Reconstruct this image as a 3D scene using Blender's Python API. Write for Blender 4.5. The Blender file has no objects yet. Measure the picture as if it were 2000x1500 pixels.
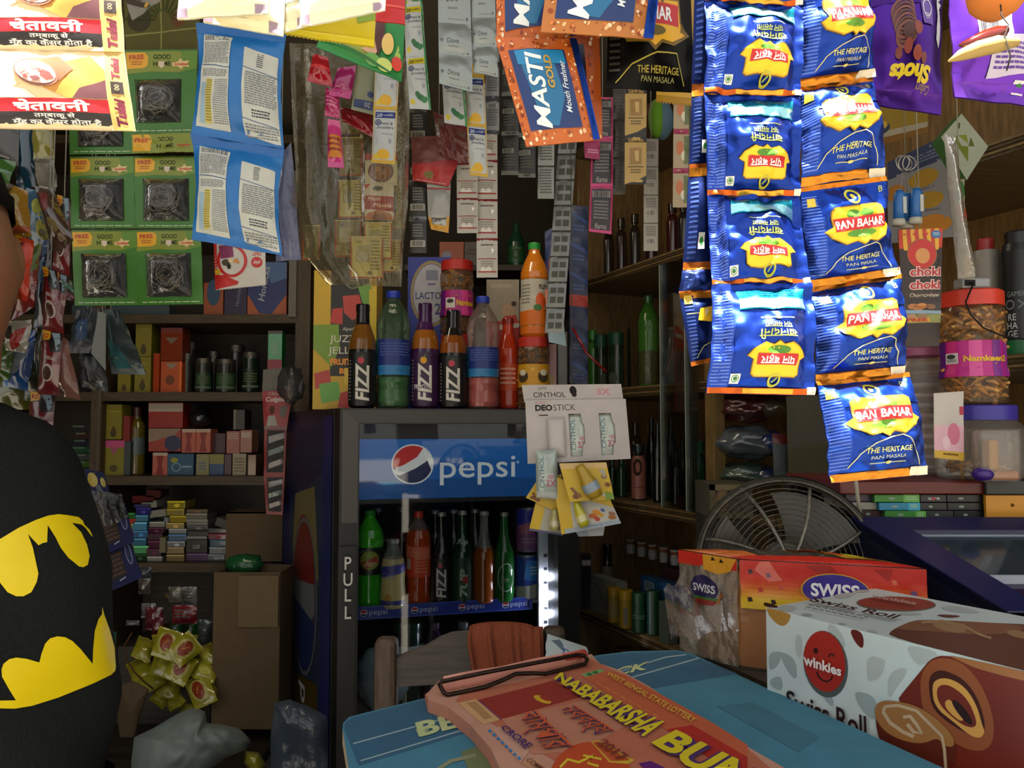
import bpy,bmesh,math,random
from mathutils import Vector,Matrix,noise
from mathutils.geometry import tessellate_polygon
PI=math.pi
SC=bpy.context.scene
COL=SC.collection
# -- camera, sky, sun, exposure
F=1550.0
CAMZ=1.30
TH=math.radians(3.1)
cam_d=bpy.data.cameras.new('camera')
cam_d.sensor_width=36.0
cam_d.lens=36.0*F/2000.0
cam_d.clip_start=0.02
cam=bpy.data.objects.new('camera',cam_d)
COL.objects.link(cam)
cam.location=(0,0,CAMZ)
cam.rotation_euler=(PI/2+TH,0,0)
SC.camera=cam
SC.view_settings.view_transform='Standard'
SC.view_settings.look='None'
SC.view_settings.gamma=1.0
SC.view_settings.exposure=0.62
SC.cycles.transparent_max_bounces=24
SC.cycles.max_bounces=8
SC.cycles.diffuse_bounces=4
SC.cycles.glossy_bounces=4
SC.cycles.transmission_bounces=6
SC.cycles.caustics_reflective=False
SC.cycles.caustics_refractive=False
SC.cycles.sample_clamp_indirect=6.0
SC.cycles.use_denoising=True
world=bpy.data.worlds.new('sky')
SC.world=world
world.use_nodes=True
wn=world.node_tree
wn.nodes.clear()
w_out=wn.nodes.new('ShaderNodeOutputWorld')
w_bg=wn.nodes.new('ShaderNodeBackground')
w_bg.inputs['Strength'].default_value=0.95
w_co=wn.nodes.new('ShaderNodeTexCoord')
w_sep=wn.nodes.new('ShaderNodeSeparateXYZ')
w_rmp=wn.nodes.new('ShaderNodeValToRGB')
w_rmp.color_ramp.elements[0].position=0.47
w_rmp.color_ramp.elements[0].color=(0.10,0.10,0.10,1)
w_rmp.color_ramp.elements[1].position=0.56
w_rmp.color_ramp.elements[1].color=(1.0,0.97,0.90,1)
e=w_rmp.color_ramp.elements.new(1.0)
e.color=(0.85,0.90,1.0,1)
w_map=wn.nodes.new('ShaderNodeMapRange')
w_map.inputs['From Min'].default_value=-1
wn.links.new(w_co.outputs['Generated'],w_sep.inputs[0])
wn.links.new(w_sep.outputs['Z'],w_map.inputs['Value'])
wn.links.new(w_map.outputs[0],w_rmp.inputs[0])
wn.links.new(w_rmp.outputs[0],w_bg.inputs['Color'])
wn.links.new(w_bg.outputs[0],w_out.inputs['Surface'])
sun_d=bpy.data.lights.new('sun','SUN')
sun_d.energy=29.0
sun_d.angle=math.radians(1.2)
sun_d.color=(1.0,0.95,0.86)
sun=bpy.data.objects.new('sun',sun_d)
COL.objects.link(sun)
SUN_DIR=Vector((0.03,0.2,-1.0)).normalized()
sun.rotation_euler=SUN_DIR.to_track_quat('-Z','Y').to_euler()
sun.location=(0,-2,6)
fill_d=bpy.data.lights.new('added_ceiling_fill','AREA')  # unseen area lamp added near the ceiling to fill the dark interior
fill_d.shape='RECTANGLE'
fill_d.size=1.2
fill_d.size_y=0.06
fill_d.energy=3.5
fill_d.color=(1.0,0.86,0.62)
tube=bpy.data.objects.new('added_ceiling_fill',fill_d)
COL.objects.link(tube)
tube.location=(-0.35,1.75,2.28)
# -- helpers
def at(px,py,Y):
 """world point at world depth Y seen at pixel (px, py)"""
 rx,ry=(px-1000.0)/F,(750.0-py)/F
 c,s=math.cos(TH),math.sin(TH)
 dy=c-ry*s
 dz=s+ry*c
 t=Y/dy
 return Vector((rx*t,Y,CAMZ+dz*t))
def atz(px,py,z):
 """world point on the horizontal plane z seen at a pixel"""
 rx,ry=(px-1000.0)/F,(750.0-py)/F
 c,s=math.cos(TH),math.sin(TH)
 t=(z-CAMZ)/(s+ry*c)
 return Vector((rx*t,(c-ry*s)*t,z))
def lin(h):
 h=h.lstrip('#')
 r=[]
 for i in(0,2,4):
  c=int(h[i:i+2],16)/255.0
  r.append(c/12.92 if c<=0.04045 else((c+0.055)/1.055)**2.4)
 return(r[0],r[1],r[2],1.0)
MATS={}
def mat(spec):
 """'#rrggbb' printed plastic; prefix m: matte, f: foil, g: gloss, k: thick clear coat, c: clear film, e: lamp, w: wood, h: cloth, r: rusty metal, s: skin"""
 if spec in MATS:
  return MATS[spec]
 kind,hx=('p',spec)if spec[0]=='#' else spec.split(':',1)
 arg=None
 if '@' in hx:
  hx,arg=hx.split('@')
  arg=float(arg)
 m=bpy.data.materials.new(kind+'_'+hx.lstrip('#'))
 m.use_nodes=True
 nt=m.node_tree
 b=nt.nodes['Principled BSDF']
 out=nt.nodes['Material Output']
 col=lin(hx)
 N=lambda t:nt.nodes.new(t)
 L=nt.links.new
 b.inputs['Base Color'].default_value=col
 def varied(scale,amt,stretch=None,c2=None,detail=3):
  tc=N('ShaderNodeTexCoord')
  nz=N('ShaderNodeTexNoise')
  nz.inputs['Scale'].default_value=scale
  nz.inputs['Detail'].default_value=detail
  if stretch:
   mp=N('ShaderNodeMapping')
   mp.inputs['Scale'].default_value=stretch
   L(tc.outputs['Object'],mp.inputs[0]);L(mp.outputs[0],nz.inputs['Vector'])
  else:
   L(tc.outputs['Object'],nz.inputs['Vector'])
  rp=N('ShaderNodeValToRGB')
  rp.color_ramp.elements[0].position=0.3
  rp.color_ramp.elements[1].position=0.7
  a=1-amt
  rp.color_ramp.elements[0].color=c2 or(col[0]*a,col[1]*a,col[2]*a,1)
  rp.color_ramp.elements[1].color=col
  L(nz.outputs['Fac'],rp.inputs[0])
  L(rp.outputs[0],b.inputs['Base Color'])
  return nz
 def bump(nz,st,d=0.01):
  bp=N('ShaderNodeBump')
  bp.inputs['Strength'].default_value=st
  bp.inputs['Distance'].default_value=d
  L(nz.outputs['Fac'],bp.inputs['Height']);L(bp.outputs[0],b.inputs['Normal'])
 if kind=='p':
  varied(22,0.08);b.inputs['Roughness'].default_value=0.38
 elif kind=='m':
  bump(varied(30,0.12),0.1);b.inputs['Roughness'].default_value=0.8
  b.inputs['Specular IOR Level'].default_value=0.3
 elif kind=='g':
  varied(15,0.06);b.inputs['Roughness'].default_value=0.12
  b.inputs['Coat Weight'].default_value=0.4
 elif kind=='f':
  nz=varied(18,0.10,detail=2);bump(nz,0.22,0.02)
  b.inputs['Metallic'].default_value=0.78 if arg is None else arg
  b.inputs['Roughness'].default_value=0.33
 elif kind=='k':
  varied(20,0.06);b.inputs['Roughness'].default_value=0.3
  b.inputs['Coat Weight'].default_value=1.0;b.inputs['Coat Roughness'].default_value=0.04
 elif kind=='h':
  bump(varied(260,0.25,detail=4),0.35,0.004);b.inputs['Roughness'].default_value=0.92
  b.inputs['Specular IOR Level'].default_value=0.15
 elif kind=='w':
  nz=varied(14,0.5,(1.2,9,9),detail=6);bump(nz,0.3,0.004);b.inputs['Roughness'].default_value=0.55
 elif kind=='v':
  nz=varied(14,0.5,(9,9,1.2),detail=6);bump(nz,0.3,0.004);b.inputs['Roughness'].default_value=0.55
 elif kind=='r':
  bump(varied(120,0.5,detail=6),0.3,0.003);b.inputs['Metallic'].default_value=0.8
  b.inputs['Roughness'].default_value=0.45
 elif kind=='s':
  bump(varied(90,0.14,detail=5),0.12,0.004);b.inputs['Roughness'].default_value=0.5
  b.inputs['Subsurface Weight'].default_value=0.05
  b.inputs['Subsurface Radius'].default_value=(0.01,0.004,0.002)
 elif kind=='e':
  em=N('ShaderNodeEmission')
  em.inputs['Color'].default_value=col
  em.inputs['Strength'].default_value=arg or 1.0
  L(em.outputs[0],out.inputs['Surface'])
 elif kind=='c':
  nz=varied(28,0.2,detail=4)
  bump(nz,0.25,0.02)
  b.inputs['Roughness'].default_value=0.25
  tr=N('ShaderNodeBsdfTransparent')
  tr.inputs['Color'].default_value=(*[0.5+0.5*c for c in col[:3]],1)
  m1=N('ShaderNodeMixShader');m1 .inputs[0].default_value=0.12 if arg is None else arg
  L(tr.outputs[0],m1 .inputs[1]);L(b.outputs[0],m1 .inputs[2])
  gl=N('ShaderNodeBsdfGlossy');gl.inputs['Roughness'].default_value=0.12
  fr=N('ShaderNodeFresnel');fr.inputs['IOR'].default_value=1.5
  for nd in(gl,fr):
   L(b.inputs['Normal'].links[0].from_socket,nd.inputs['Normal'])
  mx=N('ShaderNodeMixShader')
  mu=N('ShaderNodeMath');mu.operation='MULTIPLY';mu.inputs[1].default_value=0.55
  L(fr.outputs[0],mu.inputs[0]);L(mu.outputs[0],mx.inputs[0]);L(m1 .outputs[0],mx.inputs[1]);L(gl.outputs[0],mx.inputs[2]);L(mx.outputs[0],out.inputs['Surface'])
 elif kind=='b':
  varied(6,0.1);b.inputs['Roughness'].default_value=0.4
  b.inputs['Emission Color'].default_value=col
  b.inputs['Emission Strength'].default_value=arg or 0.3
 elif kind=='q':
  varied(9,0.2)
  gl=N('ShaderNodeBsdfGlossy')
  gl.inputs['Roughness'].default_value=0.03
  gl.inputs['Color'].default_value=(1,1,1,1)
  tr=N('ShaderNodeBsdfTransparent');tr.inputs['Color'].default_value=(*[0.6+0.4*c for c in col[:3]],1)
  fr=N('ShaderNodeFresnel');fr.inputs['IOR'].default_value=1.5
  ma=N('ShaderNodeMath');ma.operation='MULTIPLY';ma.inputs[1].default_value=1.6 if arg is None else arg
  mx=N('ShaderNodeMixShader')
  L(fr.outputs[0],ma.inputs[0]);L(ma.outputs[0],mx.inputs[0])
  L(tr.outputs[0],mx.inputs[1]);L(gl.outputs[0],mx.inputs[2]);L(mx.outputs[0],out.inputs['Surface'])
 MATS[spec]=m
 return m
TXT={}
def text_tris(s,bold=0.0,shear=0.0):
 key=(s,bold,shear)
 if key in TXT:
  return TXT[key]
 cu=bpy.data.curves.new('text','FONT')
 cu.body=s;cu.size=1.0;cu.offset=bold;cu.shear=shear
 cu.resolution_u=3
 o=bpy.data.objects.new('text',cu)
 COL.objects.link(o)
 dg=bpy.context.evaluated_depsgraph_get()
 me=bpy.data.meshes.new_from_object(o.evaluated_get(dg))
 me.calc_loop_triangles()
 vs=[(v.co.x,v.co.y)for v in me.vertices]
 ts=[tuple(t.vertices)for t in me.loop_triangles]
 par=list(range(len(vs)))
 def root(a):
  while par[a]!=a:
   par[a]=par[par[a]];a=par[a]
  return a
 for a,b_,c_ in ts:
  par[root(a)]=root(b_);par[root(b_)]=root(c_)
 ids={}
 ts=[(a,b_,c_,ids.setdefault(root(a),len(ids))%3)for a,b_,c_ in ts]
 bpy.data.objects.remove(o);bpy.data.meshes.remove(me);bpy.data.curves.remove(cu)
 if vs:
  xs=[v[0]for v in vs];ys=[v[1]for v in vs]
  bb=(min(xs),min(ys),max(xs),max(ys))
 else:
  bb=(0,0,1,1)
 TXT[key]=(vs,ts,bb)
 return TXT[key]
def stroke(pts,w,closed=False):
 """polygon strips (quads) for a polyline of width w"""
 q=[]
 n=len(pts)
 off=[]
 for i in range(n):
  a=pts[i-1]if(i>0 or closed)else pts[i]
  b=pts[(i+1)%n]if(i<n-1 or closed)else pts[i]
  dx,dy=b[0]-a[0],b[1]-a[1]
  l=math.hypot(dx,dy)or 1
  off.append((-dy/l*w/2,dx/l*w/2))
 for i in range(n if closed else n-1):
  j=(i+1)%n
  p,r=pts[i],pts[j]
  q.append([(p[0]+off[i][0],p[1]+off[i][1]),(r[0]+off[j][0],r[1]+off[j][1]),(r[0]-off[j][0],r[1]-off[j][1]),(p[0]-off[i][0],p[1]-off[i][1])])
 return q
def ell(cx,cy,rx,ry,n=28,a0=0.0,a1=2*PI,rot=0.0):
 full=abs(a1-a0-2*PI)<1e-6
 pts=[]
 for i in range(n if full else n+1):
  a=a0+(a1-a0)*i/n
  x,y=rx*math.cos(a),ry*math.sin(a)
  pts.append((cx+x*math.cos(rot)-y*math.sin(rot),cy+x*math.sin(rot)+y*math.cos(rot)))
 return pts
def art_tris(ops,W,H):
 """artwork ops in a W x H canvas (y down) -> list of (layer, material, [tri of (x, y)])"""
 out=[]
 for i,op in enumerate(ops):
  k=op[0]
  polys,tris=[],[]
  if k=='r':
   x0,y0,x1,y1,c=op[1:6]
   polys=[[(x0,y0),(x1,y0),(x1,y1),(x0,y1)]]
  elif k=='e':
   cx,cy,rx,ry,c=op[1:6]
   polys=[ell(cx,cy,rx,ry,rot=op[6]if len(op)>6 else 0)]
  elif k=='o':
   cx,cy,rx,ry,w,c=op[1:7]
   polys=stroke(ell(cx,cy,rx,ry,rot=op[7]if len(op)>7 else 0),w,True)
  elif k=='p':
   c=op[2];polys=[op[1]]
  elif k=='c':
   c=op[2];q=op[1]
   for _ in range(2):
    q=[((a[0]*3+b[0])/4,(a[1]*3+b[1])/4)if h==0 else((a[0]+b[0]*3)/4,(a[1]+b[1]*3)/4)for a,b in zip(q,q[1:]+q[:1])for h in(0,1)]
   polys=[q]
  elif k=='l':
   c=op[3];polys=stroke(op[1],op[2])
  elif k=='lines':
   x0,y0,x1,y1,n,c=op[1:7]
   rnd=random.Random(i*7+n)
   hh=(y1-y0)/n
   for r in range(n):
    x=x0
    while x<x1-(x1-x0)*0.06:
     wd=(x1-x0)*rnd.uniform(0.06,0.2)
     xe=min(x1,x+wd)
     polys.append([(x,y0+r*hh),(xe,y0+r*hh),(xe,y0+(r+0.5)*hh),(x,y0+(r+0.5)*hh)])
     x=xe+(x1-x0)*0.025
  elif k=='bars':
   x0,y0,x1,y1,n,c=op[1:7]
   rnd=random.Random(n)
   for r in range(n):
    x=x0+(x1-x0)*r/n
    wd=(x1-x0)/n*rnd.uniform(0.25,0.7)
    polys.append([(x,y0),(x+wd,y0),(x+wd,y1),(x,y1)])
  elif k=='t':
   s,x,y,size,c=op[1:6]
   o=op[6]if len(op)>6 else{}
   vs,ts,bb=text_tris(s,o.get('b',0.0),o.get('sh',0.0))
   sx=size;sy=size
   tw=(bb[2]-bb[0])or 1
   if 'w' in o:
    sx=o['w']/tw
   if 'h' in o:
    sy=o['h']/((bb[3]-bb[1])or 1)
   al=o.get('al','c')
   ax={'l':bb[0],'c':(bb[0]+bb[2])/2,'r':bb[2]}[al]
   ay=(bb[1]+bb[3])/2 if 'base' not in o else 0
   R=o.get('rot',0.0)
   cr,sr=math.cos(R),math.sin(R)
   arc=o.get('arc',0.0)
   pv=[]
   for vx,vy in vs:
    X=(vx-ax)*sx;Y=-(vy-ay)*sy
    if arc:
     Y+=arc*X*X
    pv.append((x+X*cr-Y*sr,y+X*sr+Y*cr))
   for sub in range(3):
    tt=[[pv[a],pv[b_],pv[d]]for a,b_,d,q in ts if q==sub]
    if tt:
     out.append((i+sub*0.3,c,tt,False))
   continue
  for pl in polys:
   if len(pl)==3:
    tris.append(pl)
   elif len(pl)==4 and k not in 'pc':
    tris.append([pl[0],pl[1],pl[2]]);tris.append([pl[0],pl[2],pl[3]])
   else:
    for t in tessellate_polygon([[Vector((p[0],p[1],0))for p in pl]]):
     tris.append([pl[t[0]],pl[t[1]],pl[t[2]]])
  out.append((i,c,tris,True))
 return out
def split_tri(t,L2,sx,sy,out,depth=0):
 a,b,c=t
 d=lambda p,q:((p[0]-q[0])*sx)**2+((p[1]-q[1])*sy)**2
 e0,e1,e2=d(a,b),d(b,c),d(c,a)
 m=max(e0,e1,e2)
 if m<=L2 or depth>12:
  out.append(t);return
 if m==e0:
  q=((a[0]+b[0])/2,(a[1]+b[1])/2)
  split_tri((a,q,c),L2,sx,sy,out,depth+1);split_tri((q,b,c),L2,sx,sy,out,depth+1)
 elif m==e1:
  q=((c[0]+b[0])/2,(c[1]+b[1])/2)
  split_tri((a,b,q),L2,sx,sy,out,depth+1);split_tri((a,q,c),L2,sx,sy,out,depth+1)
 else:
  q=((a[0]+c[0])/2,(a[1]+c[1])/2)
  split_tri((a,b,q),L2,sx,sy,out,depth+1);split_tri((q,b,c),L2,sx,sy,out,depth+1)
def wloc(o):
 v=Vector(o.location)
 while o.parent is not None:
  o=o.parent;v+=o.location
 return v
class MB:
 def __init__(s):
  s.v,s.f,s.m,s.s,s.mats=[],[],[],[],[]
  s.M=None
 def mi(s,spec):
  if spec not in s.mats:
   s.mats.append(spec)
  return s.mats.index(spec)
 def add(s,vs,fs,spec,smooth=False):
  o=len(s.v)
  if s.M is not None:
   vs=[s.M@Vector(v)for v in vs]
  s.v.extend([tuple(v)for v in vs])
  k=s.mi(spec)
  for f in fs:
   s.f.append(tuple(i+o for i in f));s.m.append(k);s.s.append(smooth)
  return s
 def box(s,x0,y0,z0,x1,y1,z1,spec,bev=0.0,smooth=False):
  if bev<=0:
   vs=[(x0,y0,z0),(x1,y0,z0),(x1,y1,z0),(x0,y1,z0),(x0,y0,z1),(x1,y0,z1),(x1,y1,z1),(x0,y1,z1)]
   return s.add(vs,[(0,3,2,1),(4,5,6,7),(0,1,5,4),(1,2,6,5),(2,3,7,6),(3,0,4,7)],spec)
  bev=min(bev,(x1-x0)*.45,(y1-y0)*.45,(z1-z0)*.45)
  bm=bmesh.new()
  bmesh.ops.create_cube(bm,size=1.0)
  for v in bm.verts:
   v.co=Vector(((x0+x1)/2+v.co.x*(x1-x0),(y0+y1)/2+v.co.y*(y1-y0),(z0+z1)/2+v.co.z*(z1-z0)))
  bmesh.ops.bevel(bm,geom=bm.edges[:],offset=bev,segments=2,profile=0.5,affect='EDGES')
  bm.verts.index_update()
  s.add([v.co[:]for v in bm.verts],[[v.index for v in f.verts]for f in bm.faces],spec,smooth)
  bm.free()
  return s
 def lathe(s,prof,spec,n=20,c=(0,0,0),smooth=True,specs=None,wob=None):
  """prof [(r, z)]; specs: one material per segment"""
  vs=[]
  for(r,z)in prof:
   for i in range(n):
    a=2*PI*i/n
    rr=r*(wob(a,z)if wob else 1)
    vs.append((c[0]+rr*math.cos(a),c[1]+rr*math.sin(a),c[2]+z))
  for j in range(len(prof)-1):
   fs=[]
   for i in range(n):
    k=(i+1)%n
    fs.append((j*n+i,j*n+k,(j+1)*n+k,(j+1)*n+i))
   o=len(s.v)
   sub=vs[j*n:(j+2)*n]
   s.add(sub,[tuple(q-j*n for q in f)for f in fs],specs[j]if specs else spec,smooth)
  return s
 def tube(s,pts,r,spec,n=8,closed=False,caps=True):
  pts=[Vector(p)for p in pts]
  rs=r if isinstance(r,(list,tuple))else[r]*len(pts)
  vs,fs=[],[]
  N=len(pts)
  t0=(pts[1]-pts[0]).normalized()
  ref=Vector((0,0,1))if abs(t0 .z)<0.9 else Vector((1,0,0))
  u=t0 .cross(ref).normalized()
  for i,p in enumerate(pts):
   a=pts[i-1]if(i>0 or closed)else p
   b=pts[(i+1)%N]if(i<N-1 or closed)else p
   t=(b-a)
   t=t.normalized()if t.length>1e-9 else t0
   u=(u-t*u.dot(t))
   u=u.normalized()if u.length>1e-6 else t.orthogonal().normalized()
   w=t.cross(u)
   for k in range(n):
    an=2*PI*k/n
    vs.append(p+(u*math.cos(an)+w*math.sin(an))*rs[i])
  for i in range(N if closed else N-1):
   j=(i+1)%N
   for k in range(n):
    l=(k+1)%n
    fs.append((i*n+k,i*n+l,j*n+l,j*n+k))
  if caps and not closed:
   fs.append(tuple(range(n))[::-1]);fs.append(tuple((N-1)*n+k for k in range(n)))
  return s.add(vs,fs,spec,True)
 def ball(s,c,r,spec,nu=14,nv=10,fn=None):
  rx,ry,rz=r if isinstance(r,(list,tuple))else(r,r,r)
  vs,fs=[],[]
  for j in range(nv+1):
   p=-PI/2+PI*j/nv
   for i in range(nu):
    a=2*PI*i/nu
    d=Vector((math.cos(p)*math.cos(a),math.cos(p)*math.sin(a),math.sin(p)))
    k=fn(d)if fn else 1
    vs.append((c[0]+rx*d.x*k,c[1]+ry*d.y*k,c[2]+rz*d.z*k))
  for j in range(nv):
   for i in range(nu):
    k=(i+1)%nu
    fs.append((j*nu+i,j*nu+k,(j+1)*nu+k,(j+1)*nu+i))
  return s.add(vs,fs,spec,True)
 def prism(s,poly,y0,y1,spec,side=None):
  """polygon in x-z extruded from y0 to y1 (y0 is the front)"""
  n=len(poly)
  tr=tessellate_polygon([[Vector((p[0],p[1],0))for p in poly]])
  fr=[(p[0],y0,p[1])for p in poly];bk=[(p[0],y1,p[1])for p in poly]
  s.add(fr,[tuple(t)for t in tr],spec)
  s.add(bk,[tuple(t)[::-1]for t in tr],spec)
  s.add(fr+bk,[(i,(i+1)%n,n+(i+1)%n,n+i)for i in range(n)],side or spec)
  return s
 def slab(s,poly,z0,z1,spec,side=None):
  """polygon in x-y extruded from z0 to z1"""
  n=len(poly)
  tr=tessellate_polygon([[Vector((p[0],p[1],0))for p in poly]])
  a=[(p[0],p[1],z0)for p in poly];b=[(p[0],p[1],z1)for p in poly]
  s.add(b,[tuple(t)for t in tr],spec)
  s.add(a,[tuple(t)[::-1]for t in tr],spec)
  s.add(a+b,[(i,(i+1)%n,n+(i+1)%n,n+i)for i in range(n)],side or spec)
  return s
 def grid(s,fn,nu,nv,spec,smooth=True):
  vs=[fn(i/nu,j/nv)for j in range(nv+1)for i in range(nu+1)]
  w=nu+1
  return s.add(vs,[(j*w+i,j*w+i+1,(j+1)*w+i+1,(j+1)*w+i)for j in range(nv)for i in range(nu)],spec,smooth)
 def art(s,ops,W,H,fn,sx,sy,L,e0=0.0002,de=0.00010):
  """fn(u, v, off) maps canvas fractions to a point lifted by off; sx, sy canvas unit size in metres; L longest edge"""
  lay,items={},art_tris(ops,W,H)
  boxes={}
  for i,c,tris,smooth in items:
   k=int(i)
   xs=[p[0]for t in tris for p in t];ys=[p[1]for t in tris for p in t]
   if not xs:continue
   b=(min(xs),min(ys),max(xs),max(ys))
   n=max([lay[j]+1 for j,q in boxes.items()if j!=k and q[0]<b[2]and b[0]<q[2]and q[1]<b[3]and b[1]<q[3]],default=0)
   lay[k]=max(lay.get(k,0),n);o=boxes.get(k,b)
   boxes[k]=(min(o[0],b[0]),min(o[1],b[1]),max(o[2],b[2]),max(o[3],b[3]))
  for i,c,tris,smooth in items:
   i=lay.get(int(i),0)+(i-int(i))
   st=[]
   for t in tris:
    split_tri(tuple(t),L*L,sx,sy,st)
   idx,vs,fs={},[],[]
   off=e0+de*i
   for t in st:
    f=[]
    for p in t:
     k=(round(p[0],4),round(p[1],4))
     if k not in idx:
      idx[k]=len(vs);vs.append(fn(p[0]/W,p[1]/H,off))
     f.append(idx[k])
    if len(set(f))==3:
     fs.append(tuple(f))
   if fs:
    s.add(vs,fs,c,smooth)
  return s
 def build(s,name,parent=None,loc=None,rot=None,local=False):
  """one mesh object; vertices are in world space unless local; origin moved to loc"""
  me=bpy.data.meshes.new(name)
  o=Vector(loc)if(loc is not None and not local)else Vector((0,0,0))
  me.from_pydata([(v[0]-o.x,v[1]-o.y,v[2]-o.z)for v in s.v],[],s.f)
  for sp in s.mats:
   me.materials.append(mat(sp))
  me.polygons.foreach_set('material_index',s.m)
  me.polygons.foreach_set('use_smooth',s.s)
  me.update()
  ob=bpy.data.objects.new(name,me)
  COL.objects.link(ob)
  if parent is not None:
   ob.parent=parent
  if loc is not None:
   ob.location=loc
   if parent is not None and not local:
    ob.location=Vector(loc)-wloc(parent)
  elif parent is not None and not local:
   ob.location=-wloc(parent)
  if rot is not None:
   ob.rotation_euler=rot
  return ob
def tag(o,label=None,cat=None,group=None,kind=None):
 if label:o['label']=label
 if cat:o['category']=cat
 if group:o['group']=group
 if kind:o['kind']=kind
 return o
def thing(name,loc,label,cat,group=None):
 o=bpy.data.objects.new(name,None)
 o.empty_display_size=0.02
 COL.objects.link(o)
 o.location=loc
 return tag(o,label,cat,group)
def structure(o):
 return tag(o,kind='structure')
def dup(root,loc,label,group=None,rotz=0.0,scale=None):
 r=root.copy();COL.objects.link(r);r.location=loc
 r.rotation_euler=(0,0,rotz)
 if scale:r.scale=scale
 r['label']=label
 if group:r['group']=group
 for ch in list(root.children):
  c=ch.copy();COL.objects.link(c);c.parent=r
  for g in ch.children:
   d=g.copy();COL.objects.link(d);d.parent=c
 return r
def bulge(u,c=0.06,p=0.55):
 x=(u-c)/(1-2*c)
 return 0.0 if x<=0 or x>=1 else math.sin(PI*x)**p
class Patch:
 """surface over corners tl, tr, bl, br (world); bulges by t toward the camera side"""
 def __init__(s,tl,tr,bl,br,t=0.0,wr=0.0,cu=0.04,cv=0.08,seed=0,curl=0.0,bow=0.0,p=0.55,ws=4.0,pinch=0.0):
  s.c=[Vector(x)for x in(tl,tr,bl,br)]
  s.t,s.wr,s.cu,s.cv,s.seed,s.curl,s.bow,s.p,s.ws,s.pinch=t,wr,cu,cv,seed,curl,bow,p,ws,pinch
  n=(s.c[1]-s.c[0]).cross(s.c[2]-s.c[0])
  n+=(s.c[3]-s.c[1]).cross(s.c[3]-s.c[2])
  n.normalize()
  if n.dot(-(s.c[0]+s.c[3])/2+Vector((0,0,CAMZ)))<0:
   n=-n
  s.n=n
  s.w=((s.c[1]-s.c[0]).length+(s.c[3]-s.c[2]).length)/2
  s.h=((s.c[2]-s.c[0]).length+(s.c[3]-s.c[1]).length)/2
 def pt(s,u,v,off=0.0,side=1):
  if s.pinch:
   u0=u;u=.5+(u-.5)*(1-s.pinch*math.sin(PI*v))
  a=s.c[0].lerp(s.c[1],u).lerp(s.c[2].lerp(s.c[3],u),v)
  if s.pinch:u=u0
  d=off
  if s.t:
   d+=side*s.t*bulge(u,s.cu,s.p)*bulge(v,s.cv,s.p)
  if s.wr:
   q=Vector((u*s.ws*s.w/max(s.w,s.h),v*s.ws*s.h/max(s.w,s.h),s.seed*3.7))
   d+=s.wr*(noise.noise(q)+0.5*noise.noise(q*2.3))
  if s.curl:
   d+=s.curl*math.sin(PI*u)
  if s.bow:
   d+=s.bow*math.sin(PI*v)
  return a+s.n*d
def patch_mesh(mb,P,base,art=None,W=100,H=100,nu=12,nv=12,thick=0.0012,back=None,edge=None,L=None,e0=None,zig=0):
 """front sheet, back sheet and rim; art printed on the front"""
 fr=lambda u,v:P.pt(u,v)
 bk=lambda u,v:P.pt(u,v,-thick,-0.8)
 mb.grid(fr,nu,nv,base)
 mb.grid(lambda u,v:bk(1-u,v),nu,nv,back or base)
 rim=[(i/nu,0)for i in range(nu)]+[(1,j/nv)for j in range(nv)]+[(1-i/nu,1)for i in range(nu)]+[(0,1-j/nv)for j in range(nv)]
 n=len(rim)
 mb.add([fr(*r)for r in rim]+[bk(*r)for r in rim],[(i,(i+1)%n,n+(i+1)%n,n+i)for i in range(n)],edge or base)
 if zig:
  d=P.h*0.018
  dn=(P.c[2]-P.c[0]+P.c[3]-P.c[1]).normalized()
  for k in range(zig):
   a,b=P.pt(k/zig,1),P.pt((k+1)/zig,1)
   m=(a+b)/2+dn*d
   o=P.n*-thick
   mb.add([a,b,m,a+o,b+o,m+o],[(0,1,2),(3,5,4),(0,2,5,3),(2,1,4,5)],edge or base)
 if art:
  fn=lambda u,v,off:P.pt(u,v,off)
  sx,sy=P.w/W,P.h/H
  LL=L or max(P.w,P.h)/14
  e=e0 if e0 is not None else(0.0005 if(P.t or P.wr)else 0.00015)
  mb.art(art,W,H,fn,sx,sy,LL,e0=e,de=.0002 if(P.t or P.wr)else.0001)
 return mb
def q4(q,Y,dY=(0,0,0,0)):
 """pixel corners tl tr bl br -> world at depth Y"""
 ys=Y if isinstance(Y,(list,tuple))else[Y+d for d in dY]
 return[at(p[0],p[1],y)for p,y in zip(q,ys)]
def R4(x0,y0,x1,y1):
 return[(x0,y0),(x1,y0),(x0,y1),(x1,y1)]
def packet(name,q,Y,base,art=None,W=100,H=100,t=0.006,wr=0.001,label=None,cat='packet',group=None,parent=None,nu=12,nv=12,cu=0.04,cv=0.08,seed=1,thick=0.0012,back=None,curl=0,bow=0,edge=None,p=0.55,zig=0,ws=4.0,L=None,hang=False):
 c=q4(q,Y)
 P=Patch(*c,t=t,wr=wr,cu=cu,cv=cv,seed=seed,curl=curl,bow=bow,p=p,ws=ws)
 mb=MB()
 patch_mesh(mb,P,base,art,W,H,nu,nv,thick,back,edge,zig=zig,L=L)
 o=mb.build(name,parent,loc=(c[0]+c[1])/2)
 tag(o,label,cat if label else None,group)
 if hang:
  a=o.location
  m=MB();m.tube([a+Vector((0,.001,-.003)),(a.x,a.y+.001,RAILZ if hang is True else hang)],.0007,'m:#8a867a',5);m.build('hanging_string',o,loc=a)
 return o
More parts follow.
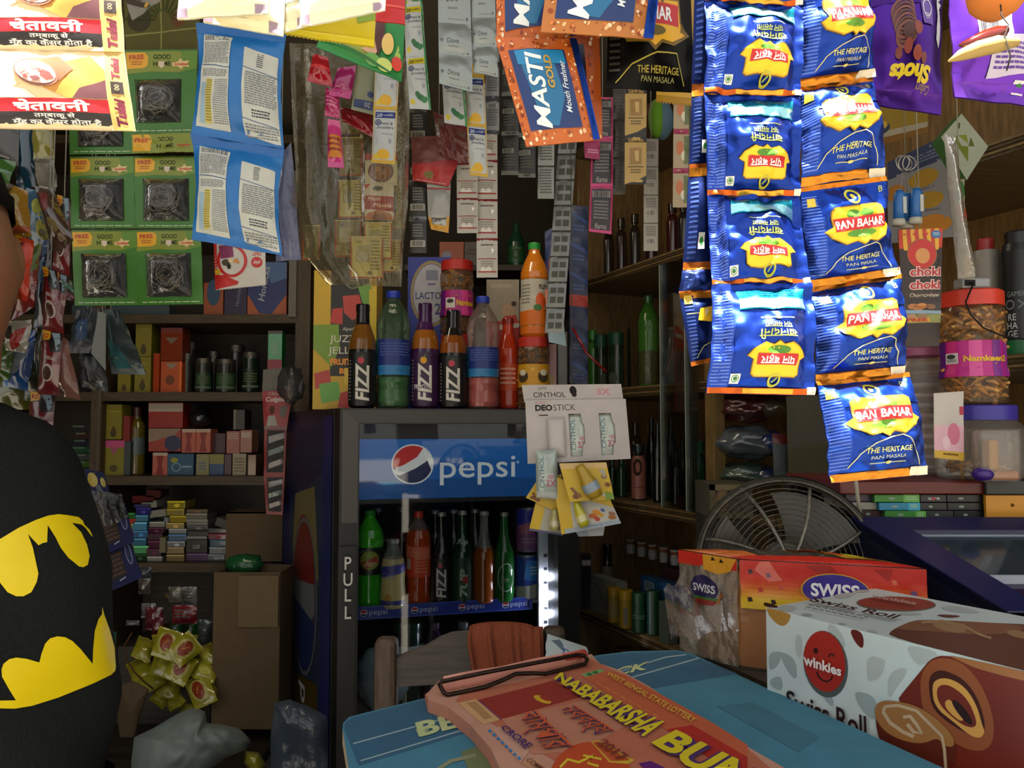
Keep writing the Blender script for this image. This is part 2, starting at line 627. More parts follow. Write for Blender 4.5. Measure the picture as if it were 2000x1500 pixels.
def strip(name,pairs,Y,base,art,W,H,label,cat,group=None,part='sachet',t=0.005,wr=0.0012,hang=True,seed=1,nu=10,nv=12,back=None,bows=None,dY=None,L=None,e0=None,**kw):
 """a hung strip of joined sachets: pairs of pixel points (left, right) from the top seam to the bottom seam"""
 n=len(pairs)
 ys=[Y+(dY[i]if dY else 0)for i in range(n)]
 L_=[at(p[0][0],p[0][1],y)for p,y in zip(pairs,ys)]
 R_=[at(p[1][0],p[1][1],y)for p,y in zip(pairs,ys)]
 top=(L_[0]+R_[0])/2
 root=thing(name,top,label,cat,group)
 for i in range(n-1):
  P=Patch(L_[i],R_[i],L_[i+1],R_[i+1],t=t,wr=wr,seed=seed+i*1.37,bow=bows[i]if bows else 0,**kw)
  mb=MB()
  a=art(i)if callable(art)else art
  patch_mesh(mb,P,base,a,W,H,nu,nv,0.0008,back,L=L,e0=e0)
  mb.build(part,root,loc=(L_[i]+R_[i])/2)
 if hang:
  rz=RAILZ
  if top.z<rz-0.02:
   m=MB();m.tube([top+Vector((0,0.001,-0.004)),Vector((top.x,top.y+.001,rz))],0.0007,'m:#8a867a',5)
   m.build('hanging_string',root,loc=top)
 return root
def atplane(px,py,p0,n):
 rx,ry=(px-1000.0)/F,(750.0-py)/F
 c,s=math.cos(TH),math.sin(TH)
 d=Vector((rx,c-ry*s,s+ry*c))
 o=Vector((0,0,CAMZ))
 return o+d*((Vector(p0)-o).dot(n)/d.dot(n))
CEIL=2.42
FRONT=0.30
mb=MB();mb.slab([(-2.2,-3),(1.9,-3),(1.9,3.3),(-2.2,3.3)],-0.05,0.0,'m:#4a4640')
structure(mb.build('floor'))
mb=MB();mb.slab([(-14,-26),(14,-26),(14,0.0),(-14,0.0)],-0.02,0.004,'m:#645f56')
structure(mb.build('floor_street'))
mb=MB();mb.slab([(-2.2,FRONT),(1.9,FRONT),(1.9,3.3),(-2.2,3.3)],CEIL,CEIL+0.08,'m:#6b6456')
structure(mb.build('ceiling'))
mb=MB();mb.slab([(-2.2,3.12),(1.9,3.12),(1.9,3.2),(-2.2,3.2)],0,CEIL,'m:#3a342a')
structure(mb.build('wall_back'))
mb=MB();mb.slab([(-1.98,FRONT),(-1.90,FRONT),(-1.90,3.12),(-1.98,3.12)],0,CEIL,'m:#5a5040')
structure(mb.build('wall_left'))
CA=Vector((0.218,2.62,0));CB=Vector((0.95,1.0,0))
CD=(CB-CA).normalized()
CN=Vector((-CD.y,CD.x,0))
if CN.x<0:CN=-CN
CDEP=0.34
b0,b1=CA-CD*0.02+CN*(CDEP+0.02),CB+CD*0.75+CN*(CDEP+0.02)
mb=MB();mb.slab([(b0 .x,b0 .y),(b1 .x,b1 .y),(b1 .x+.1,b1 .y+.04),(b0 .x+.1,b0 .y+.3)],0,CEIL,'m:#6a5c42')
structure(mb.build('wall_right'))
mb=MB();mb.slab([(b0 .x-.02,b0 .y+.06),(b0 .x+0.1,b0 .y+.1),(b0 .x+.1,3.12),(b0 .x-.02,3.12)],0,CEIL,'m:#4a4234')
structure(mb.build('wall_right_back'))
def rail(Y,z,x0,x1,label):
 m=MB();m.tube([(x0,Y,z),(x1,Y,z)],0.009,'r:#5a5650',8)
 o=m.build('hanging_rail',loc=(x0,Y,z));tag(o,label,'rail')
RAILZ=2.0
rail(0.465,RAILZ,-1.9,1.2,'iron hanging rail above the front row of packets')
rail(0.98,RAILZ,-1.9,0.9,'iron hanging rail above the blue and white snack packets')
rail(1.25,RAILZ,-1.9,0.80,'iron hanging rail above the shampoo sachets')
# -- left back shelving
LY=2.72
lz=[at(400,y,LY).z for y in(614,766,930,1100)]
lx0,lx1=at(-60,700,LY).x,at(606,700,LY).x
shelf_top=at(400,440,LY).z
t=thing('shelving_unit',(lx0,LY,0),'dark brown wooden wall shelving with soaps and small boxes behind the scrubber cards','shelf')
for z in lz+[shelf_top,shelf_top+0.32]:
 MB().box(lx0,LY,z-0.030,lx1,LY+0.34,z,'w:#4a3a22').build('shelf_board',t)
for px,w in((192,0.036),(591,0.05),(-50,0.036)):
 x=at(px,700,LY).x
 MB().box(x-w/2,LY-0.004,0,x+w/2,LY+0.34,2.2,'v:#4d3d26').build('upright',t)
x=at(571,700,LY).x
o=MB().box(x-0.013,LY-0.012,lz[0]-0.01,x+0.013,LY-0.0045,lz[0]+.5,'m:#77756c').build('grey_edge_strip',t)
MB().box(lx0,LY+0.34,0.0,lx1,LY+0.352,2.2,'w:#33281a').build('back_panel',t)
# -- right cabinet
def cabz(y,px=1150):return atplane(px,y,CA,CN).z
cz=[cabz(545),cabz(762),cabz(975,1200),cabz(1195)]
CL=(CB-CA).length
def C3(s,d,z):
 p=CA+CD*s+CN*d
 return Vector((p.x,p.y,z))
def cbox(mb,s0,d0,z0,s1,d1,z1,spec):
 vs=[C3(s0,d0,z0),C3(s1,d0,z0),C3(s1,d1,z0),C3(s0,d1,z0),C3(s0,d0,z1),C3(s1,d0,z1),C3(s1,d1,z1),C3(s0,d1,z1)]
 return mb.add(vs,[(0,3,2,1),(4,5,6,7),(0,1,5,4),(1,2,6,5),(2,3,7,6),(3,0,4,7)],spec)
CO=C3(0,0,0)
t=thing('wall_cabinet',CO,'tan plywood cabinet with sliding glass along the side wall','cabinet')
for i,z in enumerate(cz):
 mb=MB();cbox(mb,0,0.0,z-0.03,CL,CDEP,z,'w:#6b5636')
 for k in range(4):
  cbox(mb,0,-0.004,z-0.029+k*0.0075,CL,0.0,z-0.025+k*0.0075,'w:#80683f' if k%2 else 'w:#4c3b22')
 mb.build('shelf_board',t)
mb=MB();cbox(mb,0,0,cz[0]+0.42,CL,CDEP,cz[0]+0.45,'w:#6b5636');mb.build('shelf_board',t)
mb=MB();cbox(mb,-0.03,0,0,0,CDEP,2.2,'v:#7a5f38');mb.build('end_panel',t)
mb=MB();cbox(mb,-0.03,CDEP,0,CL+.1,CDEP+0.012,2.3,'v:#93703f');mb.build('back_panel',t)
def cs(px,y=800):
 p=atplane(px,y,CA,CN);return(p-CA).dot(CD)
for s0,s1,d in((cs(1298),cs(1368),-0.012),(cs(1353),cs(1376),-0.022)):
 mb=MB();cbox(mb,s0,d,cz[2]+0.002,s1,d+0.005,cz[0]-0.032,'q:#cfd8cf@0.5')
 for zz in(0,):
  cbox(mb,s0-0.003,d-0.0005,cz[2]+0.002,s0,d+0.0055,cz[0]-0.032,'g:#9aa39a')
 mb.build('sliding_glass',t)
mb=MB();cbox(mb,cs(1377),0,cz[3],cs(1396),.03,cz[0]-.03,'v:#7a6236');mb.build('upright',t)
z4=cabz(1400);mb=MB();cbox(mb,0,0,z4-.03,CL,CDEP,z4,'w:#5a4830');mb.build('shelf_board',t)
# -- counter, ledge, blue board
TZ,LZ=1.04,1.01
bp=[(669,1424),(670,1412),(682,1400),(835,1362),(1000,1321),(1165,1280),(1230,1272),(1322,1270),(1352,1277),(1500,1345),(1713,1441),(1900,1526)]
bpoly=[atz(x,y,TZ)for x,y in bp]
bpoly=[(p.x,p.y)for p in bpoly]+[(0.33,0.44),(-0.075,0.44)]
t=thing('shop_counter',(0.3,0.9,0),'dark wooden shop counter carrying the blue board and the cake boxes','counter')
cen=Vector((sum(p[0]for p in bpoly)/len(bpoly),sum(p[1]for p in bpoly)/len(bpoly)))
inner=[(cen.x+(p[0]-cen.x)*0.86,cen.y+(p[1]-cen.y)*0.86)for p in bpoly]
MB().slab(inner,0.0,TZ-0.013,'m:#2c2a26').build('counter_body',t)
ledge=[(0.255,0.96),(0.30,0.84),(0.34,0.74),(0.42,0.60),(0.47,0.42),(0.98,0.42),(0.98,0.95),(0.80,1.38),(0.12,1.38),(0.12,1.02)]
e0=[atz(1340,1290,LZ),atz(1500,1360,LZ),atz(1713,1455,LZ)]
ledge=[(0.20,0.945),(e0[0].x+.03,e0[0].y+.02),(e0[1].x+.03,e0[1].y),(e0[2].x+.035,e0[2].y),(0.47,0.42),(0.98,0.42),(0.98,0.85),(0.79,1.32),(0.50,1.32),(0.50,1.05),(0.22,1.05),(0.185,1.0)]
MB().slab(ledge,0.0,LZ,'w:#3a3024').build('ledge_body',t)
def board_fn(u,v,off):pass
mb=MB();mb.slab(bpoly,TZ-0.012,TZ,'m:#467e92','m:#8a7e6a')
def on_board(ops,z=TZ):
 """printing laid on the board, ops given in photo pixels of the board plane"""
 fn=lambda u,v,off:atz(u*2000,v*1500,z)+Vector((0,0,off))
 mb.art(ops,2000,1500,fn,0.0006,0.0006,0.02,e0=0.0002)
on_board([('p',[(672,1424),(674,1412),(686,1402),(836,1364),(1000,1323),(1166,1282),(1230,1275),(1322,1273),(1350,1280),(1440,1316),(1300,1340),(1000,1404),(701,1496)],'m:#37607a'),('l',[(690,1453),(860,1406),(1000,1369),(1200,1315),(1300,1284),(1340,1279)],2.2,'m:#9fb3b4'),('l',[(704,1487),(900,1428),(1060,1385),(1240,1322),(1365,1286)],2.2,'m:#9fb3b4'),('p',[(812,1425),(838,1418),(838,1426),(818,1440)],'m:#b7c08a'),('p',[(900,1470),(950,1452),(1040,1500),(1010,1560),(930,1540)],'m:#6f7a52'),('l',[(846,1510),(880,1488),(930,1476)],7,'m:#8c8d6c'),('p',[(1400,1380),(1470,1372),(1600,1440),(1560,1470)],'m:#3f7082'),])
def board_text(s,x,y,w,h,rot,sh):
 vs,ts,bb=text_tris(s,0.035,0)
 fn=lambda X,Y,o:atz(X,Y,TZ)+Vector((0,0,0.0011+o))
 V=[]
 for a,b_ in vs:
  u,v=(a-bb[0])/(bb[2]-bb[0]),(b_-bb[1])/(bb[3]-bb[1])
  X=x+u*w*math.cos(rot)-v*h*sh
  Y=y+u*w*math.sin(rot)-v*h
  V.append(fn(X,Y,0))
 mb.add(V,[(c,b_,a)for a,b_,c,q in ts],'m:#b9c48c')
board_text('BE',820,1442,82,28,-0.25,0.35)
board_text('CK',1196,1324,68,17,-0.21,-0.5)
o=mb.build('display_board',loc=bpoly[3]+(TZ,))
tag(o,'faded blue painted board with rounded corners lying on the counter','board')
# -- drinks fridge
FPHI=math.radians(15)
FT=Vector((math.cos(FPHI),math.sin(FPHI),0));FNI=Vector((-math.sin(FPHI),math.cos(FPHI),0))
FL=at(664,834,2.0);FL.z=0
FTOP=at(668,797,2.0).z
def fp(px,py,inset=0.0):return atplane(px,py,FL+FNI*inset,FNI)
def fs(px,inset=0.0,py=1000):
 p=fp(px,py,inset);return(p-FL).dot(FT)
FW=fs(1132)
bl=at(556,834,2.62);bl.z=0
BK=bl-FL
def F3(s,d,z):
 p=FL+FT*s+BK*(d/0.64)
 return Vector((p.x,p.y,z))
def fbox(mb,s0,d0,z0,s1,d1,z1,spec):
 vs=[F3(s0,d0,z0),F3(s1,d0,z0),F3(s1,d1,z0),F3(s0,d1,z0),F3(s0,d0,z1),F3(s1,d0,z1),F3(s1,d1,z1),F3(s0,d1,z1)]
 return mb.add(vs,[(0,3,2,1),(4,5,6,7),(0,1,5,4),(1,2,6,5),(2,3,7,6),(3,0,4,7)],spec)
fr=thing('drinks_fridge',F3(0,0,0),'black glass-door drinks fridge with lit blue header and bottles inside','fridge')
wl,wr_,wt,wb=0.03,0.03,FTOP,0.12
mb=MB()
fbox(mb,0,0.055,0,0.03,0.64,FTOP,'p:#0d1626');fbox(mb,FW-0.03,0.055,0,FW,0.64,FTOP,'p:#10141c')
fbox(mb,0.03,0.055,FTOP-0.04,FW-0.03,0.64,FTOP,'p:#15171a');fbox(mb,0.03,0.055,0,FW-0.03,0.64,0.14,'p:#15171a')
fbox(mb,0.03,0.62,0.14,FW-0.03,0.64,FTOP-0.04,'p:#20262c')
mb.build('body',fr)
mb=MB()
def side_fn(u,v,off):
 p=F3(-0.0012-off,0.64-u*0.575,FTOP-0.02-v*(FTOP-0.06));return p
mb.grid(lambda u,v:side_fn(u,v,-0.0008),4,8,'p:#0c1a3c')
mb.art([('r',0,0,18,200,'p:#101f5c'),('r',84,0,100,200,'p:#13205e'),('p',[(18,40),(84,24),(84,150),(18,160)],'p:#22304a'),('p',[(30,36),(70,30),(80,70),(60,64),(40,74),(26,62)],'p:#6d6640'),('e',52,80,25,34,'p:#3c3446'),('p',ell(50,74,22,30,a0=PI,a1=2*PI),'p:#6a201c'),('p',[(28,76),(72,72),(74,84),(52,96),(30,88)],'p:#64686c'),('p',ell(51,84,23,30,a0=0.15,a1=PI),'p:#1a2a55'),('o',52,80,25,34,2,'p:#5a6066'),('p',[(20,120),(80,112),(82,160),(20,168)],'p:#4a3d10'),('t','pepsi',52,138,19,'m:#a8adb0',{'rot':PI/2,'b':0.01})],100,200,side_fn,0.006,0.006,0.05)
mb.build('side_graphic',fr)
gx0,gx1=fs(702,0,900),fs(1090,0,1100)
gz1,gz0=fp(702,828).z,0.16
mb=MB()
fbox(mb,0.0,0.0,0.05,gx0,0.05,FTOP,'p:#17181a');fbox(mb,gx1,0,0.05,FW,0.05,FTOP,'p:#17181a')
fbox(mb,gx0,0.0,gz1,gx1,0.05,FTOP,'p:#1b1c1e');fbox(mb,gx0,0,0.05,gx1,0.05,gz0,'p:#17181a')
z1,z0f=FTOP-0.004,1.06
fw=lambda s,z,o=0.0012:F3(s,-o,z)
mb.add([fw(0.006,z1),fw(gx0-.004,gz1+.003),fw(gx0-.004,z0f),fw(0.006,z0f)],[(0,3,2,1)],'p:#4a4844')
mb.add([fw(0.006,z1),fw(FW-.006,z1),fw(gx1+.004,gz1+.003),fw(gx0-.004,gz1+.003)],[(0,3,2,1)],'p:#403f3b')
door=mb.build('door_frame',fr)
mb=MB();fbox(mb,gx0-.002,0.018,gz0,gx1+.002,0.022,gz1,'q:#dfe6e6@1.0');mb.build('door_glass',door)
mb=MB();hz1=fp(680,1066).z
fbox(mb,fs(659),-0.012,0.5,fs(694),-0.002,hz1,'p:#121315')
for ch,y in(('P',1098),('U',1126+4),('L',1160),('L',1194)):
 p=fp(679,y,-0.012)
 vs,ts,bb=text_tris(ch,0.012)
 k=0.044
 ww=(bb[2]-bb[0])
 V=[]
 for a,b_ in vs:
  q=p+FT*((a-(bb[0]+bb[2])/2)*k*0.82)+Vector((0,0,(b_-(bb[1]+bb[3])/2)*k))
  V.append(q-FNI*0.0145)
 mb.add(V,[(a,b_,c)for a,b_,c,q in ts],'m:#d8d8d4')
mb.build('handle',door)
hzt,hzb=fp(705,858,.05).z,fp(705,976,.05).z
hx0,hx1=fs(703,.05),fs(1070,.05)
mb=MB();fbox(mb,hx0,0.046,hzb,hx1,0.056,hzt,'b:#0f5fae@.16')
hfn=lambda u,v,off:F3(hx0+u*(hx1-hx0),0.046-off,hzt-v*(hzt-hzb))
W_,H_=363,118
mb.art([('r',0,0,W_,42,'b:#0d68bc@.16'),('r',0,80,W_,H_,'b:#0b4f92@.16'),('e',104,50,40,40,'b:#e4e6e6@.16'),('p',ell(104,50,37,37,a0=PI*0.93,a1=PI*1.86),'b:#c8232c@.16'),('p',[(68,56)]+ell(104,50,37,37,a0=PI*0.86,a1=PI*0.10,n=20)[::1]+[(128,32),(112,50),(86,62)],'b:#16224e@.16'),('p',[(67,62),(86,52),(112,36),(124,18),(139,34),(128,46),(110,58),(80,72),(72,70)],'b:#e9ebea@.16'),('t','pepsi',230,64,66,'b:#e3e8ea@.16',{'w':148,'b':0.004}),('e',309,48,3,3,'b:#9fc0dd@.16')],W_,H_,hfn,0.0013,0.0013,0.06)
mb.build('header_sign',fr)
mb=MB();fbox(mb,0.03,0.05,hzb-0.012,FW-0.03,0.09,hzb,'p:#141517');fbox(mb,0.03,0.058,hzt,FW-0.03,0.09,FTOP-0.04,'p:#141517');mb.build('header_support',fr)
SHD=0.075
sz1,sz0=fp(700,1186,SHD).z,fp(700,1212,SHD).z
sx0,sx1=fs(694,SHD),fs(1052,SHD)
mb=MB();fbox(mb,0.035,SHD+.006,sz1-.018,FW-0.035,0.60,sz1-0.010,'p:#8a9096');shelf_=mb.build('fridge_shelf',fr)
mb=MB();fbox(mb,sx0,SHD,sz0,sx1,SHD+.005,sz1,'p:#1c2f86')
W_,H_=360,26
sfn=lambda u,v,off:F3(sx0+u*(sx1-sx0),SHD-off,sz1-v*(sz1-sz0))
ops=[('r',0,0,W_,2,'p:#3a4fa8'),('r',0,24,W_,26,'p:#3a4fa8')]
for x in(30,126,218,305):
 ops+=[('e',x,13,7,7,'m:#d8dbe2'),('p',ell(x,13,6,6,a0=PI,a1=2*PI),'m:#b02a2c'),('p',ell(x,14,6,5,a0=0.2,a1=PI-.2),'m:#141f4a'),('t','pepsi',x+27,14,15,'m:#b8c0d6',{'w':34})]
mb.art(ops,W_,H_,sfn,0.0013,0.0013,0.06)
mb.build('price_strip',shelf_)
lsz=fp(760,1405,SHD).z
mb=MB();fbox(mb,0.035,SHD,lsz-.01,FW-0.035,0.60,lsz,'p:#8a9096');mb.build('fridge_shelf',fr)
mb=MB();fbox(mb,FW+.001,-.004,fp(1140,1190).z,FW+.03,.05,fp(1140,1082).z,'g:#101114');fbox(mb,FW+.004,-.008,fp(1140,1104).z,FW+.026,-.004,fp(1140,1094).z,'r:#8a8a8c');mb.build('hinge_cover',fr)
mb=MB()
lx=fs(1075,.06)
fbox(mb,lx-.02,0.058,0.2,lx+.012,0.066,hzb-.02,'p:#b9bdc4')
for k in range(16):
 zz=fp(1075,1085+k*26,.058).z
 fbox(mb,lx-.006,0.0575,zz-.004,lx+.004,0.0585,zz+.004,'p:#24282e')
prail=mb.build('perforated_rail',fr)
for k in range(7):
 zz=fp(1075,1128+k*36,.05).z
 mb=MB();mb.ball(F3(lx-.003,0.052,zz),(0.006,0.006,0.010),'e:#e8ecff@90',10,8)
 mb.build('led_lamp',prail)
GOLD='f:#d98a28'
def plaque(cx,cy,w,h,flip=1):
 f=lambda pts:[(cx+x*w,cy+flip*y*h)for x,y in pts]
 o=[(-.34,-.5),(.34,-.5),(.40,-.42),(.40,-.02),(.5,.08),(.42,.26),(.22,.46),(.08,.40),(0,.5),(-.08,.40),(-.22,.46),(-.42,.26),(-.5,.08),(-.40,-.02),(-.40,-.42)]
 i=[(x*.93,y*.90)for x,y in o]
 return[('p',f(o),'p:#6e5414'),('p',f([(x*.97,y*.955)for x,y in o]),'p:#e8b21c'),('p',f(i),'p:#f4d21e')]
def blue_front(i):
 o=[('r',0,0,165,60,'f:#123a9c'),('r',0,60,30,172,'f:#2546a8')]
 for k in range(26):
  o.append(('r',0,20+k*5.9,27,22.2+k*5.9,'f:#5d78cf'))
 o+=[('r',0,176,165,190,GOLD),('r',132,175,165,190,'p:#f0e2c4'),('r',0,0,165,9,'f:#c9761c'),('r',8,24,24,40,'p:#e7c545'),('o',84,30,10,12,4,'p:#c7c33c'),('e',84,30,3,5,'p:#e8d84a')]
 o+=plaque(88,84,128,76)
 o+=[('e',76,62,12,8,'p:#4f8a22'),('e',100,62,12,8,'p:#4f8a22'),('e',88,99,26,7,'p:#5d9a28'),('r',40,68,137,92,'p:#c81d22'),('t','PAN BAHAR',88,80,20,'m:#ffffff',{'w':92,'h':15,'b':.025}),('l',[(26,168),(40,148),(64,132),(92,123),(112,120),(124,126),(138,148),(146,172)],1.6,'p:#e7d890'),('t','THE HERITAGE',88,144,12,'p:#e6dc6a',{'w':76,'b':.01}),('t','PAN MASALA',88,156,8,'p:#cfd0a0',{'w':56}),('l',[(58,165),(118,165)],1.2,'p:#d9cf7a'),('e',88,165,5,2.4,'p:#d9cf7a'),('t','B',146,22,16,'p:#bfc05c')]
 return o
def blue_back(i):
 o=[('r',0,0,34,190,'f:#2a48ac')]
 for k in range(30):
  o.append(('r',3,14+k*5.5,31,16+k*5.5,'f:#6580d2'))
 o+=[('r',0,180,185,190,'f:#c85c1c'),('r',60,181,150,189,'f:#f0b23c'),('r',172,178,185,190,'p:#f2ead8'),('r',44,12,168,50,'f:#19a0bd'),('r',44,30,168,48,'f:#9fe0ee'),('lines',60,14,150,28,3,'f:#0c6c92'),('l',[(76,66),(136,66)],1.5,'p:#cfd68a'),('e',106,66,6,3,'p:#cfd68a'),('t','पान मसाला',106,78,14,'p:#c9d66a',{'rot':PI,'w':50,'b':.012}),('t','खानदानी',106,94,18,'p:#c9d66a',{'rot':PI,'w':66,'b':.015})]
 o+=plaque(108,134,108,60,-1)
 o+=[('e',108,120,20,7,'p:#4f8a22'),('r',72,126,144,144,'p:#c81d22'),('t','पान बहार',108,135,16,'m:#ffffff',{'rot':PI,'w':60,'h':14,'b':.02}),('o',108,168,9,9,3.5,'p:#c7c33c'),('l',[(104,172),(112,164)],2.5,'p:#9fae3a'),('r',34,158,50,174,'m:#eef0ea'),('o',42,166,5.5,5.5,1,'p:#2f7a34'),('e',42,166,3.2,3.2,'p:#2f7a34')]
 return o
strip('sachet_strip',[((1553,-45),(1688,-52)),((1557,172),(1702,152)),((1563,366),(1730,344)),((1584,562),(1756,536)),((1591,746),(1769,730)),((1621,944),(1813,926))],0.468,'f:#1c3f9f',blue_front,165,190,'longest blue foil sachet strip, English lettering, hanging lowest in the sun','sachet strip',t=0.013,wr=0.004,cu=.02,cv=.07,seed=3,bows=[.004,.004,-.003,.004,.006],dY=[0,.004,-.004,.004,-.002,-.012],nu=30,nv=32,ws=5,L=.003,e0=.0009)
strip('sachet_strip',[((1374,-175),(1560,-170)),((1377,3),(1565,14)),((1374,184),(1562,190)),((1381,382),(1561,384)),((1391,556),(1584,552)),((1380,768),(1587,772))],0.462,'f:#1a3a9a',blue_back,185,190,'blue foil sachet strip with upside-down Hindi lettering, beside the longest strip','sachet strip',t=0.013,wr=0.004,cu=.10,cv=.07,seed=11,bows=[.003,.004,.003,-.003,.005],dY=[0,.003,-.003,.003,-.003,-.006],nu=30,nv=32,ws=5,L=.003,e0=.0009)
def dark_side(i):
 o=[('r',0,0,70,8,GOLD),('r',0,94,70,100,'f:#c0641e')]
 for k in range(16):
  o.append(('r',6,14+k*5,24,16+k*5,'f:#40579f'))
 if i in(1,2):
  o+=[('r',28,66,42,82,'m:#d9dcd6'),('e',35,74,4,4,'p:#2f7a34')]
 if i==4:
  o+=[('r',8,4,24,16,'p:#d8b93c'),('p',[(36,24),(70,20),(70,44),(30,40)],'p:#e0b01e'),('t','P',50,30,14,'m:#ffffff'),('l',[(8,30),(36,30)],1,'p:#b8b070'),('l',[(20,90),(40,76),(70,70)],1.2,'p:#b8b070')]
 return o
strip('sachet_strip',[((1358,-60),(1400,-60)),((1351,178),(1402,176)),((1346,330),(1400,326)),((1334,524),(1398,522)),((1326,572),(1396,570)),((1350,716),(1392,706))],0.487,'f:#12245e',dark_side,70,100,'narrow dark blue sachet strip half hidden behind the other blue strips','sachet strip',t=0.004,wr=0.002,seed=23)
# -- tobacco sachets, front left
def warn(i):
 o=[('r',0,0,262,155,'p:#e9cf9c'),('p',[(45,20),(155,8),(200,24),(165,84),(105,70),(45,96)],'p:#eecb96'),('p',[(170,30),(235,10),(262,40),(262,96),(190,98),(150,80)],'p:#c98a3c'),('p',[(214,78),(262,60),(262,98),(200,98)],'p:#5a3236'),('p',[(45,70),(115,82),(133,98),(0,98),(0,80)],'p:#f6ead4'),('p',[(125,20),(178,14),(205,40),(180,66),(140,52)],'p:#7a5236'),('e',137,50,44,26,'p:#8a5a4a',0.3),('e',136,49,40,22,'p:#dcb2a2',0.3),('p',[(104,42),(114,36),(122,46),(110,52)],'p:#b8847a'),('p',[(150,44),(164,50),(172,62),(158,66),(146,56)],'p:#b8403a'),('p',[(126,60),(142,58),(150,66),(134,68)],'p:#7a4a48'),('p',[(128,34),(140,32),(146,42),(134,46)],'p:#9a6a62'),('p',[(112,56),(120,54),(124,62),(116,62)],'p:#a04a44'),('p',[(140,46),(148,42),(150,50)],'p:#8a4a44'),('p',[(120,46),(128,48),(124,54)],'p:#efd8cc'),('r',0,99,262,124,'p:#cf1b26'),('t','चेतावनी',158,112,26,'m:#fff6ee',{'w':140,'h':22,'b':.035}),('r',0,124,262,150,'p:#231c1a'),('t','तम्बाकू से',162,131,13,'m:#f4eee6',{'w':74,'h':12,'b':.02}),('t','मुँह का कैंसर होता है',164,143,13,'m:#f4eee6',{'w':160,'h':13,'b':.02}),('r',0,150,262,155,'p:#dcbf92')]
 o+=[('r',262,0,300,155,'p:#c7a55a'),('t','Tulsi',281,34,20,'p:#6a1830',{'rot':-PI/2,'w':44,'b':.04,'sh':.2}),('r',270,62,292,86,'p:#2a1a14'),('t','00',281,74,12,'p:#d8b878',{'rot':-PI/2}),('t','Tulsi',281,122,24,'p:#6a1830',{'rot':-PI/2,'w':54,'b':.05,'sh':.2})]
 return o
strip('sachet_strip',[((-62,-60),(231,-62)),((-62,97),(243,103)),((-62,249),(264,256))],0.460,'p:#e6cf9e',warn,300,155,'sunlit tobacco sachet strip with red and black Hindi warnings, at top left corner','sachet strip',t=0.004,wr=0.0015,cu=.02,cv=.05,seed=5,nu=18)
# -- cream packets in the sun along the top
def cream(pic,corner):
 return[('r',0,86,100,100,'p:#f4ecc4'),('p',pic,'p:#b9d3d8'),('r',corner[0],84,corner[0]+11,99,'p:#9a8496'),('r',corner[1],84,corner[1]+11,99,'p:#9a8496'),('l',[(20,30),(45,62),(70,40),(88,70)],2,'p:#8fb0b8')]
CR='cream packets along the top'
packet('cream_packet',[(412,-70),(560,-70),(398,44),(553,70)],0.466,'p:#efe7c6',cream([(15,0),(50,0),(40,50),(20,60)],(0,82)),t=.004,wr=.001,label='cream packet tucked behind another, its purple corner above the blue snack packets',cat='packet',seed=2)
packet('cream_packet',[(352,-80),(530,-80),(347,38),(523,27)],0.456,'p:#efe7c6',cream([(20,0),(85,0),(90,60),(30,70)],(0,86)),t=.004,wr=.001,label='leftmost cream packet in the sun with a straight level lower edge',cat='packet',seed=3)
packet('cream_packet',[(552,-60),(600,-60),(556,62),(592,54)],0.469,'p:#efe7c6',cream([(5,0),(85,0),(80,55),(10,60)],(70,-20)),t=.003,wr=.001,label='narrow cream packet sliver between two wider cream packets',cat='packet',seed=4)
packet('cream_packet',[(586,-70),(756,-70),(587,53),(752,20)],0.458,'p:#f2ead0',cream([(30,0),(95,0),(98,62),(50,70),(28,40)],(0,86)),t=.004,wr=.001,label='rightmost cream packet in the sun, lower edge rising above the yellow packet',cat='packet',seed=6)
packet('yellow_packet',[(556,-40),(735,-40),(556,66),(731,92)],0.50,'p:#c9b41a',[('r',0,90,100,100,'p:#d8c422'),('p',[(70,0),(100,0),(100,60),(82,70)],'p:#7f9a2a')],t=.004,wr=.001,zig=22,label='yellow packet with zigzag lower edge under the cream packets',cat='packet',seed=7)
fr_art=[('r',0,0,100,100,'p:#1d7a34'),('p',[(0,0),(62,0),(64,40),(58,88),(0,70)],'p:#8a9a3a'),('e',24,52,20,16,'p:#a9b44e'),('p',[(34,45),(62,40),(66,76),(34,72)],'p:#5a2a20'),('e',44,55,6,5,'p:#9a4a3a'),('e',54,58,6,5,'p:#8a4032'),('e',48,66,5,4,'p:#a8584a'),('p',[(60,0),(70,0),(74,40),(78,66),(66,84),(52,78),(64,50)],'p:#c49a7a'),('p',[(66,10),(76,20),(78,60),(72,82),(66,60)],'p:#4a241e'),('e',82,64,7,13,'p:#d8b86a'),('e',66,88,9,8,'p:#5f9a4a'),('e',80,90,9,8,'p:#b8c66a'),('e',94,84,6,8,'p:#c83a2a'),('p',[(90,76),(94,62),(98,76)],'p:#9ab84a'),('p',[(0,70),(100,99),(100,100),(0,78)],'p:#14602a')]
packet('fruit_toffee_packet',[(640,30),(795,-20),(618,92),(784,160)],0.62,'p:#1d7a34',fr_art,t=.004,wr=.001,label='green fruit-print packet with papaya and banana, below the yellow packet',cat='packet',seed=8)
packet('red_packet',[(728,-60),(792,-60),(728,40),(791,47)],0.56,'p:#b81c20',[('r',0,0,80,60,'p:#8a9a3a'),('r',0,70,100,74,'p:#d84a44')],t=.003,wr=.001,label='glossy red packet corner above the green fruit-print packet',cat='packet',seed=9)
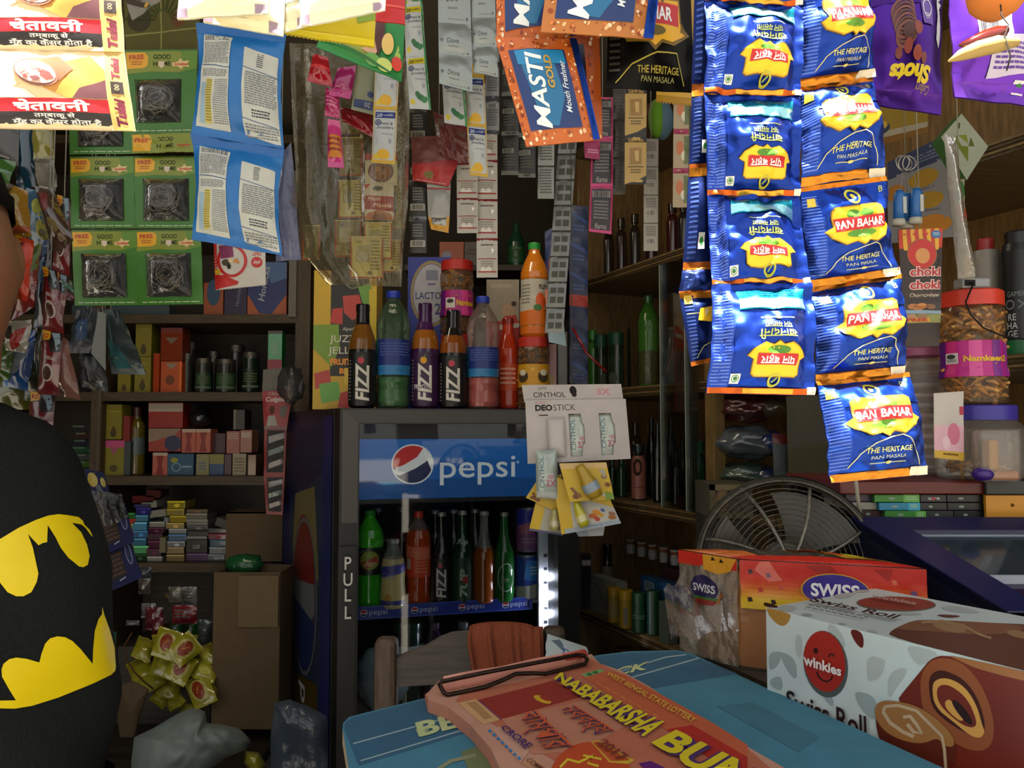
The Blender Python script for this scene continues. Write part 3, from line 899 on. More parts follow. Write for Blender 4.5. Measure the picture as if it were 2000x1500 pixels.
# -- orange and blue mouth freshener packets
def granules(n=120,seed=1,reg=None):
 r=random.Random(seed);o=[]
 for k in range(n):
  side=r.randrange(4)
  x,y=(r.uniform(0,100),r.uniform(1,11))if side==0 else(r.uniform(0,100),r.uniform(89,99))if side==1 else(r.uniform(1,8),r.uniform(0,100))if side==2 else(r.uniform(82,90),r.uniform(0,100))
  s_=r.uniform(.8,2.4)
  o.append(('e',x,y,s_,s_*r.uniform(.5,1),r.choice(['p:#e8b884','p:#7a2c12','p:#d87a34','p:#f0d6b4','p:#96411a']),r.uniform(0,3)))
 return o
def masti(seed,gold=True):
 o=granules(120,seed)+[('r',11,13,80,88,'p:#12306a'),('p',[(20,16),(62,14),(66,60),(50,86),(30,84)],'p:#1a6a9a'),('r',18,14,78,28,'p:#1f7fb4'),('r',91,0,100,100,'f:#173d94'),('t','MASTI',35,52,20,'m:#eaf2f2',{'rot':-PI/2+.12,'w':70,'h':20,'b':.02,'sh':.12}),('t','GOLD',54,36,12,'p:#b8923a',{'rot':-PI/2+.10,'w':33,'h':9,'b':.04}),('t','Mouth Freshner',70,50,10,'m:#dfe8ee',{'rot':-PI/2+.10,'w':50,'h':7,'sh':.2,'b':.01})]
 return o
packet('mouth_freshener_packet',[(1010,70),(1170,55),(1046,262),(1177,270)],0.56,'p:#b8561f',granules(90,12)+[('r',40,14,80,60,'p:#1c1a30'),('e',55,26,9,7,'p:#8a3a44'),('r',14,62,80,88,'p:#14306e'),('r',60,70,70,78,'m:#d8dce2')],t=.006,wr=.003,label='rear orange-bordered packet peeking out behind the leaning orange and blue packet',cat='packet',seed=13)
packet('mouth_freshener_packet',[(968,-130),(1105,-120),(970,92),(1128,70)],0.545,'p:#c2601f',masti(3),t=.005,wr=.0015,cu=.02,cv=.04,nu=16,nv=16,label='orange-bordered blue packet cut by the top edge, left one of the pair',cat='packet',seed=14)
packet('mouth_freshener_packet',[(967,72),(1126,76),(1028,286),(1172,272)],0.535,'p:#c2601f',masti(4),t=.006,wr=.0015,cu=.02,cv=.04,nu=16,nv=16,label='leaning orange-bordered blue packet hanging lowest of its kind',cat='packet',seed=15)
packet('mouth_freshener_packet',[(1080,-130),(1300,-130),(1056,62),(1276,76)],0.515,'p:#b8702e',masti(5),t=.006,wr=.0015,cu=.02,cv=.04,nu=16,nv=16,label='orange-bordered blue packet in front, overlapping the black and yellow packet',cat='packet',seed=16)
bk=[('r',0,0,100,28,'f:#1c1a16'),('r',52,10,96,22,'p:#e8d890'),('r',40,22,92,34,'p:#c0161e'),('t','PAN MASALA',60,28,8,'m:#ffffff',{'w':44,'b':.02})]
for k in range(14):
 bk.append(('r',3,36+k*4,15,37.6+k*4,'f:#57534a'))
bk+=[('p',[(26,48),(84,44),(86,58),(96,66),(76,74),(62,73),(54,78),(46,73),(22,72),(14,64),(26,58)],'p:#7a5c14'),('p',[(28,50),(82,46),(84,59),(93,66),(74,72),(62,71),(54,75),(46,71),(24,70),(17,64),(28,59)],'p:#f0b21c'),('r',27,49,82,62,'p:#c81d22'),('t','BAHAR',54,55.5,12,'m:#ffffff',{'w':40,'h':8.5,'b':.03}),('e',54,66,12,3,'p:#6a5a14'),('l',[(10,97),(28,86),(56,79),(80,78),(88,97)],1,'p:#b8a43a'),('t','THE HERITAGE',58,89,6,'p:#b8a43a',{'w':48,'b':.01}),('t','PAN MASALA',58,94,4,'p:#a8a05a',{'w':38})]
packet('black_sachet',[(1190,-130),(1345,-130),(1184,172),(1356,180)],0.55,'f:#15130f',bk,t=.01,wr=.002,cu=.12,cv=.05,nu=16,nv=18,label='black foil sachet with yellow and red badge, above the shelf glass',cat='sachet',seed=17)
packet('mustard_packet',[(1285,-60),(1360,-60),(1282,196),(1352,204)],0.60,'p:#b88a1e',[('r',0,88,100,96,'p:#d8a83a')],t=.004,wr=.001,zig=12,label='mustard yellow packet behind the black foil sachet',cat='packet',seed=18)
# -- purple chocolate packets, front right
cho=[('r',0,0,100,30,'f:#3d1a70'),('r',0,88,100,100,'f:#4d2384')]
for k in range(7):
 cho.append(('o',38,36+k*3.0,15-k*.5,8,2.2,'p:#5a2a22' if k%2 else 'p:#7a4030',-.3))
cho+=[('e',42,52,9,6,'p:#4a2018'),('e',52,50,5,5,'p:#8a3a2c'),('e',40,62,5,5,'p:#8a3a2c'),('e',53,66,6,5,'p:#964432'),('e',30,66,4,4,'p:#7a3428'),('e',64,68,4,4,'p:#7a3428'),('t','Shots',48,78,20,'p:#e8c81e',{'rot':PI,'w':56,'h':12,'b':.05,'sh':.25}),('t','Cadbury',66,86,7,'p:#a8864a',{'rot':PI,'w':22,'sh':.3}),('r',62,26,76,46,'p:#6a4aa0'),('o',69,34,5,6,1.2,'m:#d8d0e0'),('t','42',69,40,6,'m:#d8d0e0',{'rot':PI}),('p',[(88,22),(98,26),(90,58),(82,54)],'m:#c9c8d4')]
packet('chocolate_packet',[(1684,-60),(1842,-66),(1704,208),(1838,224)],0.55,'f:#4a2088',cho,t=.014,wr=.003,cu=.05,cv=.1,nu=16,nv=16,label='purple chocolate packet with upside-down yellow lettering, left of the lemon charm',cat='packet',seed=19)
cho2=[('r',0,0,100,20,'f:#4d2384'),('r',18,30,48,62,'m:#dcd8e4'),('bars',20,34,36,60,12,'m:#26222a'),('p',[(30,62),(66,58),(70,82),(30,86)],'m:#cfc6de'),('lines',34,64,66,82,6,'m:#6a4aa0'),('r',0,88,100,100,'f:#6a3aa8'),('r',58,86,70,94,'m:#e8e8e8'),('e',64,90,3,2.4,'p:#2f7a34'),('p',[(84,60),(100,50),(100,84),(82,84)],'m:#cfc6de')]
packet('chocolate_packet',[(1850,-70),(2040,-70),(1864,190),(2052,212)],0.47,'f:#6a36b4',cho2,t=.014,wr=.003,cu=.05,cv=.1,nu=16,nv=16,label='purple chocolate packet back with bar code, behind the lemon charm',cat='packet',seed=20)
c=at(1946,0,0.43)
t=thing('lemon_chilli_charm',c,'hanging lemon and dried chilli charm on a thread','charm')
MB().ball(c+Vector((0,0,.004)),(0.0152,0.0152,0.0144),'m:#d8823c',18,12,lambda d:1+.05*noise.noise(d*3)).ball(c+Vector((-.0105,-.0105,.007)),(.0036,.002,.004),'m:#a83a2c',8,6).build('lemon',t,loc=c)
def pep(px,r,spec,Y=.417):
 pts=[at(x,y,Y)for x,y in px]
 MB().tube(pts,r,spec,10).build('chilli',t,loc=pts[0])
pep([(1874,88),(1896,86),(1925,76),(1952,66),(1966,56)],[.0008,.0035,.0048,.0045,.002],'g:#5a1a12')
pep([(1852,120),(1876,108),(1910,96),(1950,86),(1988,82)],[.0005,.003,.0042,.0045,.0022],'m:#b89a5c',.414)
MB().tube([at(1950,-900,.43),at(1950,-40,.43),at(1956,30,.418),at(1970,48,.416),at(1962,70,.410),at(1974,110,.410),at(1966,138,.411)],.0004,'m:#2a2622',5).build('thread',t)
# -- blue and white snack packets
def snack(i):
 o=[('r',0,0,180,18,'p:#12569a'),('p',[(16,20),(78,24),(78,186),(8,184)],'m:#b8bab2'),('p',[(106,40),(172,48),(176,198),(106,186)],'m:#b8bab2'),('bars',20,22,74,32,16,'m:#3a3c44'),('lines',18,36,75,76,14,'m:#6a6e74'),('l',[(16,78),(78,82)],1.4,'m:#2a4a78'),('lines',18,86,76,100,5,'m:#6a6e74'),('r',28,104,42,178,'m:#b9ad62'),('r',16,110,27,178,'m:#8fa8b8'),('lines',46,104,76,178,22,'m:#74787c'),('lines',29,106,41,176,16,'m:#8a7e40'),('lines',132,48,144,74,7,'m:#54585e'),('l',[(106,76),(174,84)],1.2,'m:#2a4a78'),('lines',112,84,172,140,14,'m:#74787c'),('lines',124,146,160,160,3,'m:#3a3c44'),('l',[(106,162),(176,170)],1.2,'m:#2a4a78'),('lines',110,170,174,192,5,'m:#74787c'),('r',0,196,180,200,'p:#125ea0')]
 return o
strip('snack_packet_strip',[((382,44),(561,66)),((372,262),(556,292)),((374,468),(551,499))],0.86,'p:#1263a6',snack,180,200,'two joined blue and white snack packets seen from behind, hanging by scrubber cards','packet strip',part='snack_packet',t=.018,wr=.004,cu=.02,cv=.09,seed=31,nu=26,nv=30,p=.6,pinch=.10,L=.008,e0=.0008)
# -- green scrubber cards
def card_art(full=True):
 o=[('r',0,0,125,145,'p:#356a1c'),('r',0,0,125,3,'p:#2c5a14'),('p',[(0,3),(125,3),(125,34),(90,40),(40,38),(0,42)],'p:#747f20'),('p',[(96,3),(125,3),(125,34),(104,37)],'p:#567c22'),('p',[(2,5),(34,5),(40,12),(38,28),(30,32),(2,33)],'p:#d09a16'),('t','FREE',20,13,11,'p:#a8321c',{'w':26,'b':.03,'rot':-.06}),('lines',10,20,30,28,2,'p:#a8501c'),('t','GOOD',64,13,11,'m:#1c1e18',{'w':30,'b':.012}),('t','H   ME',64,25,11,'m:#1c1e18',{'w':31,'b':.012}),('p',[(58,21),(68,21),(68,29),(63,33),(58,29)],'m:#c9b8a8'),('p',[(82,24),(92,22),(96,16),(101,21),(112,20),(108,26),(113,31),(102,30),(97,35),(92,30),(83,30)],'p:#c9b07a'),('t','Scrubber',98,26,6,'p:#b8241c',{'w':24,'b':.03,'sh':.2}),('lines',8,139,118,142,1,'m:#b8c8a0')]
 return o
SG='scrubber cards on the hanging sheet'
def scrub_card(q,Y,label,seed,win=(17,46,104,130)):
 c=q4(q,Y)
 P=Patch(*c,wr=.0008,seed=seed)
 t=thing('scrubber_card',(c[0]+c[1])/2,label,'scrubber card',SG)
 mb=MB();patch_mesh(mb,P,'p:#356a1c',card_art(),125,145,8,8,.0012);mb.build('backing_card',t,loc=(c[0]+c[1])/2)
 pw=lambda x,y,d:P.pt(x/125,y/145,d)
 x0,y0,x1,y1=win
 mb=MB()
 fr_=[pw(x0,y0,.0016),pw(x1,y0,.0016),pw(x1,y1,.0016),pw(x0,y1,.0016)]
 mb.add(fr_,[(0,1,2,3)],'m:#10120f')
 mb.build('window',t,loc=(c[0]+c[1])/2)
 r=random.Random(seed)
 mb=MB()
 cx,cy=(x0+x1)/2+r.uniform(-5,3),(y0+y1)/2+r.uniform(-3,3)
 R=33*P.w/125
 for k in range(46):
  rad=R*r.uniform(.2,.92);h0=r.uniform(.003,.010)*(1.1-rad/R*.6);tilt=r.uniform(0,6.28);a0=r.uniform(0,6.28);ln=r.uniform(1.6,4.6)
  ox,oy=r.uniform(-.1,.1)*R,r.uniform(-.1,.1)*R
  pts=[]
  ux=(P.c[1]-P.c[0]).normalized();uy=(P.c[2]-P.c[0]).normalized()
  base=P.pt(cx/125,cy/145,.003)
  for i in range(14):
   a=a0+ln*i/13
   rr=rad*(1+.10*math.sin(a*5+k))
   pts.append(base+ux*(ox+rr*math.cos(a))+uy*(oy+rr*math.sin(a))+P.n*(h0+.003*math.sin(a*2+tilt)))
  mb.tube(pts,r.uniform(.0005,.0010),'r:#7d766a',4)
 mb.ball(P.pt(cx/125,cy/145,.004),(R*.85,.003,R*.85),'m:#1c1a18',16,8)
 mb.build('steel_scrubber',t,loc=(c[0]+c[1])/2)
 mb=MB()
 def dome(u,v):
  p=pw(x0+(x1-x0)*u,y0+(y1-y0)*v,0)
  return p+P.n*(.0022+.013*min(1,4.5*min(u,1-u))**.6*min(1,4.5*min(v,1-v))**.6)
 mb.grid(dome,16,16,'c:#ffffff@0.01')
 mb.build('blister',t,loc=(c[0]+c[1])/2)
 return t
YS=1.06
scrub_card([(136,160),(262,158),(136,302),(262,301)],YS+.004,'green scrubber card mostly hidden behind the tobacco sachets',41)
scrub_card([(244,98),(386,96),(256,262),(380,260)],YS,'green scrubber card with torn ragged header, between tobacco sachets and snack packets',42,(14,52,98,126))
for q,lab,sd in(([(137,306),(262,305),(139,446),(264,446)],'green scrubber card, upper left of the four complete ones',43),([(262,305),(390,305),(264,446),(391,446)],'green scrubber card, upper right of the four complete ones, beside snack packets',44),([(140,449),(266,449),(146,597),(271,596)],'green scrubber card, lower left of the four, lowest corner above the dark pouches',45),([(266,449),(392,448),(271,596),(397,594)],'green scrubber card, lower right of the four, beside the red and white leaflet',46)):
 scrub_card(q,YS,lab,sd)
packet('torn_card_header',[(256,262),(384,260),(258,300),(384,296)],YS-.012,'p:#747f20',[('r',0,0,100,100,'p:#747f20'),('p',[(2,5),(28,5),(32,40),(28,90),(2,90)],'p:#d09a16'),('t','FREE',16,34,28,'p:#a8321c',{'w':22,'b':.03}),('t','GOOD',52,28,30,'m:#1c1e18',{'w':25,'b':.012}),('t','H   ME',52,66,30,'m:#1c1e18',{'w':26,'b':.012}),('t','Scrubber',80,60,20,'p:#b8241c',{'w':20,'b':.03,'sh':.2})],t=0,wr=.004,zig=9,label='torn strip of green card header left hanging between two scrubber rows',cat='card',seed=47)
la=[('r',0,0,100,100,'m:#4e4a22'),('l',[(49,0),(49,100)],2,'m:#7a7644'),('l',[(0,80),(100,74)],2,'m:#7a7644'),('e',72,62,9,10,'m:#5a3a22'),('e',20,60,16,16,'m:#33301c')]
for k in range(11):
 a=PI*k/10
 la.append(('l',[(52+10*math.cos(a),62-10*math.sin(a)),(50+50*math.cos(a),60-55*math.sin(a))],1.6,'m:#2f3a18'))
packet('printed_card',[(240,-60),(392,-60),(246,104),(388,96)],1.075,'m:#4e4a22',la,t=0,wr=.002,label='dull yellow card with leaf rays above the torn scrubber card',cat='card',seed=48)
packet('price_leaflet',[(232,-40),(306,-48),(258,40),(318,-2)],0.95,'m:#77746c',[('lines',30,10,90,70,8,'m:#4a4844'),('p',[(0,40),(60,86),(60,100),(0,60)],'m:#3a3026'),('e',52,88,8,7,'p:#a8822a')],t=0,wr=.002,label='grey tilted leaflet at the very top beside the tobacco sachets',cat='leaflet',seed=49)
pa=[('r',0,0,100,100,'m:#c4bfb6'),('r',0,0,6,100,'p:#b3201f'),('p',[(0,70),(20,72),(48,88),(44,94),(0,100)],'p:#b3201f'),('o',36,42,27,33,6,'p:#b3201f'),('p',[(10,10),(38,8),(40,34),(14,38)],'p:#7a2350'),('e',24,46,8,7,'m:#4a4436'),('e',34,42,5,5,'m:#d8c89a'),('p',[(38,44),(46,36),(52,50)],'p:#c87a2a'),('e',30,54,4,6,'m:#2c2822'),('e',84,46,11,13,'p:#b3201f'),('t','play',84,46,12,'m:#e8e4dc',{'rot':PI,'w':14,'sh':.2}),('t','FAST',84,26,12,'p:#b3201f',{'rot':PI,'w':16,'b':.02}),('r',1,60,12,70,'p:#c8a21e')]
packet('leaflet_packet',[(417,470),(518,476),(421,566),(519,556)],1.10,'m:#c4bfb6',pa,t=.003,wr=.001,zig=18,label='white and red packet with a ring picture below the snack packets',cat='packet',seed=50)
packet('plastic_sheet',[(528,330),(570,280),(540,512),(586,506)],0.95,'c:#8a90b4@0.42',None,t=.01,wr=.006,label='hazy lilac plastic sheet beside the snack packets',cat='plastic sheet',seed=51,hang=True)
# -- masala bag
YM=1.16
MG='masala sachets inside the clear hanging bag'
def masala(seed,dim=False):
 y='p:#a39a58' if not dim else 'p:#6d6534'
 o=[('r',0,0,100,100,'m:#8a3a24'),('r',4,4,96,96,y),('r',0,0,100,3,'p:#b3ab70'),('r',18,22,62,62,'m:#8f8a66'),('e',40,50,16,13,'m:#9c9886'),('lines',64,10,92,84,9,'m:#6a6434'),('e',60,88,7,5,'m:#5a5428'),('t','M.R.P.',28,14,8,'m:#4a4626')]
 return o
food=[('r',0,0,100,100,'p:#b8b4a0'),('r',0,0,100,22,'p:#9a2a1e'),('e',50,58,40,34,'p:#5a2a16'),('e',50,58,33,27,'p:#7a4a22'),('e',40,52,10,8,'p:#96622a'),('e',60,64,10,7,'p:#8a5a28'),('e',58,48,7,5,'p:#5f3418')]
meat=[('r',0,0,100,100,'m:#c2bdb0'),('p',[(0,32),(100,36),(100,78),(0,70)],'p:#8f1f1a'),('e',46,12,17,8,'m:#2c2a22'),('o',46,12,13,5,1,'m:#a8a48a'),('p',[(0,0),(20,0),(0,16)],'p:#a8302a'),('t','Meat',34,42,16,'m:#e8dcc8',{'w':44,'sh':.2}),('t','Masala',62,60,16,'m:#e8dcc8',{'w':60,'sh':.2}),('p',[(0,92),(14,80),(50,74),(88,82),(100,94),(100,100),(0,100)],'p:#9a5a24'),('e',50,92,26,8,'p:#6a3016')]
for x0,y0,x1,y1,ar,bs,dy,lab in((660,222,711,262,masala(1,1),'p:#8a8348',.03,'dim olive masala sachet topmost in the clear bag, half behind the pink toffees'),(663,268,709,344,masala(2,1),'p:#8f884e',.02,'dull yellow masala sachet in the clear bag beside the food-print sachet'),(713,300,776,362,food,'p:#b8b4a0',.012,'masala sachet with a round curry dish picture in the clear bag'),(661,352,710,426,masala(3),'p:#a39a58',.018,'yellow masala sachet directly left of the red meat masala sachet'),(712,360,769,430,meat,'m:#c2bdb0',.010,'red and white masala sachet with slanted lettering in the clear bag'),(769,352,786,450,masala(4),'p:#a39a58',.03,'thin sliver of yellow sachet at the right edge of the bag'),(654,430,706,502,masala(5,1),'p:#8a8348',.025,'dull olive masala sachet behind the brightest one at the bag bottom'),(711,434,766,506,masala(6),'p:#b0a760',.008,'yellow masala sachet just under the red meat masala sachet'),(738,468,784,532,masala(7),'p:#b3aa64',.02,'yellow masala sachet in the lower right corner of the bag'),(684,462,748,544,masala(8),'p:#d0c88a',.0,'brightest yellow masala sachet with white edge at the bag bottom'),(590,440,626,508,masala(9,1),'p:#7a7340',.03,'yellow masala sachet alone in the left fold of the bag')):
 packet('masala_sachet',R4(x0,y0,x1,y1),YM+dy,bs,ar,t=.004,wr=.001,label=lab,cat='sachet',group=MG,seed=x0)
mb=MB()
def bag_side(front):
 def fn(u,v):
  cpt=[(565,84,792,92),(572,250,800,220),(582,400,797,400),(596,500,788,480),(640,556,784,560)]
  k=v*(len(cpt)-1);i=min(int(k),len(cpt)-2);f=k-i
  a=[cpt[i][j]+(cpt[i+1][j]-cpt[i][j])*f for j in range(4)]
  x=a[0]+(a[2]-a[0])*u;y=a[1]+(a[3]-a[1])*u
  d=(-.022 if front else.05)*max(0,math.sin(PI*u))**.5*(.4+.6*math.sin(PI*min(1,v*.95)))
  w=.012*noise.noise(Vector((u*7,v*2.2,3 if front else 9)))+.004*noise.noise(Vector((u*17,v*7,5)))
  return at(x,y,YM+.005+d+(w if 0<u<1 else 0))
 return fn
mb.grid(bag_side(True),46,60,'c:#d8cca0@0.06');mb.grid(bag_side(False),24,30,'c:#d8cca0@0.06')
o=mb.build('clear_bag',loc=at(680,84,YM));tag(o,'large crinkled clear plastic bag holding masala sachets','plastic bag')
def toffee(name,q,Y,spec,label,art=None,seed=1):
 packet(name,q,Y,spec,art,t=.008,wr=.002,cu=.04,cv=.16,label=label,cat='toffee',group='wrapped toffees on the hanging strips',seed=seed)
toffee('wrapped_toffee',[(612,104),(640,112),(600,158),(650,170)],1.09,'g:#a01620','deep red wrapped toffee topmost below the fruit-print packet',[('r',0,40,100,52,'p:#c83a3a')],61)
toffee('wrapped_toffee',[(660,132),(696,128),(642,186),(684,194)],1.095,'g:#8f1d5a','magenta wrapped toffee slanting beside the deep red one',[('r',0,78,100,100,'p:#b03a7a')],62)
toffee('wrapped_toffee',[(636,170),(662,184),(634,226),(664,232)],1.10,'g:#a8285c','pink wrapped toffee under the magenta slanting one',[('lines',10,30,90,70,3,'p:#d87aa0')],63)
toffee('wrapped_toffee',[(640,232),(664,236),(640,326),(672,328)],1.10,'g:#c23a7a','long pink wrapped toffee with orange lettering patch, lowest of the toffees',[('r',4,34,94,80,'p:#c87a1e'),('lines',10,40,90,72,3,'p:#8a2414'),('r',0,84,100,100,'p:#c2508a')],64)
toffee('wrapped_toffee',[(664,210),(724,218),(668,236),(730,270)],1.13,'g:#8a1422','dark red wrapped toffee behind the upside-down shampoo sachet',None,65)
# -- shampoo and small sachet strips
def hs(flavor,flip=False):
 ban,tx=('p:#b8a818','m:#2a3a2a')if flavor=='mint' else('p:#1d2f72','m:#c8ccd4')
 o=[('r',0,0,45,105,'p:#a9adac'),('r',4,4,42,17,ban),('t','20',12,11,11,tx,{'b':.02}),('lines',20,8,38,14,2,tx),('e',10,26,6,6,'p:#1c2a5c'),('o',10,26,3,3,1.2,'m:#a9adac'),('t','head &',27,28,8,'m:#2a3048',{'w':22,'sh':.2}),('t','shoulders',24,36,8,'m:#2a3048',{'w':32,'sh':.2}),('lines',18,48,38,52,1,'m:#8a8e92'),('e',34,62,3,5,'m:#8f94a0'),('l',[(8,56),(12,72)],1.2,'m:#8f94a0')]
 if flavor=='mint':
  o+=[('r',41,0,45,105,'p:#1d7a3a'),('e',26,84,10,6,'p:#145a2c',.5),('e',34,88,7,5,'p:#1a6a34',-.6),('e',20,78,6,5,'p:#145a2c',1),('e',8,92,5,6,'p:#b8a818')]
 else:
  o+=[('r',0,0,3,105,'p:#b8921c'),('r',42,0,45,105,'p:#b8921c'),('e',22,88,12,10,'p:#c89a14'),('e',9,92,5,5,'p:#c8a82a'),('r',0,98,45,105,'p:#b8921c')]
 return o
strip('shampoo_sachet_strip',[((734,106),(782,108)),((730,214),(776,216)),((726,318),(772,322))],1.075,'p:#a9adac',hs('lemon'),45,105,'lemon-yellow edged shampoo sachet strip in front of the masala bag','sachet strip',seed=71)
strip('shampoo_sachet_strip',[((700,116),(742,116)),((686,214),(732,226))],1.10,'p:#7a7e5c',[('r',0,0,45,105,'p:#777a5c'),('r',3,82,40,98,'p:#1d2f58'),('t','20',30,90,12,'m:#a8acb0',{'rot':PI}),('e',34,70,6,6,'p:#1c2a5c'),('r',42,0,45,105,'p:#b8921c')],45,105,'dull shampoo sachet hanging upside down beside the lemon-edged strip','sachet strip',seed=72)
strip('shampoo_sachet_strip',[((783,-30),(820,-30)),((788,12),(825,8)),((793,112),(832,108)),((800,212),(842,214))],1.06,'p:#a9adac',hs('mint'),45,105,'mint-leaf shampoo sachet strip, longer one beside the green fruit-print packet','sachet strip',seed=73)
strip('shampoo_sachet_strip',[((866,60),(900,60)),((863,146),(906,152)),((868,240),(913,247))],1.10,'p:#a9adac',hs('mint'),45,105,'mint-leaf shampoo sachet strip emerging below the silver sachets','sachet strip',seed=74)
strip('shampoo_sachet_strip',[((910,60),(945,60)),((908,150),(946,152)),((912,246),(950,250)),((918,342),(953,347))],1.11,'p:#a9adac',hs('lemon'),45,105,'lemon-yellow edged shampoo sachet strip below the silver sachets','sachet strip',seed=75)
def dove(i):
 return[('t','Dove',44,58,22,'m:#5c6462',{'w':36,'sh':.15}),('lines',30,74,60,80,1,'m:#7a8280'),('p',[(4,50),(16,56),(8,64)],'m:#66706e'),('lines',30,92,80,95,1,'m:#7a8280'),('e',88,92,3,3,'m:#5c6462')]
strip('silver_sachet_strip',[((855,-70),(917,-70)),((856,44),(920,48)),((857,104),(922,112)),((858,163),(923,180))],1.04,'f:#8d9492@0.45',dove,100,100,'silver grey soap sachet strip, longer of the joined pair','sachet strip',t=.004,seed=76)
strip('silver_sachet_strip',[((918,-70),(966,-70)),((921,36),(968,34)),((923,92),(970,90)),((925,140),(973,151))],1.045,'f:#8d9492@0.45',dove,100,100,'silver grey soap sachet strip, shorter one touching the orange-bordered packets','sachet strip',t=.004,seed=77)
def plainbar(c1,c2,c3=None,bar=True):
 o=[('r',0,0,100,8,c2),('r',0,90,100,100,c2),('lines',14,30,86,80,7,c3 or 'm:#55585a')]
 if bar:
  o+=[('r',14,12,86,26,'m:#9a9c98'),('bars',20,13,80,25,14,'m:#2a2c2e')]
 return o
def hstrip(label,pairs,Y,base,art,seed,name='sachet_strip',t=.003,**kw):
 return strip(name,pairs,Y,base,art,100,100,label,'sachet strip',t=t,seed=seed,nu=8,nv=8,**kw)
def straight(x0,x1,y0,y1,n,dx=0):
 return[((x0+dx*i/n,y0+(y1-y0)*i/n),(x1+dx*i/n,y0+(y1-y0)*i/n))for i in range(n+1)]
hstrip('grey striped sachet strip behind the lemon-edged shampoo below the silver ones',straight(948,975,60,262,3),1.16,'p:#77787a',plainbar(0,'m:#3a3c44'),81)
RW=[('r',0,0,100,6,'m:#6a1a1c'),('lines',20,16,80,22,1,'m:#4a4440'),('r',6,52,94,54,'m:#8a3028'),('r',6,84,94,88,'p:#8a2420'),('p',[(70,26),(84,30),(74,40)],'m:#e8e4de'),('p',[(20,78),(32,70),(44,78),(58,70),(70,78),(70,84),(20,84)],'m:#cfc9c0'),('lines',20,58,80,76,3,'m:#8a8478')]
hstrip('white sachet strip with thin red lines, shorter one above the yellow snack jar',straight(891,932,250,455,3,2),1.20,'m:#aaa59c',RW,82)
hstrip('white sachet strip with thin red lines, long one reaching beside the orange drink bottle',straight(930,971,160,542,5,1),1.21,'m:#aaa59c',RW,83)
CB_=[('r',0,0,100,14,'f:#6a6a68'),('lines',22,22,80,60,5,'m:#7a7872'),('r',8,66,92,84,'m:#a8a49a'),('bars',14,68,86,82,14,'m:#1c1a18')]
hstrip('black coffee sachet strip hanging above the white round-panel box',straight(799,833,210,494,4),1.20,'p:#1c1a18',CB_,84)
hstrip('silver sachet strip ending in a yellow corner under the red packet',[((834,270),(880,270)),((834,366),(880,368)),((836,424),(878,424)),((842,448),(876,455))],1.19,'f:#8f8c86@0.4',lambda i:[('r',0,0,100,6,'p:#8a2420')]if i<2 else[('r',0,0,100,100,'p:#b8861a'),('r',14,0,86,60,'f:#9a978e')],85)
packet('red_sachet',[(803,268),(916,262),(806,352),(876,364)],1.185,'p:#8f1a1a',[('r',0,64,100,100,'p:#a01c1c'),('p',[(0,0),(100,0),(100,50),(0,64)],'p:#6a3a34'),('e',42,84,12,8,'p:#6a5a1c'),('lines',10,96,90,99,1,'m:#c8a09a')],t=.006,wr=.003,label='red and brown cellophane packet hanging below the mint shampoo strip',cat='packet',seed=86)
packet('red_film',[(845,215),(915,250),(858,300),(914,322)],1.17,'c:#8a3a34@0.4',None,t=.006,wr=.006,label='crumpled reddish plastic film above the white sachet strips',cat='plastic film',seed=87)
BLK=[('lines',12,8,88,30,4,'m:#55564e'),('r',6,34,70,46,'m:#8a8a80'),('bars',10,35,66,45,14,'m:#1a1a18'),('lines',12,52,88,80,4,'m:#55564e'),('r',0,90,100,100,'f:#5a5a52')]
hstrip('dark sachet strip first of the two under the leaning orange-bordered packet',straight(980,1014,110,342,3,-1),1.25,'f:#22221e@0.3',BLK,88)
hstrip('dark sachet strip second of the two, touching the pale grey strips',straight(1012,1046,110,347,3),1.255,'f:#22221e@0.3',BLK,89)
GRY=[('r',0,0,100,5,'m:#3c3c38'),('lines',14,12,86,88,9,'m:#55554f')]
hstrip('pale grey sachet strip, shorter one beside the long silver strip',straight(1052,1084,130,388,4,-2),1.27,'f:#7f817c@0.3',GRY,90)
hstrip('long silver strip of tiny sachets hanging down beside the orange drink bottle',[((1100-4*i*.9,150+50*i),(1136-4*i*.9,150+50*i))for i in range(11)],1.30,'f:#6f716e@0.35',[('r',0,0,100,8,'m:#35362f'),('r',14,24,46,46,'m:#4a4c46'),('r',54,24,88,46,'m:#4a4c46'),('r',14,60,46,84,'m:#4a4c46'),('r',54,60,88,84,'m:#4a4c46')],91)
PK=lambda i:[('r',0,0,100,6,'p:#a01c58'),('r',0,0,8,100,'p:#a01c58'),('r',92,0,100,100,'p:#a01c58'),('r',10,10,90,24,'m:#8a8684'),('bars',14,11,86,23,14,'m:#1c181a'),('lines',18,32,82,74,6,'m:#7a7476'),('t','fiama',50,86,16,'m:#b0a8ac',{'w':50,'sh':.2}),('r',0,94,100,100,'p:#b83070')]
hstrip('black and magenta sachet strip in front of the tan cabinet end',[((1157,190),(1197,190)),((1155,272),(1197,272)),((1153,364),(1197,364)),((1150,452),(1194,458))],1.27,'p:#1f1a1e',PK,92)
packet('magenta_sachet',[(1140,268),(1172,268),(1142,308),(1171,312)],1.26,'p:#8a1a4c',[('lines',20,60,90,80,2,'m:#c890a8')],t=.003,label='small magenta sachet beside the rear orange-bordered packet',cat='sachet',seed=93)
hstrip('grey-brown sachet strip between the magenta and the gold strips',straight(1197,1222,160,380,3),1.29,'f:#4a463e@0.25',GRY,94)
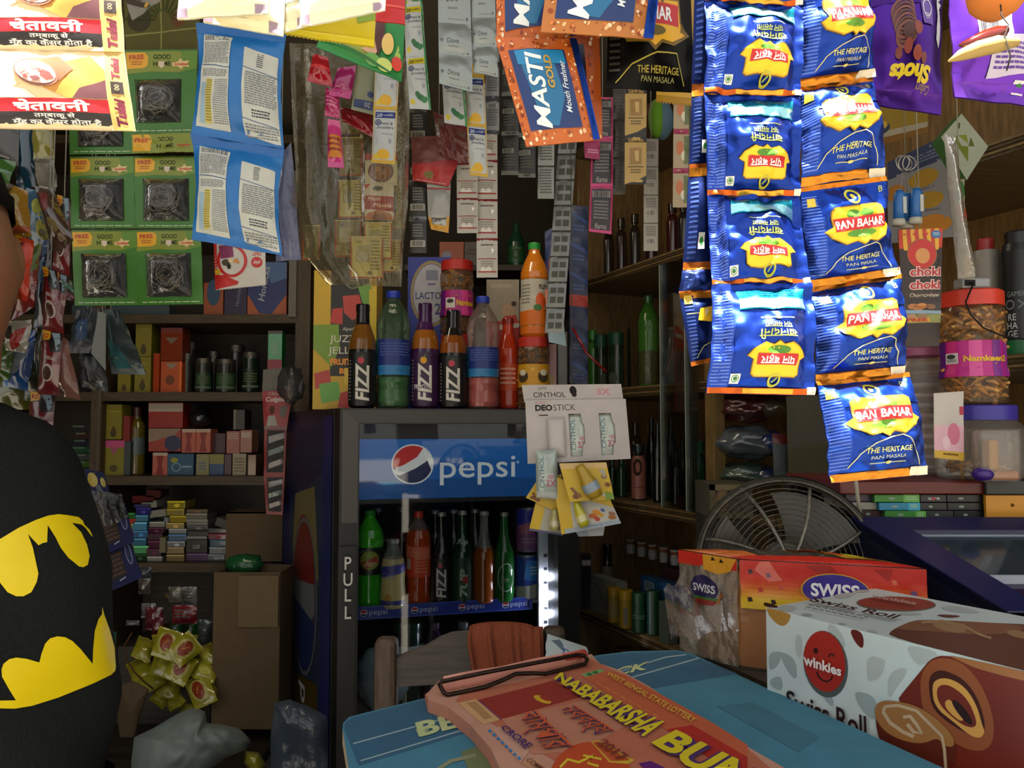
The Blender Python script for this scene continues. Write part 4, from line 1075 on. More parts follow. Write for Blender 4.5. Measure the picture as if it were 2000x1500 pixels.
GO=[('r',0,0,100,14,'p:#17130d'),('t','Sunrise',50,9,12,'m:#c9a860',{'w':70}),('r',22,26,78,60,'p:#8a6a32'),('p',[(44,32),(64,32),(64,54),(48,54)],'p:#b8985a'),('r',14,64,86,66,'p:#4a3a1c'),('lines',26,70,74,80,2,'p:#5a4a26'),('p',[(60,92),(100,82),(100,100),(0,100)],'p:#17130d')]
hstrip('gold and black coffee sachet strip under the black foil sachet',straight(1221,1263,170,360,2,-1),1.24,'p:#a98a4a',GO,95)
hstrip('whitish narrow sachet strip hanging over the upper cabinet shelf',straight(1258,1286,270,490,4,-1),1.28,'m:#98938a',[('r',0,0,100,4,'m:#5a5650'),('lines',14,12,86,50,6,'m:#6a665f'),('r',16,58,84,76,'m:#b0aca2'),('bars',20,59,80,75,10,'m:#3a3834')],96)
hstrip('pink and cream sachet strip near the dark blue hidden strip',straight(1316,1346,175,405,3,-2),1.22,'p:#9c8a6e',[('r',0,0,100,14,'p:#8a2348'),('e',40,50,22,18,'p:#b0643a'),('e',66,70,18,12,'p:#c8bfa8'),('r',70,20,100,90,'p:#5a6440')],97)
hstrip('olive sachet strip edge beside the pink and cream strip',straight(1336,1352,200,400,3,-2),1.24,'p:#4c5230',GRY,98)
c=at(1292,235,1.30)
t=thing('coloured_ball',c,'blurred blue and green ball in a net behind the gold sachet strip','ball')
MB().ball(c,(.020,.02,.034),'m:#4f6a7a',14,10).build('ball',t,loc=c)
MB().ball(c+Vector((-.009,-.006,0)),(.014,.016,.033),'m:#5c8a1e',14,10).build('green_patch',t,loc=c)
MB().tube([c+Vector((0,0,.03)),(c.x,c.y,RAILZ)],.0008,'m:#6a665a',5).build('hanging_string',t,loc=c)
# -- bottles, jars, cans
PROF={'pet':[(.0,0),(.80,0),(.96,.02),(1,.06),(.94,.16),(1,.22),(.93,.30),(.97,.34),(.97,.62),(1,.66),(1,.72),(.86,.80),(.55,.88),(.36,.92),(.36,.95)],'juice':[(.0,0),(.84,0),(1,.03),(1,.40),(.93,.42),(.93,.60),(.99,.62),(.98,.68),(.78,.78),(.46,.88),(.40,.91),(.40,.94)],'soda':[(.0,0),(.8,0),(.97,.02),(1,.05),(.98,.30),(1,.56),(.92,.66),(.66,.76),(.50,.82),(.47,.97),(.40,.98)],'glass':[(.0,0),(.85,0),(1,.02),(1,.48),(.92,.56),(.62,.66),(.46,.74),(.38,.84),(.36,.95),(.42,.96),(.42,.975)],'milk':[(.0,0),(.85,0),(1,.04),(1,.18),(.92,.40),(.97,.58),(.88,.70),(.56,.84),(.46,.92),(.50,.96)],'jar':[(.0,0),(.84,0),(.98,.02),(1,.06),(1,.28),(.94,.31),(.94,.62),(1,.65),(1,.82),(.90,.87),(.86,.885)],'jarplain':[(.0,0),(.92,0),(1,.03),(1,.84),(.92,.90),(.90,.91)],'can':[(.0,0),(.78,0),(.98,.03),(1,.06),(1,.90),(.90,.955),(.86,.97),(.80,.965),(0,.962)],'sauce':[(.0,0),(.9,0),(1,.03),(1,.55),(.80,.68),(.42,.80),(.36,.97)],'slim':[(.0,0),(.9,0),(1,.02),(1,.70),(.80,.78),(.5,.82),(.5,.88)],}
def seg(prof,z0,z1):
 """slice of a profile between two height shares"""
 def rad(z):
  for(ra,za),(rb,zb)in zip(prof,prof[1:]):
   if za<=z<=zb and zb>za:
    return ra+(rb-ra)*(z-za)/(zb-za)
  return prof[-1][0]
 o=[(rad(z0),z0)]+[p for p in prof if z0<p[1]<z1]+[(rad(z1),z1)]
 return o
def wrap_art(mb,ops,W,H,c,R,z0,z1,face=-PI/2,span=2.6,rfn=None):
 fn=lambda u,v,off:Vector((c.x+((rfn(v)if rfn else R)+off)*math.cos(face+(u-.5)*span),c.y+((rfn(v)if rfn else R)+off)*math.sin(face+(u-.5)*span),c.z+z1+(z0-z1)*v))
 mb.art(ops,W,H,fn,R*span/W,(z1-z0)/H,R*.2,e0=.0008,de=.0003)
def vessel(name,c,R,H,prof,layers,label,cat,group=None,cap=None,bands=(),n=20,fill=None):
 """layers: [(z0, z1, material)] of the body; cap: (z0, z1, r, material); bands: (z0, z1, material, art, W, H, span)"""
 c=Vector(c)
 t=thing(name,c,label,cat,group)
 P=PROF[prof]
 face=math.atan2(-c.y,-c.x)
 mb=MB()
 for z0,z1,sp in layers:
  mb.lathe([(r*R,z*H)for r,z in seg(P,z0,z1)],sp,n,c)
 mb.build('body',t,loc=c)
 if fill:
  z0,z1,sp,k=fill
  m=MB();m.lathe([(0,(z0+.004)*H)]+[(r*R*k,z*H)for r,z in seg(P,z0,z1)[0 if z0>0 else 1:]]+[(0,z1*H)],sp,n,c);m.build('contents',t,loc=c)
 if cap:
  z0,z1,r,sp=cap
  m=MB();wob=(lambda a,z:1+.02*math.sin(a*24))if n>=20 else None
  m.lathe([(r*R,z0*H),(r*R,(z1-.012)*H),(r*R*.94,z1*H),(0,z1*H)],sp,max(n,20),c,wob=wob);m.build('cap',t,loc=c)
 for b in bands:
  z0,z1,sp,a,W,Hh,span=b
  rf=lambda v,z0=z0,z1=z1:R*1.012*seg(P,max(0,z1+(z0-z1)*v),.999)[0][0]+.0004
  m=MB();k=8
  m.lathe([(rf(1-i/k),(z0+(z1-z0)*i/k)*H)for i in range(k+1)],sp,n,c)
  if a:
   wrap_art(m,a,W,Hh,c,R,z0*H,z1*H,face,span,rf)
  m.build('label',t,loc=c)
 return t
def up(px,ytop,Y,z,wpx):
 """base point, radius and height of an upright thing centred at px with its top at ytop"""
 b=at(px,700,Y);b.z=z
 h=at(px,ytop,Y).z-z
 return b,wpx/2/F*Y,h
def fizz_lab(txt2=None,fruit='p:#b8324a',stem='p:#2f6a2a',base='p:#0f0f12'):
 o=[('r',0,0,100,140,base),('t','FIZZ',50,78,44,'m:#d8d6d0',{'rot':-PI/2,'w':98,'h':40,'b':.03,'sh':.15}),('e',46,22,9,9,fruit),('l',[(46,15),(52,8)],3,stem),('lines',4,20,14,130,12,'m:#6a6a6c')]
 if txt2:
  o+=[('t',txt2,40,90,16,'m:#c8c2cc',{'w':44,'b':.03})]
 return o
TG='bottles and jars standing on the fridge'
FZ=FTOP+.001
Yt=lambda px,d:(F3(fs(px,0,834),d,0)).y
def topv(name,px,ytop,w,d,prof,layers,label,cat,**k):
 c,R,H=up(px,ytop,Yt(px,d),FZ,w)
 return vessel(name,c,R,H,prof,layers,label,cat,TG,**k)
BL='g:#121214'
topv('soda_bottle',708,595,54,.05,'soda',[(0,.56,BL),(.56,.80,'g:#6a4416'),(.80,.98,BL)],'black-label brown soda bottle in front of the jelly sweets box','bottle',cap=(.93,1,.5,'g:#0d0d0f'),bands=[(.02,.53,'p:#0f0f12',fizz_lab(),100,140,2.4)])
wl_=[('r',0,0,100,60,'p:#1b2f78'),('r',0,44,100,60,'p:#2a78b4'),('r',0,0,14,60,'p:#1d6a7a'),('lines',20,6,90,30,5,'m:#4a5a9c')]
topv('water_bottle',768,570,67,.06,'pet',[(0,.95,'c:#7fae8a@0.10')],'clear greenish water bottle with blue cap between two dark soda bottles','bottle',cap=(.945,1,.40,'p:#1a34a8'),bands=[(.28,.58,'p:#1b2f78',wl_,100,60,2.8)],fill=(.02,.26,'c:#7ab87a@0.6',.92))
topv('soda_bottle',830,593,55,.06,'soda',[(0,.56,'g:#3a1848'),(.56,.74,'g:#8a5216'),(.74,.98,'g:#3a1848')],'purple-label soda bottle with yellow mango print','bottle',cap=(.93,1,.5,'g:#34143f'),bands=[(.02,.53,'p:#34143f',fizz_lab('FROOTI','p:#d89a1c','p:#4a7a2a','p:#34143f'),100,140,2.4)])
topv('soda_bottle',885,607,55,.05,'soda',[(0,.56,BL),(.56,.74,'g:#7a4012'),(.74,.98,BL)],'black-label brown soda bottle beside the purple-label bottle','bottle',cap=(.93,1,.5,'g:#0d0d0f'),bands=[(.02,.53,'p:#0f0f12',fizz_lab(),100,140,2.4)])
topv('water_bottle',943,580,65,.05,'pet',[(0,.95,'c:#e0d0cc@0.10')],'clear water bottle with red showing through its foot and blue cap','bottle',cap=(.945,1,.40,'p:#1a34a8'),bands=[(.28,.54,'p:#1b2f78',wl_,100,60,2.8)],fill=(.02,.27,'c:#d84040@0.85',.94))
topv('soda_bottle',992,622,44,.12,'soda',[(0,.98,'g:#a83016')],'orange-red soda bottle behind the water bottle, beside the small snack jar','bottle',cap=(.93,1,.5,'g:#7a1c10'),bands=[(.2,.5,'p:#b8401c',[('lines',20,10,80,50,4,'m:#d8a08a')],100,60,2.4)])
jl=[('r',0,0,100,60,'p:#c8921c'),('e',24,32,14,16,'m:#4a3a24'),('e',24,22,9,8,'m:#d8d0bc'),('e',74,32,14,16,'m:#4a3a24'),('e',74,22,9,8,'m:#d8d0bc'),('e',48,14,4,4,'p:#d8b23c')]
def snack_fill(c,R,z0,z1,seed,col='p:#a8702c',n=150,alt=('m:#c08a40','m:#8a561c','m:#b87a34')):
 r=random.Random(seed);mb=MB()
 for k in range(n):
  a=r.uniform(0,2*PI);rr=R*(r.random()**.35);z=r.uniform(z0,z1)
  p=Vector((c.x+rr*math.cos(a),c.y+rr*math.sin(a),c.z+z))
  d=Vector((r.uniform(-1,1),r.uniform(-1,1),r.uniform(-.6,.6))).normalized()*R*r.uniform(.18,.34)
  mb.tube([p-d,p+d*.1+Vector((0,0,R*.06)),p+d],[R*.05,R*.085,R*.05],r.choice((col,)+alt),5)
 return mb
c,R,H=up(1042,660,Yt(1042,.08),FZ,64)
jar1=vessel('snack_jar',c,R,H,'jar',[(0,.885,'c:#d8b48a@0.10')],'small red-lidded snack jar with yellow label under the orange drink bottle','jar',TG,cap=(.86,1,.95,'p:#b02a20'),bands=[(.30,.62,'p:#c8921c',jl,100,60,2.8)])
mb=snack_fill(c,R*.86,H*.05,H*.84,5,'m:#96602a',130);mb.build('snacks',jar1,loc=c)
zj=c.z+H
b2,R2,_=up(1044,480,c.y,zj+.0005,56)
H2=at(1044,476,c.y).z-zj
ol=[('r',0,0,100,70,'m:#b4aea2'),('p',[(0,50),(100,44),(100,70),(0,70)],'p:#c86414'),('e',66,34,13,13,'p:#c8501c'),('e',58,44,10,5,'p:#3a6a22'),('lines',10,8,40,40,6,'m:#7a766c'),('t','PULPY',74,12,10,'m:#2a2a26',{'w':24,'b':.03})]
vessel('juice_bottle',b2,R2,H2,'juice',[(0,.94,'g:#c8741c')],'tall orange drink bottle with green cap standing on the small jar','bottle',TG,cap=(.93,1,.44,'p:#1f8a34'),bands=[(.12,.60,'m:#b4aea2',ol,100,70,2.8),(.02,.10,'p:#c86414',None,1,1,1)])
nl=[('r',0,0,100,60,'p:#a01c74'),('r',0,0,22,60,'p:#5a1a78'),('r',60,0,76,60,'p:#c83a8a'),('r',24,18,46,42,'m:#c8c4c0'),('e',35,26,8,5,'m:#3a3a3a'),('t','Namkeen',72,30,18,'p:#d8a81c',{'w':46,'b':.04})]
c,R,H=up(892,655,Yt(892,.22),FZ,66)
jA=vessel('snack_jar',c,R,H,'jar',[(0,.885,'c:#d8b48a@0.10')],'lower snack jar of the stacked pair, mostly behind the soda bottles','jar',TG,cap=(.86,1,.95,'p:#a8241e'),bands=[(.30,.62,'p:#a01c74',nl,100,60,2.8)])
snack_fill(c,R*.86,H*.05,H*.84,6,'m:#96602a',90).build('snacks',jA,loc=c)
b2=c.copy();b2 .z+=H+.0005;H2=at(892,511,c.y).z-b2 .z
jB=vessel('snack_jar',b2,R,H2,'jar',[(0,.885,'c:#d8b48a@0.08')],'upper snack jar of the stacked pair with magenta label and red lid','jar',TG,cap=(.86,1,.95,'p:#a8241e'),bands=[(.24,.58,'p:#a01c74',nl,100,60,2.8)])
snack_fill(b2,R*.86,H2*.05,H2*.86,7,'m:#b0803c',150).build('snacks',jB,loc=b2)
# ---- boxes
def carton(name,x0,x1,y0,y1,Y,dep,spec,art=None,W=100,H=100,label=None,cat='box',group=None,zbase=None,bev=.0012,side=None,rot=0.0,ztop=None):
 """a box whose front spans pixels x0..x1, y0..y1 at depth Y"""
 a,b=at(x0,(y0+y1)/2,Y),at(x1,(y0+y1)/2,Y)
 z1=at(x0,y0,Y).z if ztop is None else ztop
 z0=at(x0,y1,Y).z if zbase is None else zbase
 cx=(a.x+b.x)/2;w=b.x-a.x;h=z1-z0
 mb=MB()
 mb.box(-w/2,0,0,w/2,dep,h,spec,bev)
 if art:
  mb.art(art,W,H,lambda u,v,off:Vector((-w/2+u*w,-off,h-v*h)),w/W,h/H,max(w,h)/2,e0=.0003,de=.00006)
 o=mb.build(name,loc=(cx,Y,z0),local=True,rot=(0,rot,0)if rot else None)
 tag(o,label,cat,group)
 return o
je=[('r',0,0,100,215,'p:#b8961c'),('r',27,0,88,164,'p:#17140f'),('p',[(0,85),(40,84),(42,120),(30,150),(0,122)],'p:#6a8a2a'),('p',[(30,60),(46,58),(46,84),(26,82)],'p:#a83028'),('p',[(46,40),(72,38),(80,66),(62,78),(48,66)],'p:#a83a30'),('p',[(70,26),(90,20),(96,50),(80,58)],'p:#5f8a34'),('e',62,22,9,6,'p:#2a2a1c'),('o',62,22,9,6,1.5,'p:#7a7a52'),('p',[(88,30),(100,28),(100,120),(88,130)],'p:#b8a01c'),('t','Alpenliebe',46,92,8,'m:#c8c4bc',{'al':'l','w':30,'sh':.2}),('t','JUZT',26,108,22,'m:#d0ccc4',{'al':'l','w':42,'h':14}),('t','JELLY',24,126,22,'m:#d0ccc4',{'al':'l','w':46,'h':14}),('t','FRUITY',27,142,12,'p:#d8861c',{'al':'l','w':42,'h':10,'b':.05}),('t','BEARS',42,156,12,'p:#d8861c',{'al':'l','w':36,'h':9,'b':.05}),('p',[(2,160),(26,154),(30,178),(4,184)],'p:#a83a34'),('p',[(10,176),(40,172),(46,200),(14,206)],'p:#5f9a44'),('p',[(44,190),(84,178),(90,206),(70,215),(40,212)],'p:#a82a24'),('p',[(50,152),(88,150),(88,176),(50,178)],'p:#c8a83a')]
carton('sweets_box',612,735,528,795,Yt(735,.17),.10,'p:#b8961c',je,100,215,'yellow and black jelly sweets box at the fridge top corner','box',zbase=FZ)
la=[('r',0,0,100,300,'p:#1a2a8a'),('o',55,72,46,62,6,'p:#8a7a4a'),('e',55,72,42,58,'m:#a8a8b4'),('r',42,26,70,46,'m:#7c8094'),('t','LACTOGEN',66,76,24,'p:#1c2468',{'w':96,'h':14,'b':.015}),('t','2',70,102,30,'p:#1c2468',{'b':.02}),('lines',46,52,64,58,1,'p:#1c2468')]
carton('formula_box',796,880,502,795,Yt(840,.34),.09,'p:#1a2a8a',la,100,300,'blue milk-powder box with oval white panel behind the bottles','box',zbase=FZ)
st=[('r',0,0,100,300,'m:#9c9284'),('r',0,96,100,300,'p:#9c2018'),('lines',14,12,80,20,2,'m:#b8b0a0'),('e',66,72,20,16,'m:#b09478'),('p',[(44,96),(56,84),(90,82),(98,100),(50,108)],'p:#b02a1c'),('p',[(40,104),(100,100),(100,110),(40,116)],'m:#b8b0a4'),('e',84,56,8,6,'m:#4a4034')]
carton('cream_carton',950,1014,546,795,Yt(980,.26),.09,'m:#9c9284',st,100,300,'cream and red carton behind the orange drink bottle','box',zbase=FZ)
carton('pale_box',1090,1108,648,690,Yt(1080,.2)+.0,.04,'m:#8f9496',[('r',0,70,100,100,'m:#6a7276')],label='small pale box beside the small snack jar at fridge top right',zbase=FZ)
carton('pink_card_box',1070,1087,672,745,Yt(1080,.12),.03,'p:#b88a90',[('e',40,70,40,24,'p:#c8a86a')],label='narrow pink box at right end of fridge top',zbase=FZ)
YB=2.80
zb=at(900,517,YB).z
o=MB().box(at(790,500,YB).x,YB,zb-.02,b0 .x-.03,3.12,zb,'w:#3a2c1a').build('wall_shelf',loc=(at(790,500,YB).x,YB,zb))
tag(o,'dark wooden wall shelf behind the bottles on the fridge','shelf')
carton('orange_box',858,906,472,515,YB+.02,.1,'p:#a84814',[('e',30,55,20,16,'p:#8a8a9c')],label='orange box on the dark wall shelf above the stacked snack jars',zbase=zb)
carton('brown_box',907,936,472,515,YB+.02,.1,'p:#4a3c34',[('lines',20,30,80,60,2,'m:#6a5a50')],label='greyish brown box next to the orange box on the wall shelf',zbase=zb)
c,R,H=up(1008,436,YB+.06,zb,34)
vessel('lotion_bottle',c,R,H,'sauce',[(0,.97,'g:#1f4a30')],'green lotion bottle on the dark wall shelf behind the orange drink','bottle',cap=(.95,1,.3,'g:#163a26'),bands=[(.1,.45,'p:#2a5a30',[('o',50,30,14,16,4,'m:#3a4a3a'),('lines',24,6,76,14,1,'m:#6a8a5a')],100,60,2.4)])
packet('blue_pouch',[(1064,452),(1108,430),(1066,560),(1106,552)],2.42,'p:#1c2f6c',[('p',[(10,60),(60,0),(80,0),(80,30),(20,90)],'p:#7a2430'),('e',60,34,12,8,'m:#7a8aa8')],t=.01,wr=.006,label='blue and red pouch hanging right behind the orange drink bottle',cat='pouch',seed=101,hang=CEIL)
packet('light_pouch',[(1064,566),(1094,560),(1072,668),(1106,676)],2.16,'p:#8fa8b8',[('p',[(50,25),(74,20),(82,70),(56,74)],'p:#a88a1c'),('p',[(0,0),(40,0),(20,40),(0,50)],'p:#b86a50')],t=.008,wr=.004,label='pale blue pouch with a yellow print beside the orange drink bottle',cat='pouch',seed=102)
def bl_strip(i):
 return[('p',[(0,20),(100,50),(100,64),(0,34)],'p:#26407c'),('lines',20,66,80,90,2,'p:#3a4f88')]
strip('blue_sachet_strip',[((1112,400+58*i),(1148,404+58*i))for i in range(7)],2.30,'p:#16264f',lambda i:bl_strip(i)if i!=3 else[('r',0,0,100,40,'p:#9c2a22')],100,100,'dark blue sachet strip hanging between fridge and tan cabinet','sachet strip',seed=103)
m=MB();m.tube([at(1118,640,2.27),at(1146,690,2.26),at(1184,726,2.25)],.004,'g:#8a1c22',6)
o=m.build('red_strap',loc=at(1118,640,2.27));tag(o,'thin red strap slanting in front of the cabinet shelf','strap')
# -- inside the fridge
SZ=sz1-.0098
IG='drinks on the fridge shelf'
def inv(name,px,ytop,w,d,prof,layers,label,cat='bottle',z=SZ,**k):
 s=fs(px,d);b=F3(s,d,z)
 p=fp(px,1100,d);b=Vector((p.x,p.y,z))
 H=fp(px,ytop,d).z-z
 return vessel(name,b,w/2/F*b.y,H,prof,layers,label,cat,IG,n=18,**k)
CR_=lambda:(.955,1,.46,'r:#b0aca4')
dew=[('r',0,0,100,70,'p:#101410'),('e',50,34,30,26,'p:#8a9a3a'),('p',[(24,40),(72,22),(78,40),(40,58)],'p:#a83a1c'),('t','dew',52,42,24,'m:#c8b48a',{'w':36,'sh':.25,'b':.03})]
inv('soft_drink_bottle',722,996,54,.13,'pet',[(0,.34,'g:#2a9a1c'),(.34,.62,'p:#101410'),(.62,.95,'g:#38b024')],'bright green soft drink bottle at the handle side of the fridge shelf',cap=(.94,1,.4,'p:#1c8a2a'),bands=[(.36,.62,'p:#101410',dew,100,70,2.3)])
ml=[('r',0,0,100,110,'p:#b8a86a'),('p',[(0,10),(100,0),(100,22),(0,40)],'p:#3a3a8a'),('t','Cool',34,32,24,'m:#8a98c8',{'w':40}),('e',36,90,12,10,'p:#a87a2a'),('r',0,98,100,110,'p:#3a3a7a')]
inv('milk_drink_bottle',768,1052,48,.10,'milk',[(0,.72,'g:#b8aa7a'),(.72,.96,'c:#c8ccc8@0.2')],'short pale yellow milk drink bottle with violet band',cap=(.94,1,.5,'r:#a8a8a8'),bands=[(.06,.66,'p:#b8a86a',ml,100,110,2.6)])
orl=[('r',0,0,100,90,'p:#c83c14'),('p',[(0,0),(100,8),(100,40),(0,30)],'p:#d06a4a'),('r',6,36,24,66,'m:#a89a90'),('lines',40,16,84,80,7,'p:#d87a50')]
inv('orange_drink_bottle',817,998,48,.12,'pet',[(0,.80,'g:#a83a10'),(.80,.95,'c:#c8b0a8@0.2')],'orange drink bottle with red cap on the fridge shelf',cap=(.93,1,.38,'p:#c82818'),bands=[(.30,.64,'p:#c83c14',orl,100,90,2.4)])
inv('glass_bottle',862,1000,40,.12,'glass',[(0,.97,'g:#14181a')],'dark glass bottle with black label and white slanted lettering on fridge shelf',cap=CR_(),bands=[(.03,.5,'p:#0f1012',fizz_lab(),100,140,2.3)])
up7=[('r',0,0,100,130,'p:#12301c'),('t','7UP',56,74,40,'m:#9cb09c',{'rot':-PI/2,'w':84,'h':30,'b':.05,'sh':.1}),('e',62,66,11,11,'p:#a83024')]
inv('glass_bottle',903,997,43,.11,'glass',[(0,.97,'g:#123a1e')],'dark green glass bottle with white sideways lettering and red dot',cap=CR_(),bands=[(.03,.5,'p:#12301c',up7,100,130,2.3),(.60,.72,'g:#123a1e',[('t','7up',50,30,34,'m:#b8c4bc',{'w':60,'sh':.2,'b':.03})],100,60,2.6)])
inv('glass_bottle',945,998,43,.10,'glass',[(0,.60,'g:#8a4412'),(.60,.97,'c:#b8b4a8@0.3')],'orange drink in a clear glass bottle beside the dark green glass bottles',cap=CR_())
dw2=[('o',60,60,34,46,4,'m:#a8b8a8'),('t','Dew',56,66,30,'m:#8aa08a',{'w':34,'sh':.3})]
inv('glass_bottle',984,1000,40,.10,'glass',[(0,.97,'g:#1a5a24')],'mid green glass bottle with round white emblem beside the cans',cap=CR_(),bands=[(.08,.48,'g:#1a5a24',dw2,100,120,2.3)])
rb=[('r',0,0,100,130,'p:#1a3a9a'),('p',[(50,8),(100,14),(100,80),(40,70)],'p:#2a7ac0'),('p',[(0,96),(100,84),(100,130),(0,130)],'m:#a8a89c'),('lines',60,30,92,60,3,'m:#b8c8d8')]
inv('drink_can',1029,1078,44,.11,'can',[(0,.97,'f:#9a9ca0')],'blue and silver drink can, lower of the two stacked cans','can',bands=[(.05,.92,'p:#1a3a9a',rb,100,130,2.6)])
zc_=SZ+(fp(1029,1078,.11).z-SZ)+.0005
pk=[('r',0,0,100,130,'p:#7a4a78'),('r',0,0,100,50,'p:#2a2aa0'),('p',[(20,50),(60,40),(80,70),(30,80)],'p:#a8607a'),('lines',30,90,90,110,2,'m:#a890a8')]
inv('drink_can',1030,986,42,.11,'can',[(0,.97,'f:#9a9ca0')],'violet and pink drink can on top of the blue one','can',z=zc_,bands=[(.05,.92,'p:#7a4a78',pk,100,130,2.6)])
for px,yt,lab in((738,992,'dark glass bottle in the rear row behind the bright green bottle'),(785,991,'dark glass bottle in the rear row between milk drink and orange drink'),(850,996,'dark glass bottle in the rear row beside the red cap'),(886,995,'dark glass bottle in the rear row behind the dark green bottle'),(928,994,'dark glass bottle in the rear row behind the clear glass bottle')):
 inv('glass_bottle',px,yt,38,.24,'glass',[(0,.97,'g:#101c18')],lab,cap=CR_())
LZF=lsz+.0005
inv('storage_jar',797,1212,62,.14,'jarplain',[(0,.9,'g:#14261e')],'dark jar with white label band on lower fridge shelf behind the chair','jar',z=LZF,bands=[(.35,.75,'m:#9aa0a4',None,1,1,1)],cap=(.88,1,.96,'g:#16301f'))
inv('purple_bottle',850,1216,46,.13,'pet',[(0,.95,'g:#2a1838')],'dark purple bottle on lower fridge shelf','bottle',z=LZF,cap=(.94,1,.4,'p:#2a1a38'))
inv('clear_bottle',905,1214,50,.12,'pet',[(0,.95,'c:#8a949a@0.3')],'crumpled clear bottle on lower fridge shelf','bottle',z=LZF,cap=(.94,1,.4,'p:#50585c'))
inv('green_bottle',962,1212,52,.14,'pet',[(0,.95,'g:#1c3a2a')],'dark green bottle on lower fridge shelf behind the draped cloth','bottle',z=LZF,cap=(.94,1,.4,'p:#24402c'))
mb=MB()
b=fp(745,1350,.12);b.z=lsz+.085
mb.ball(b+Vector((0,.02,0)),(.075,.05,.085),'c:#9fb4bc@0.5',26,18,lambda d:1+.28*noise.noise(d*3.1)+.12*noise.noise(d*8))
o=mb.build('ice_bag',loc=b);tag(o,'crumpled bluish plastic bag at the fridge bottom behind chair post','plastic bag')
o.location.z=LZF+.072 if False else o.location.z
# -- goods on the left shelving
YL=LY+.03
def lbox(name,x0,x1,y0,y1,spec,label,row=None,art=None,cat='box',group=None,dy=0.0,dep=.07,W=100,H=100,rot=0.0):
 return carton(name,x0,x1,y0,y1,YL+dy,dep,spec,art,W,H,label,cat,group,zbase=(lz[row]+.0005 if row is not None else None),bev=.0012,rot=rot)
hx=[('p',[(0,0),(100,0),(100,60),(60,100),(20,100),(0,70)],'p:#1f2f6a'),('p',[(40,0),(100,0),(100,30),(60,40)],'p:#4a6a9a'),('t','Horlicks',42,40,22,'m:#a8b0bc',{'rot':-1.35,'w':66,'b':.02}),('p',[(0,60),(30,96),(70,98),(100,60),(100,100),(0,100)],'p:#a8511c')]
A_='drink powder boxes on the top shelf row'
lbox('powder_box',484,560,512,612,'p:#a8511c','orange and blue drink powder box next to the grey shelf post',0,hx,group=A_)
lbox('powder_box',438,482,556,606,'p:#241a3a','dark violet drink powder box between two orange ones',0,[('t','Horlicks',62,40,20,'m:#8a92a8',{'rot':-1.4,'w':60})],group=A_)
lbox('powder_box',398,436,552,606,'p:#93461a','orange and blue drink powder box half under the scrubber cards',0,[('e',50,30,34,40,'p:#25486a')],group=A_)
lbox('green_carton',582,603,536,612,'p:#3a5a1c','narrow green carton right of the grey shelf post',0,[('r',0,60,100,100,'p:#28401a')])
lbox('flat_box',140,330,596,612,'p:#3a4a52','flat greyish box under the lower scrubber cards',0)
yb=[('r',0,0,100,100,'p:#7a7018'),('e',50,82,18,12,'p:#3a3210'),('l',[(20,20),(80,20)],3,'p:#8f8a3a'),('p',[(50,60),(64,70),(50,92),(38,72)],'p:#4a3a14')]
B_='yellow incense boxes on the left shelves'
lbox('yellow_box',263,294,697,765,'p:#7a7018','yellow box standing left of the bright orange boxes',1,yb,group=B_)
lbox('yellow_box',265,296,630,696,'p:#66601a','yellow box, upper one stacked beside the bright orange boxes',None,yb,group=B_)
lbox('yellow_box',230,255,722,765,'p:#6e6618','short yellow box below the hanging dark pouches',1,yb,group=B_)
ob=[('r',0,0,100,100,'p:#b04a14'),('p',[(20,6),(80,6),(50,26)],'p:#8a7a6a'),('e',44,60,22,16,'p:#6a3010'),('r',88,0,100,100,'p:#d8641c')]
lbox('orange_box',314,355,706,765,'g:#c0521a','glowing orange box, lower of the stacked pair',1,ob)
lbox('orange_box',314,356,640,705,'g:#7a2c10','dull orange box, upper of the stacked pair',None,[('p',[(20,30),(80,30),(50,50)],'p:#6a6050'),('r',0,0,100,16,'p:#6a2018')])
lbox('red_box',299,311,690,765,'g:#a03c18','thin red-orange box beside the glowing orange box',1)
def jar(px,w,ytop,row,label,sp='g:#2a2a26',lid='r:#6a665e',lab='p:#24402a',cat='jar',dy=.02):
 c,R,H=up(px,ytop,YL+dy+.03,lz[row]+.0005,w)
 return vessel('glass_jar',c,R,H,'jarplain',[(0,.9,sp)],label,cat,'small jars on the left shelf',cap=(.84,1,.98,lid),bands=[(.08,.58,lab,[('r',0,80,100,90,'m:#6a7a6a'),('lines',20,20,80,70,4,'m:#5a6a4a')],100,100,2.6)]if lab else[],n=16)
jar(366,20,690,1,'slim dark jar next to the glowing orange box',lab=None)
jar(398,30,700,1,'green-labelled jar, first of the two in front of tall dark jars')
jar(442,36,702,1,'green-labelled jar, wider one in the middle of the row',lab='p:#2c4a2c')
jar(373,26,668,1,'tall dark jar with shining lid behind the first green-labelled jar',lab=None,dy=.12)
jar(462,32,674,1,'tall dark jar with a shining lid behind the wider green-labelled jar',lab=None,dy=.12)
jar(490,32,688,1,'dark green jar near the bright green box',sp='g:#16241a',lab='p:#16281c')
jar(418,24,686,1,'small dark jar between the two green-labelled jars',lab=None,dy=.12)
lbox('green_box',523,551,646,722,'g:#1f8a4a','bright green box with pink foot standing on the hanging card',None,[('r',0,74,100,100,'p:#8a2a3a'),('e',48,44,22,18,'p:#7aa88a'),('r',0,0,100,8,'p:#4a4a44')],dep=.04)
lbox('white_box',515,553,722,765,'m:#6a6864','pale box under the bright green box at the shelf end',1)
pkb=[('r',0,0,100,20,'p:#b84a7a'),('r',0,20,100,100,'p:#7a7220'),('e',50,80,20,10,'p:#4a4018'),('p',[(30,20),(70,20),(50,44)],'p:#9a4a6a')]
lbox('yellow_box',203,242,860,927,'g:#8a8424','yellow box with pink top, lower of the pair at the shelf post',2,pkb,group=B_)
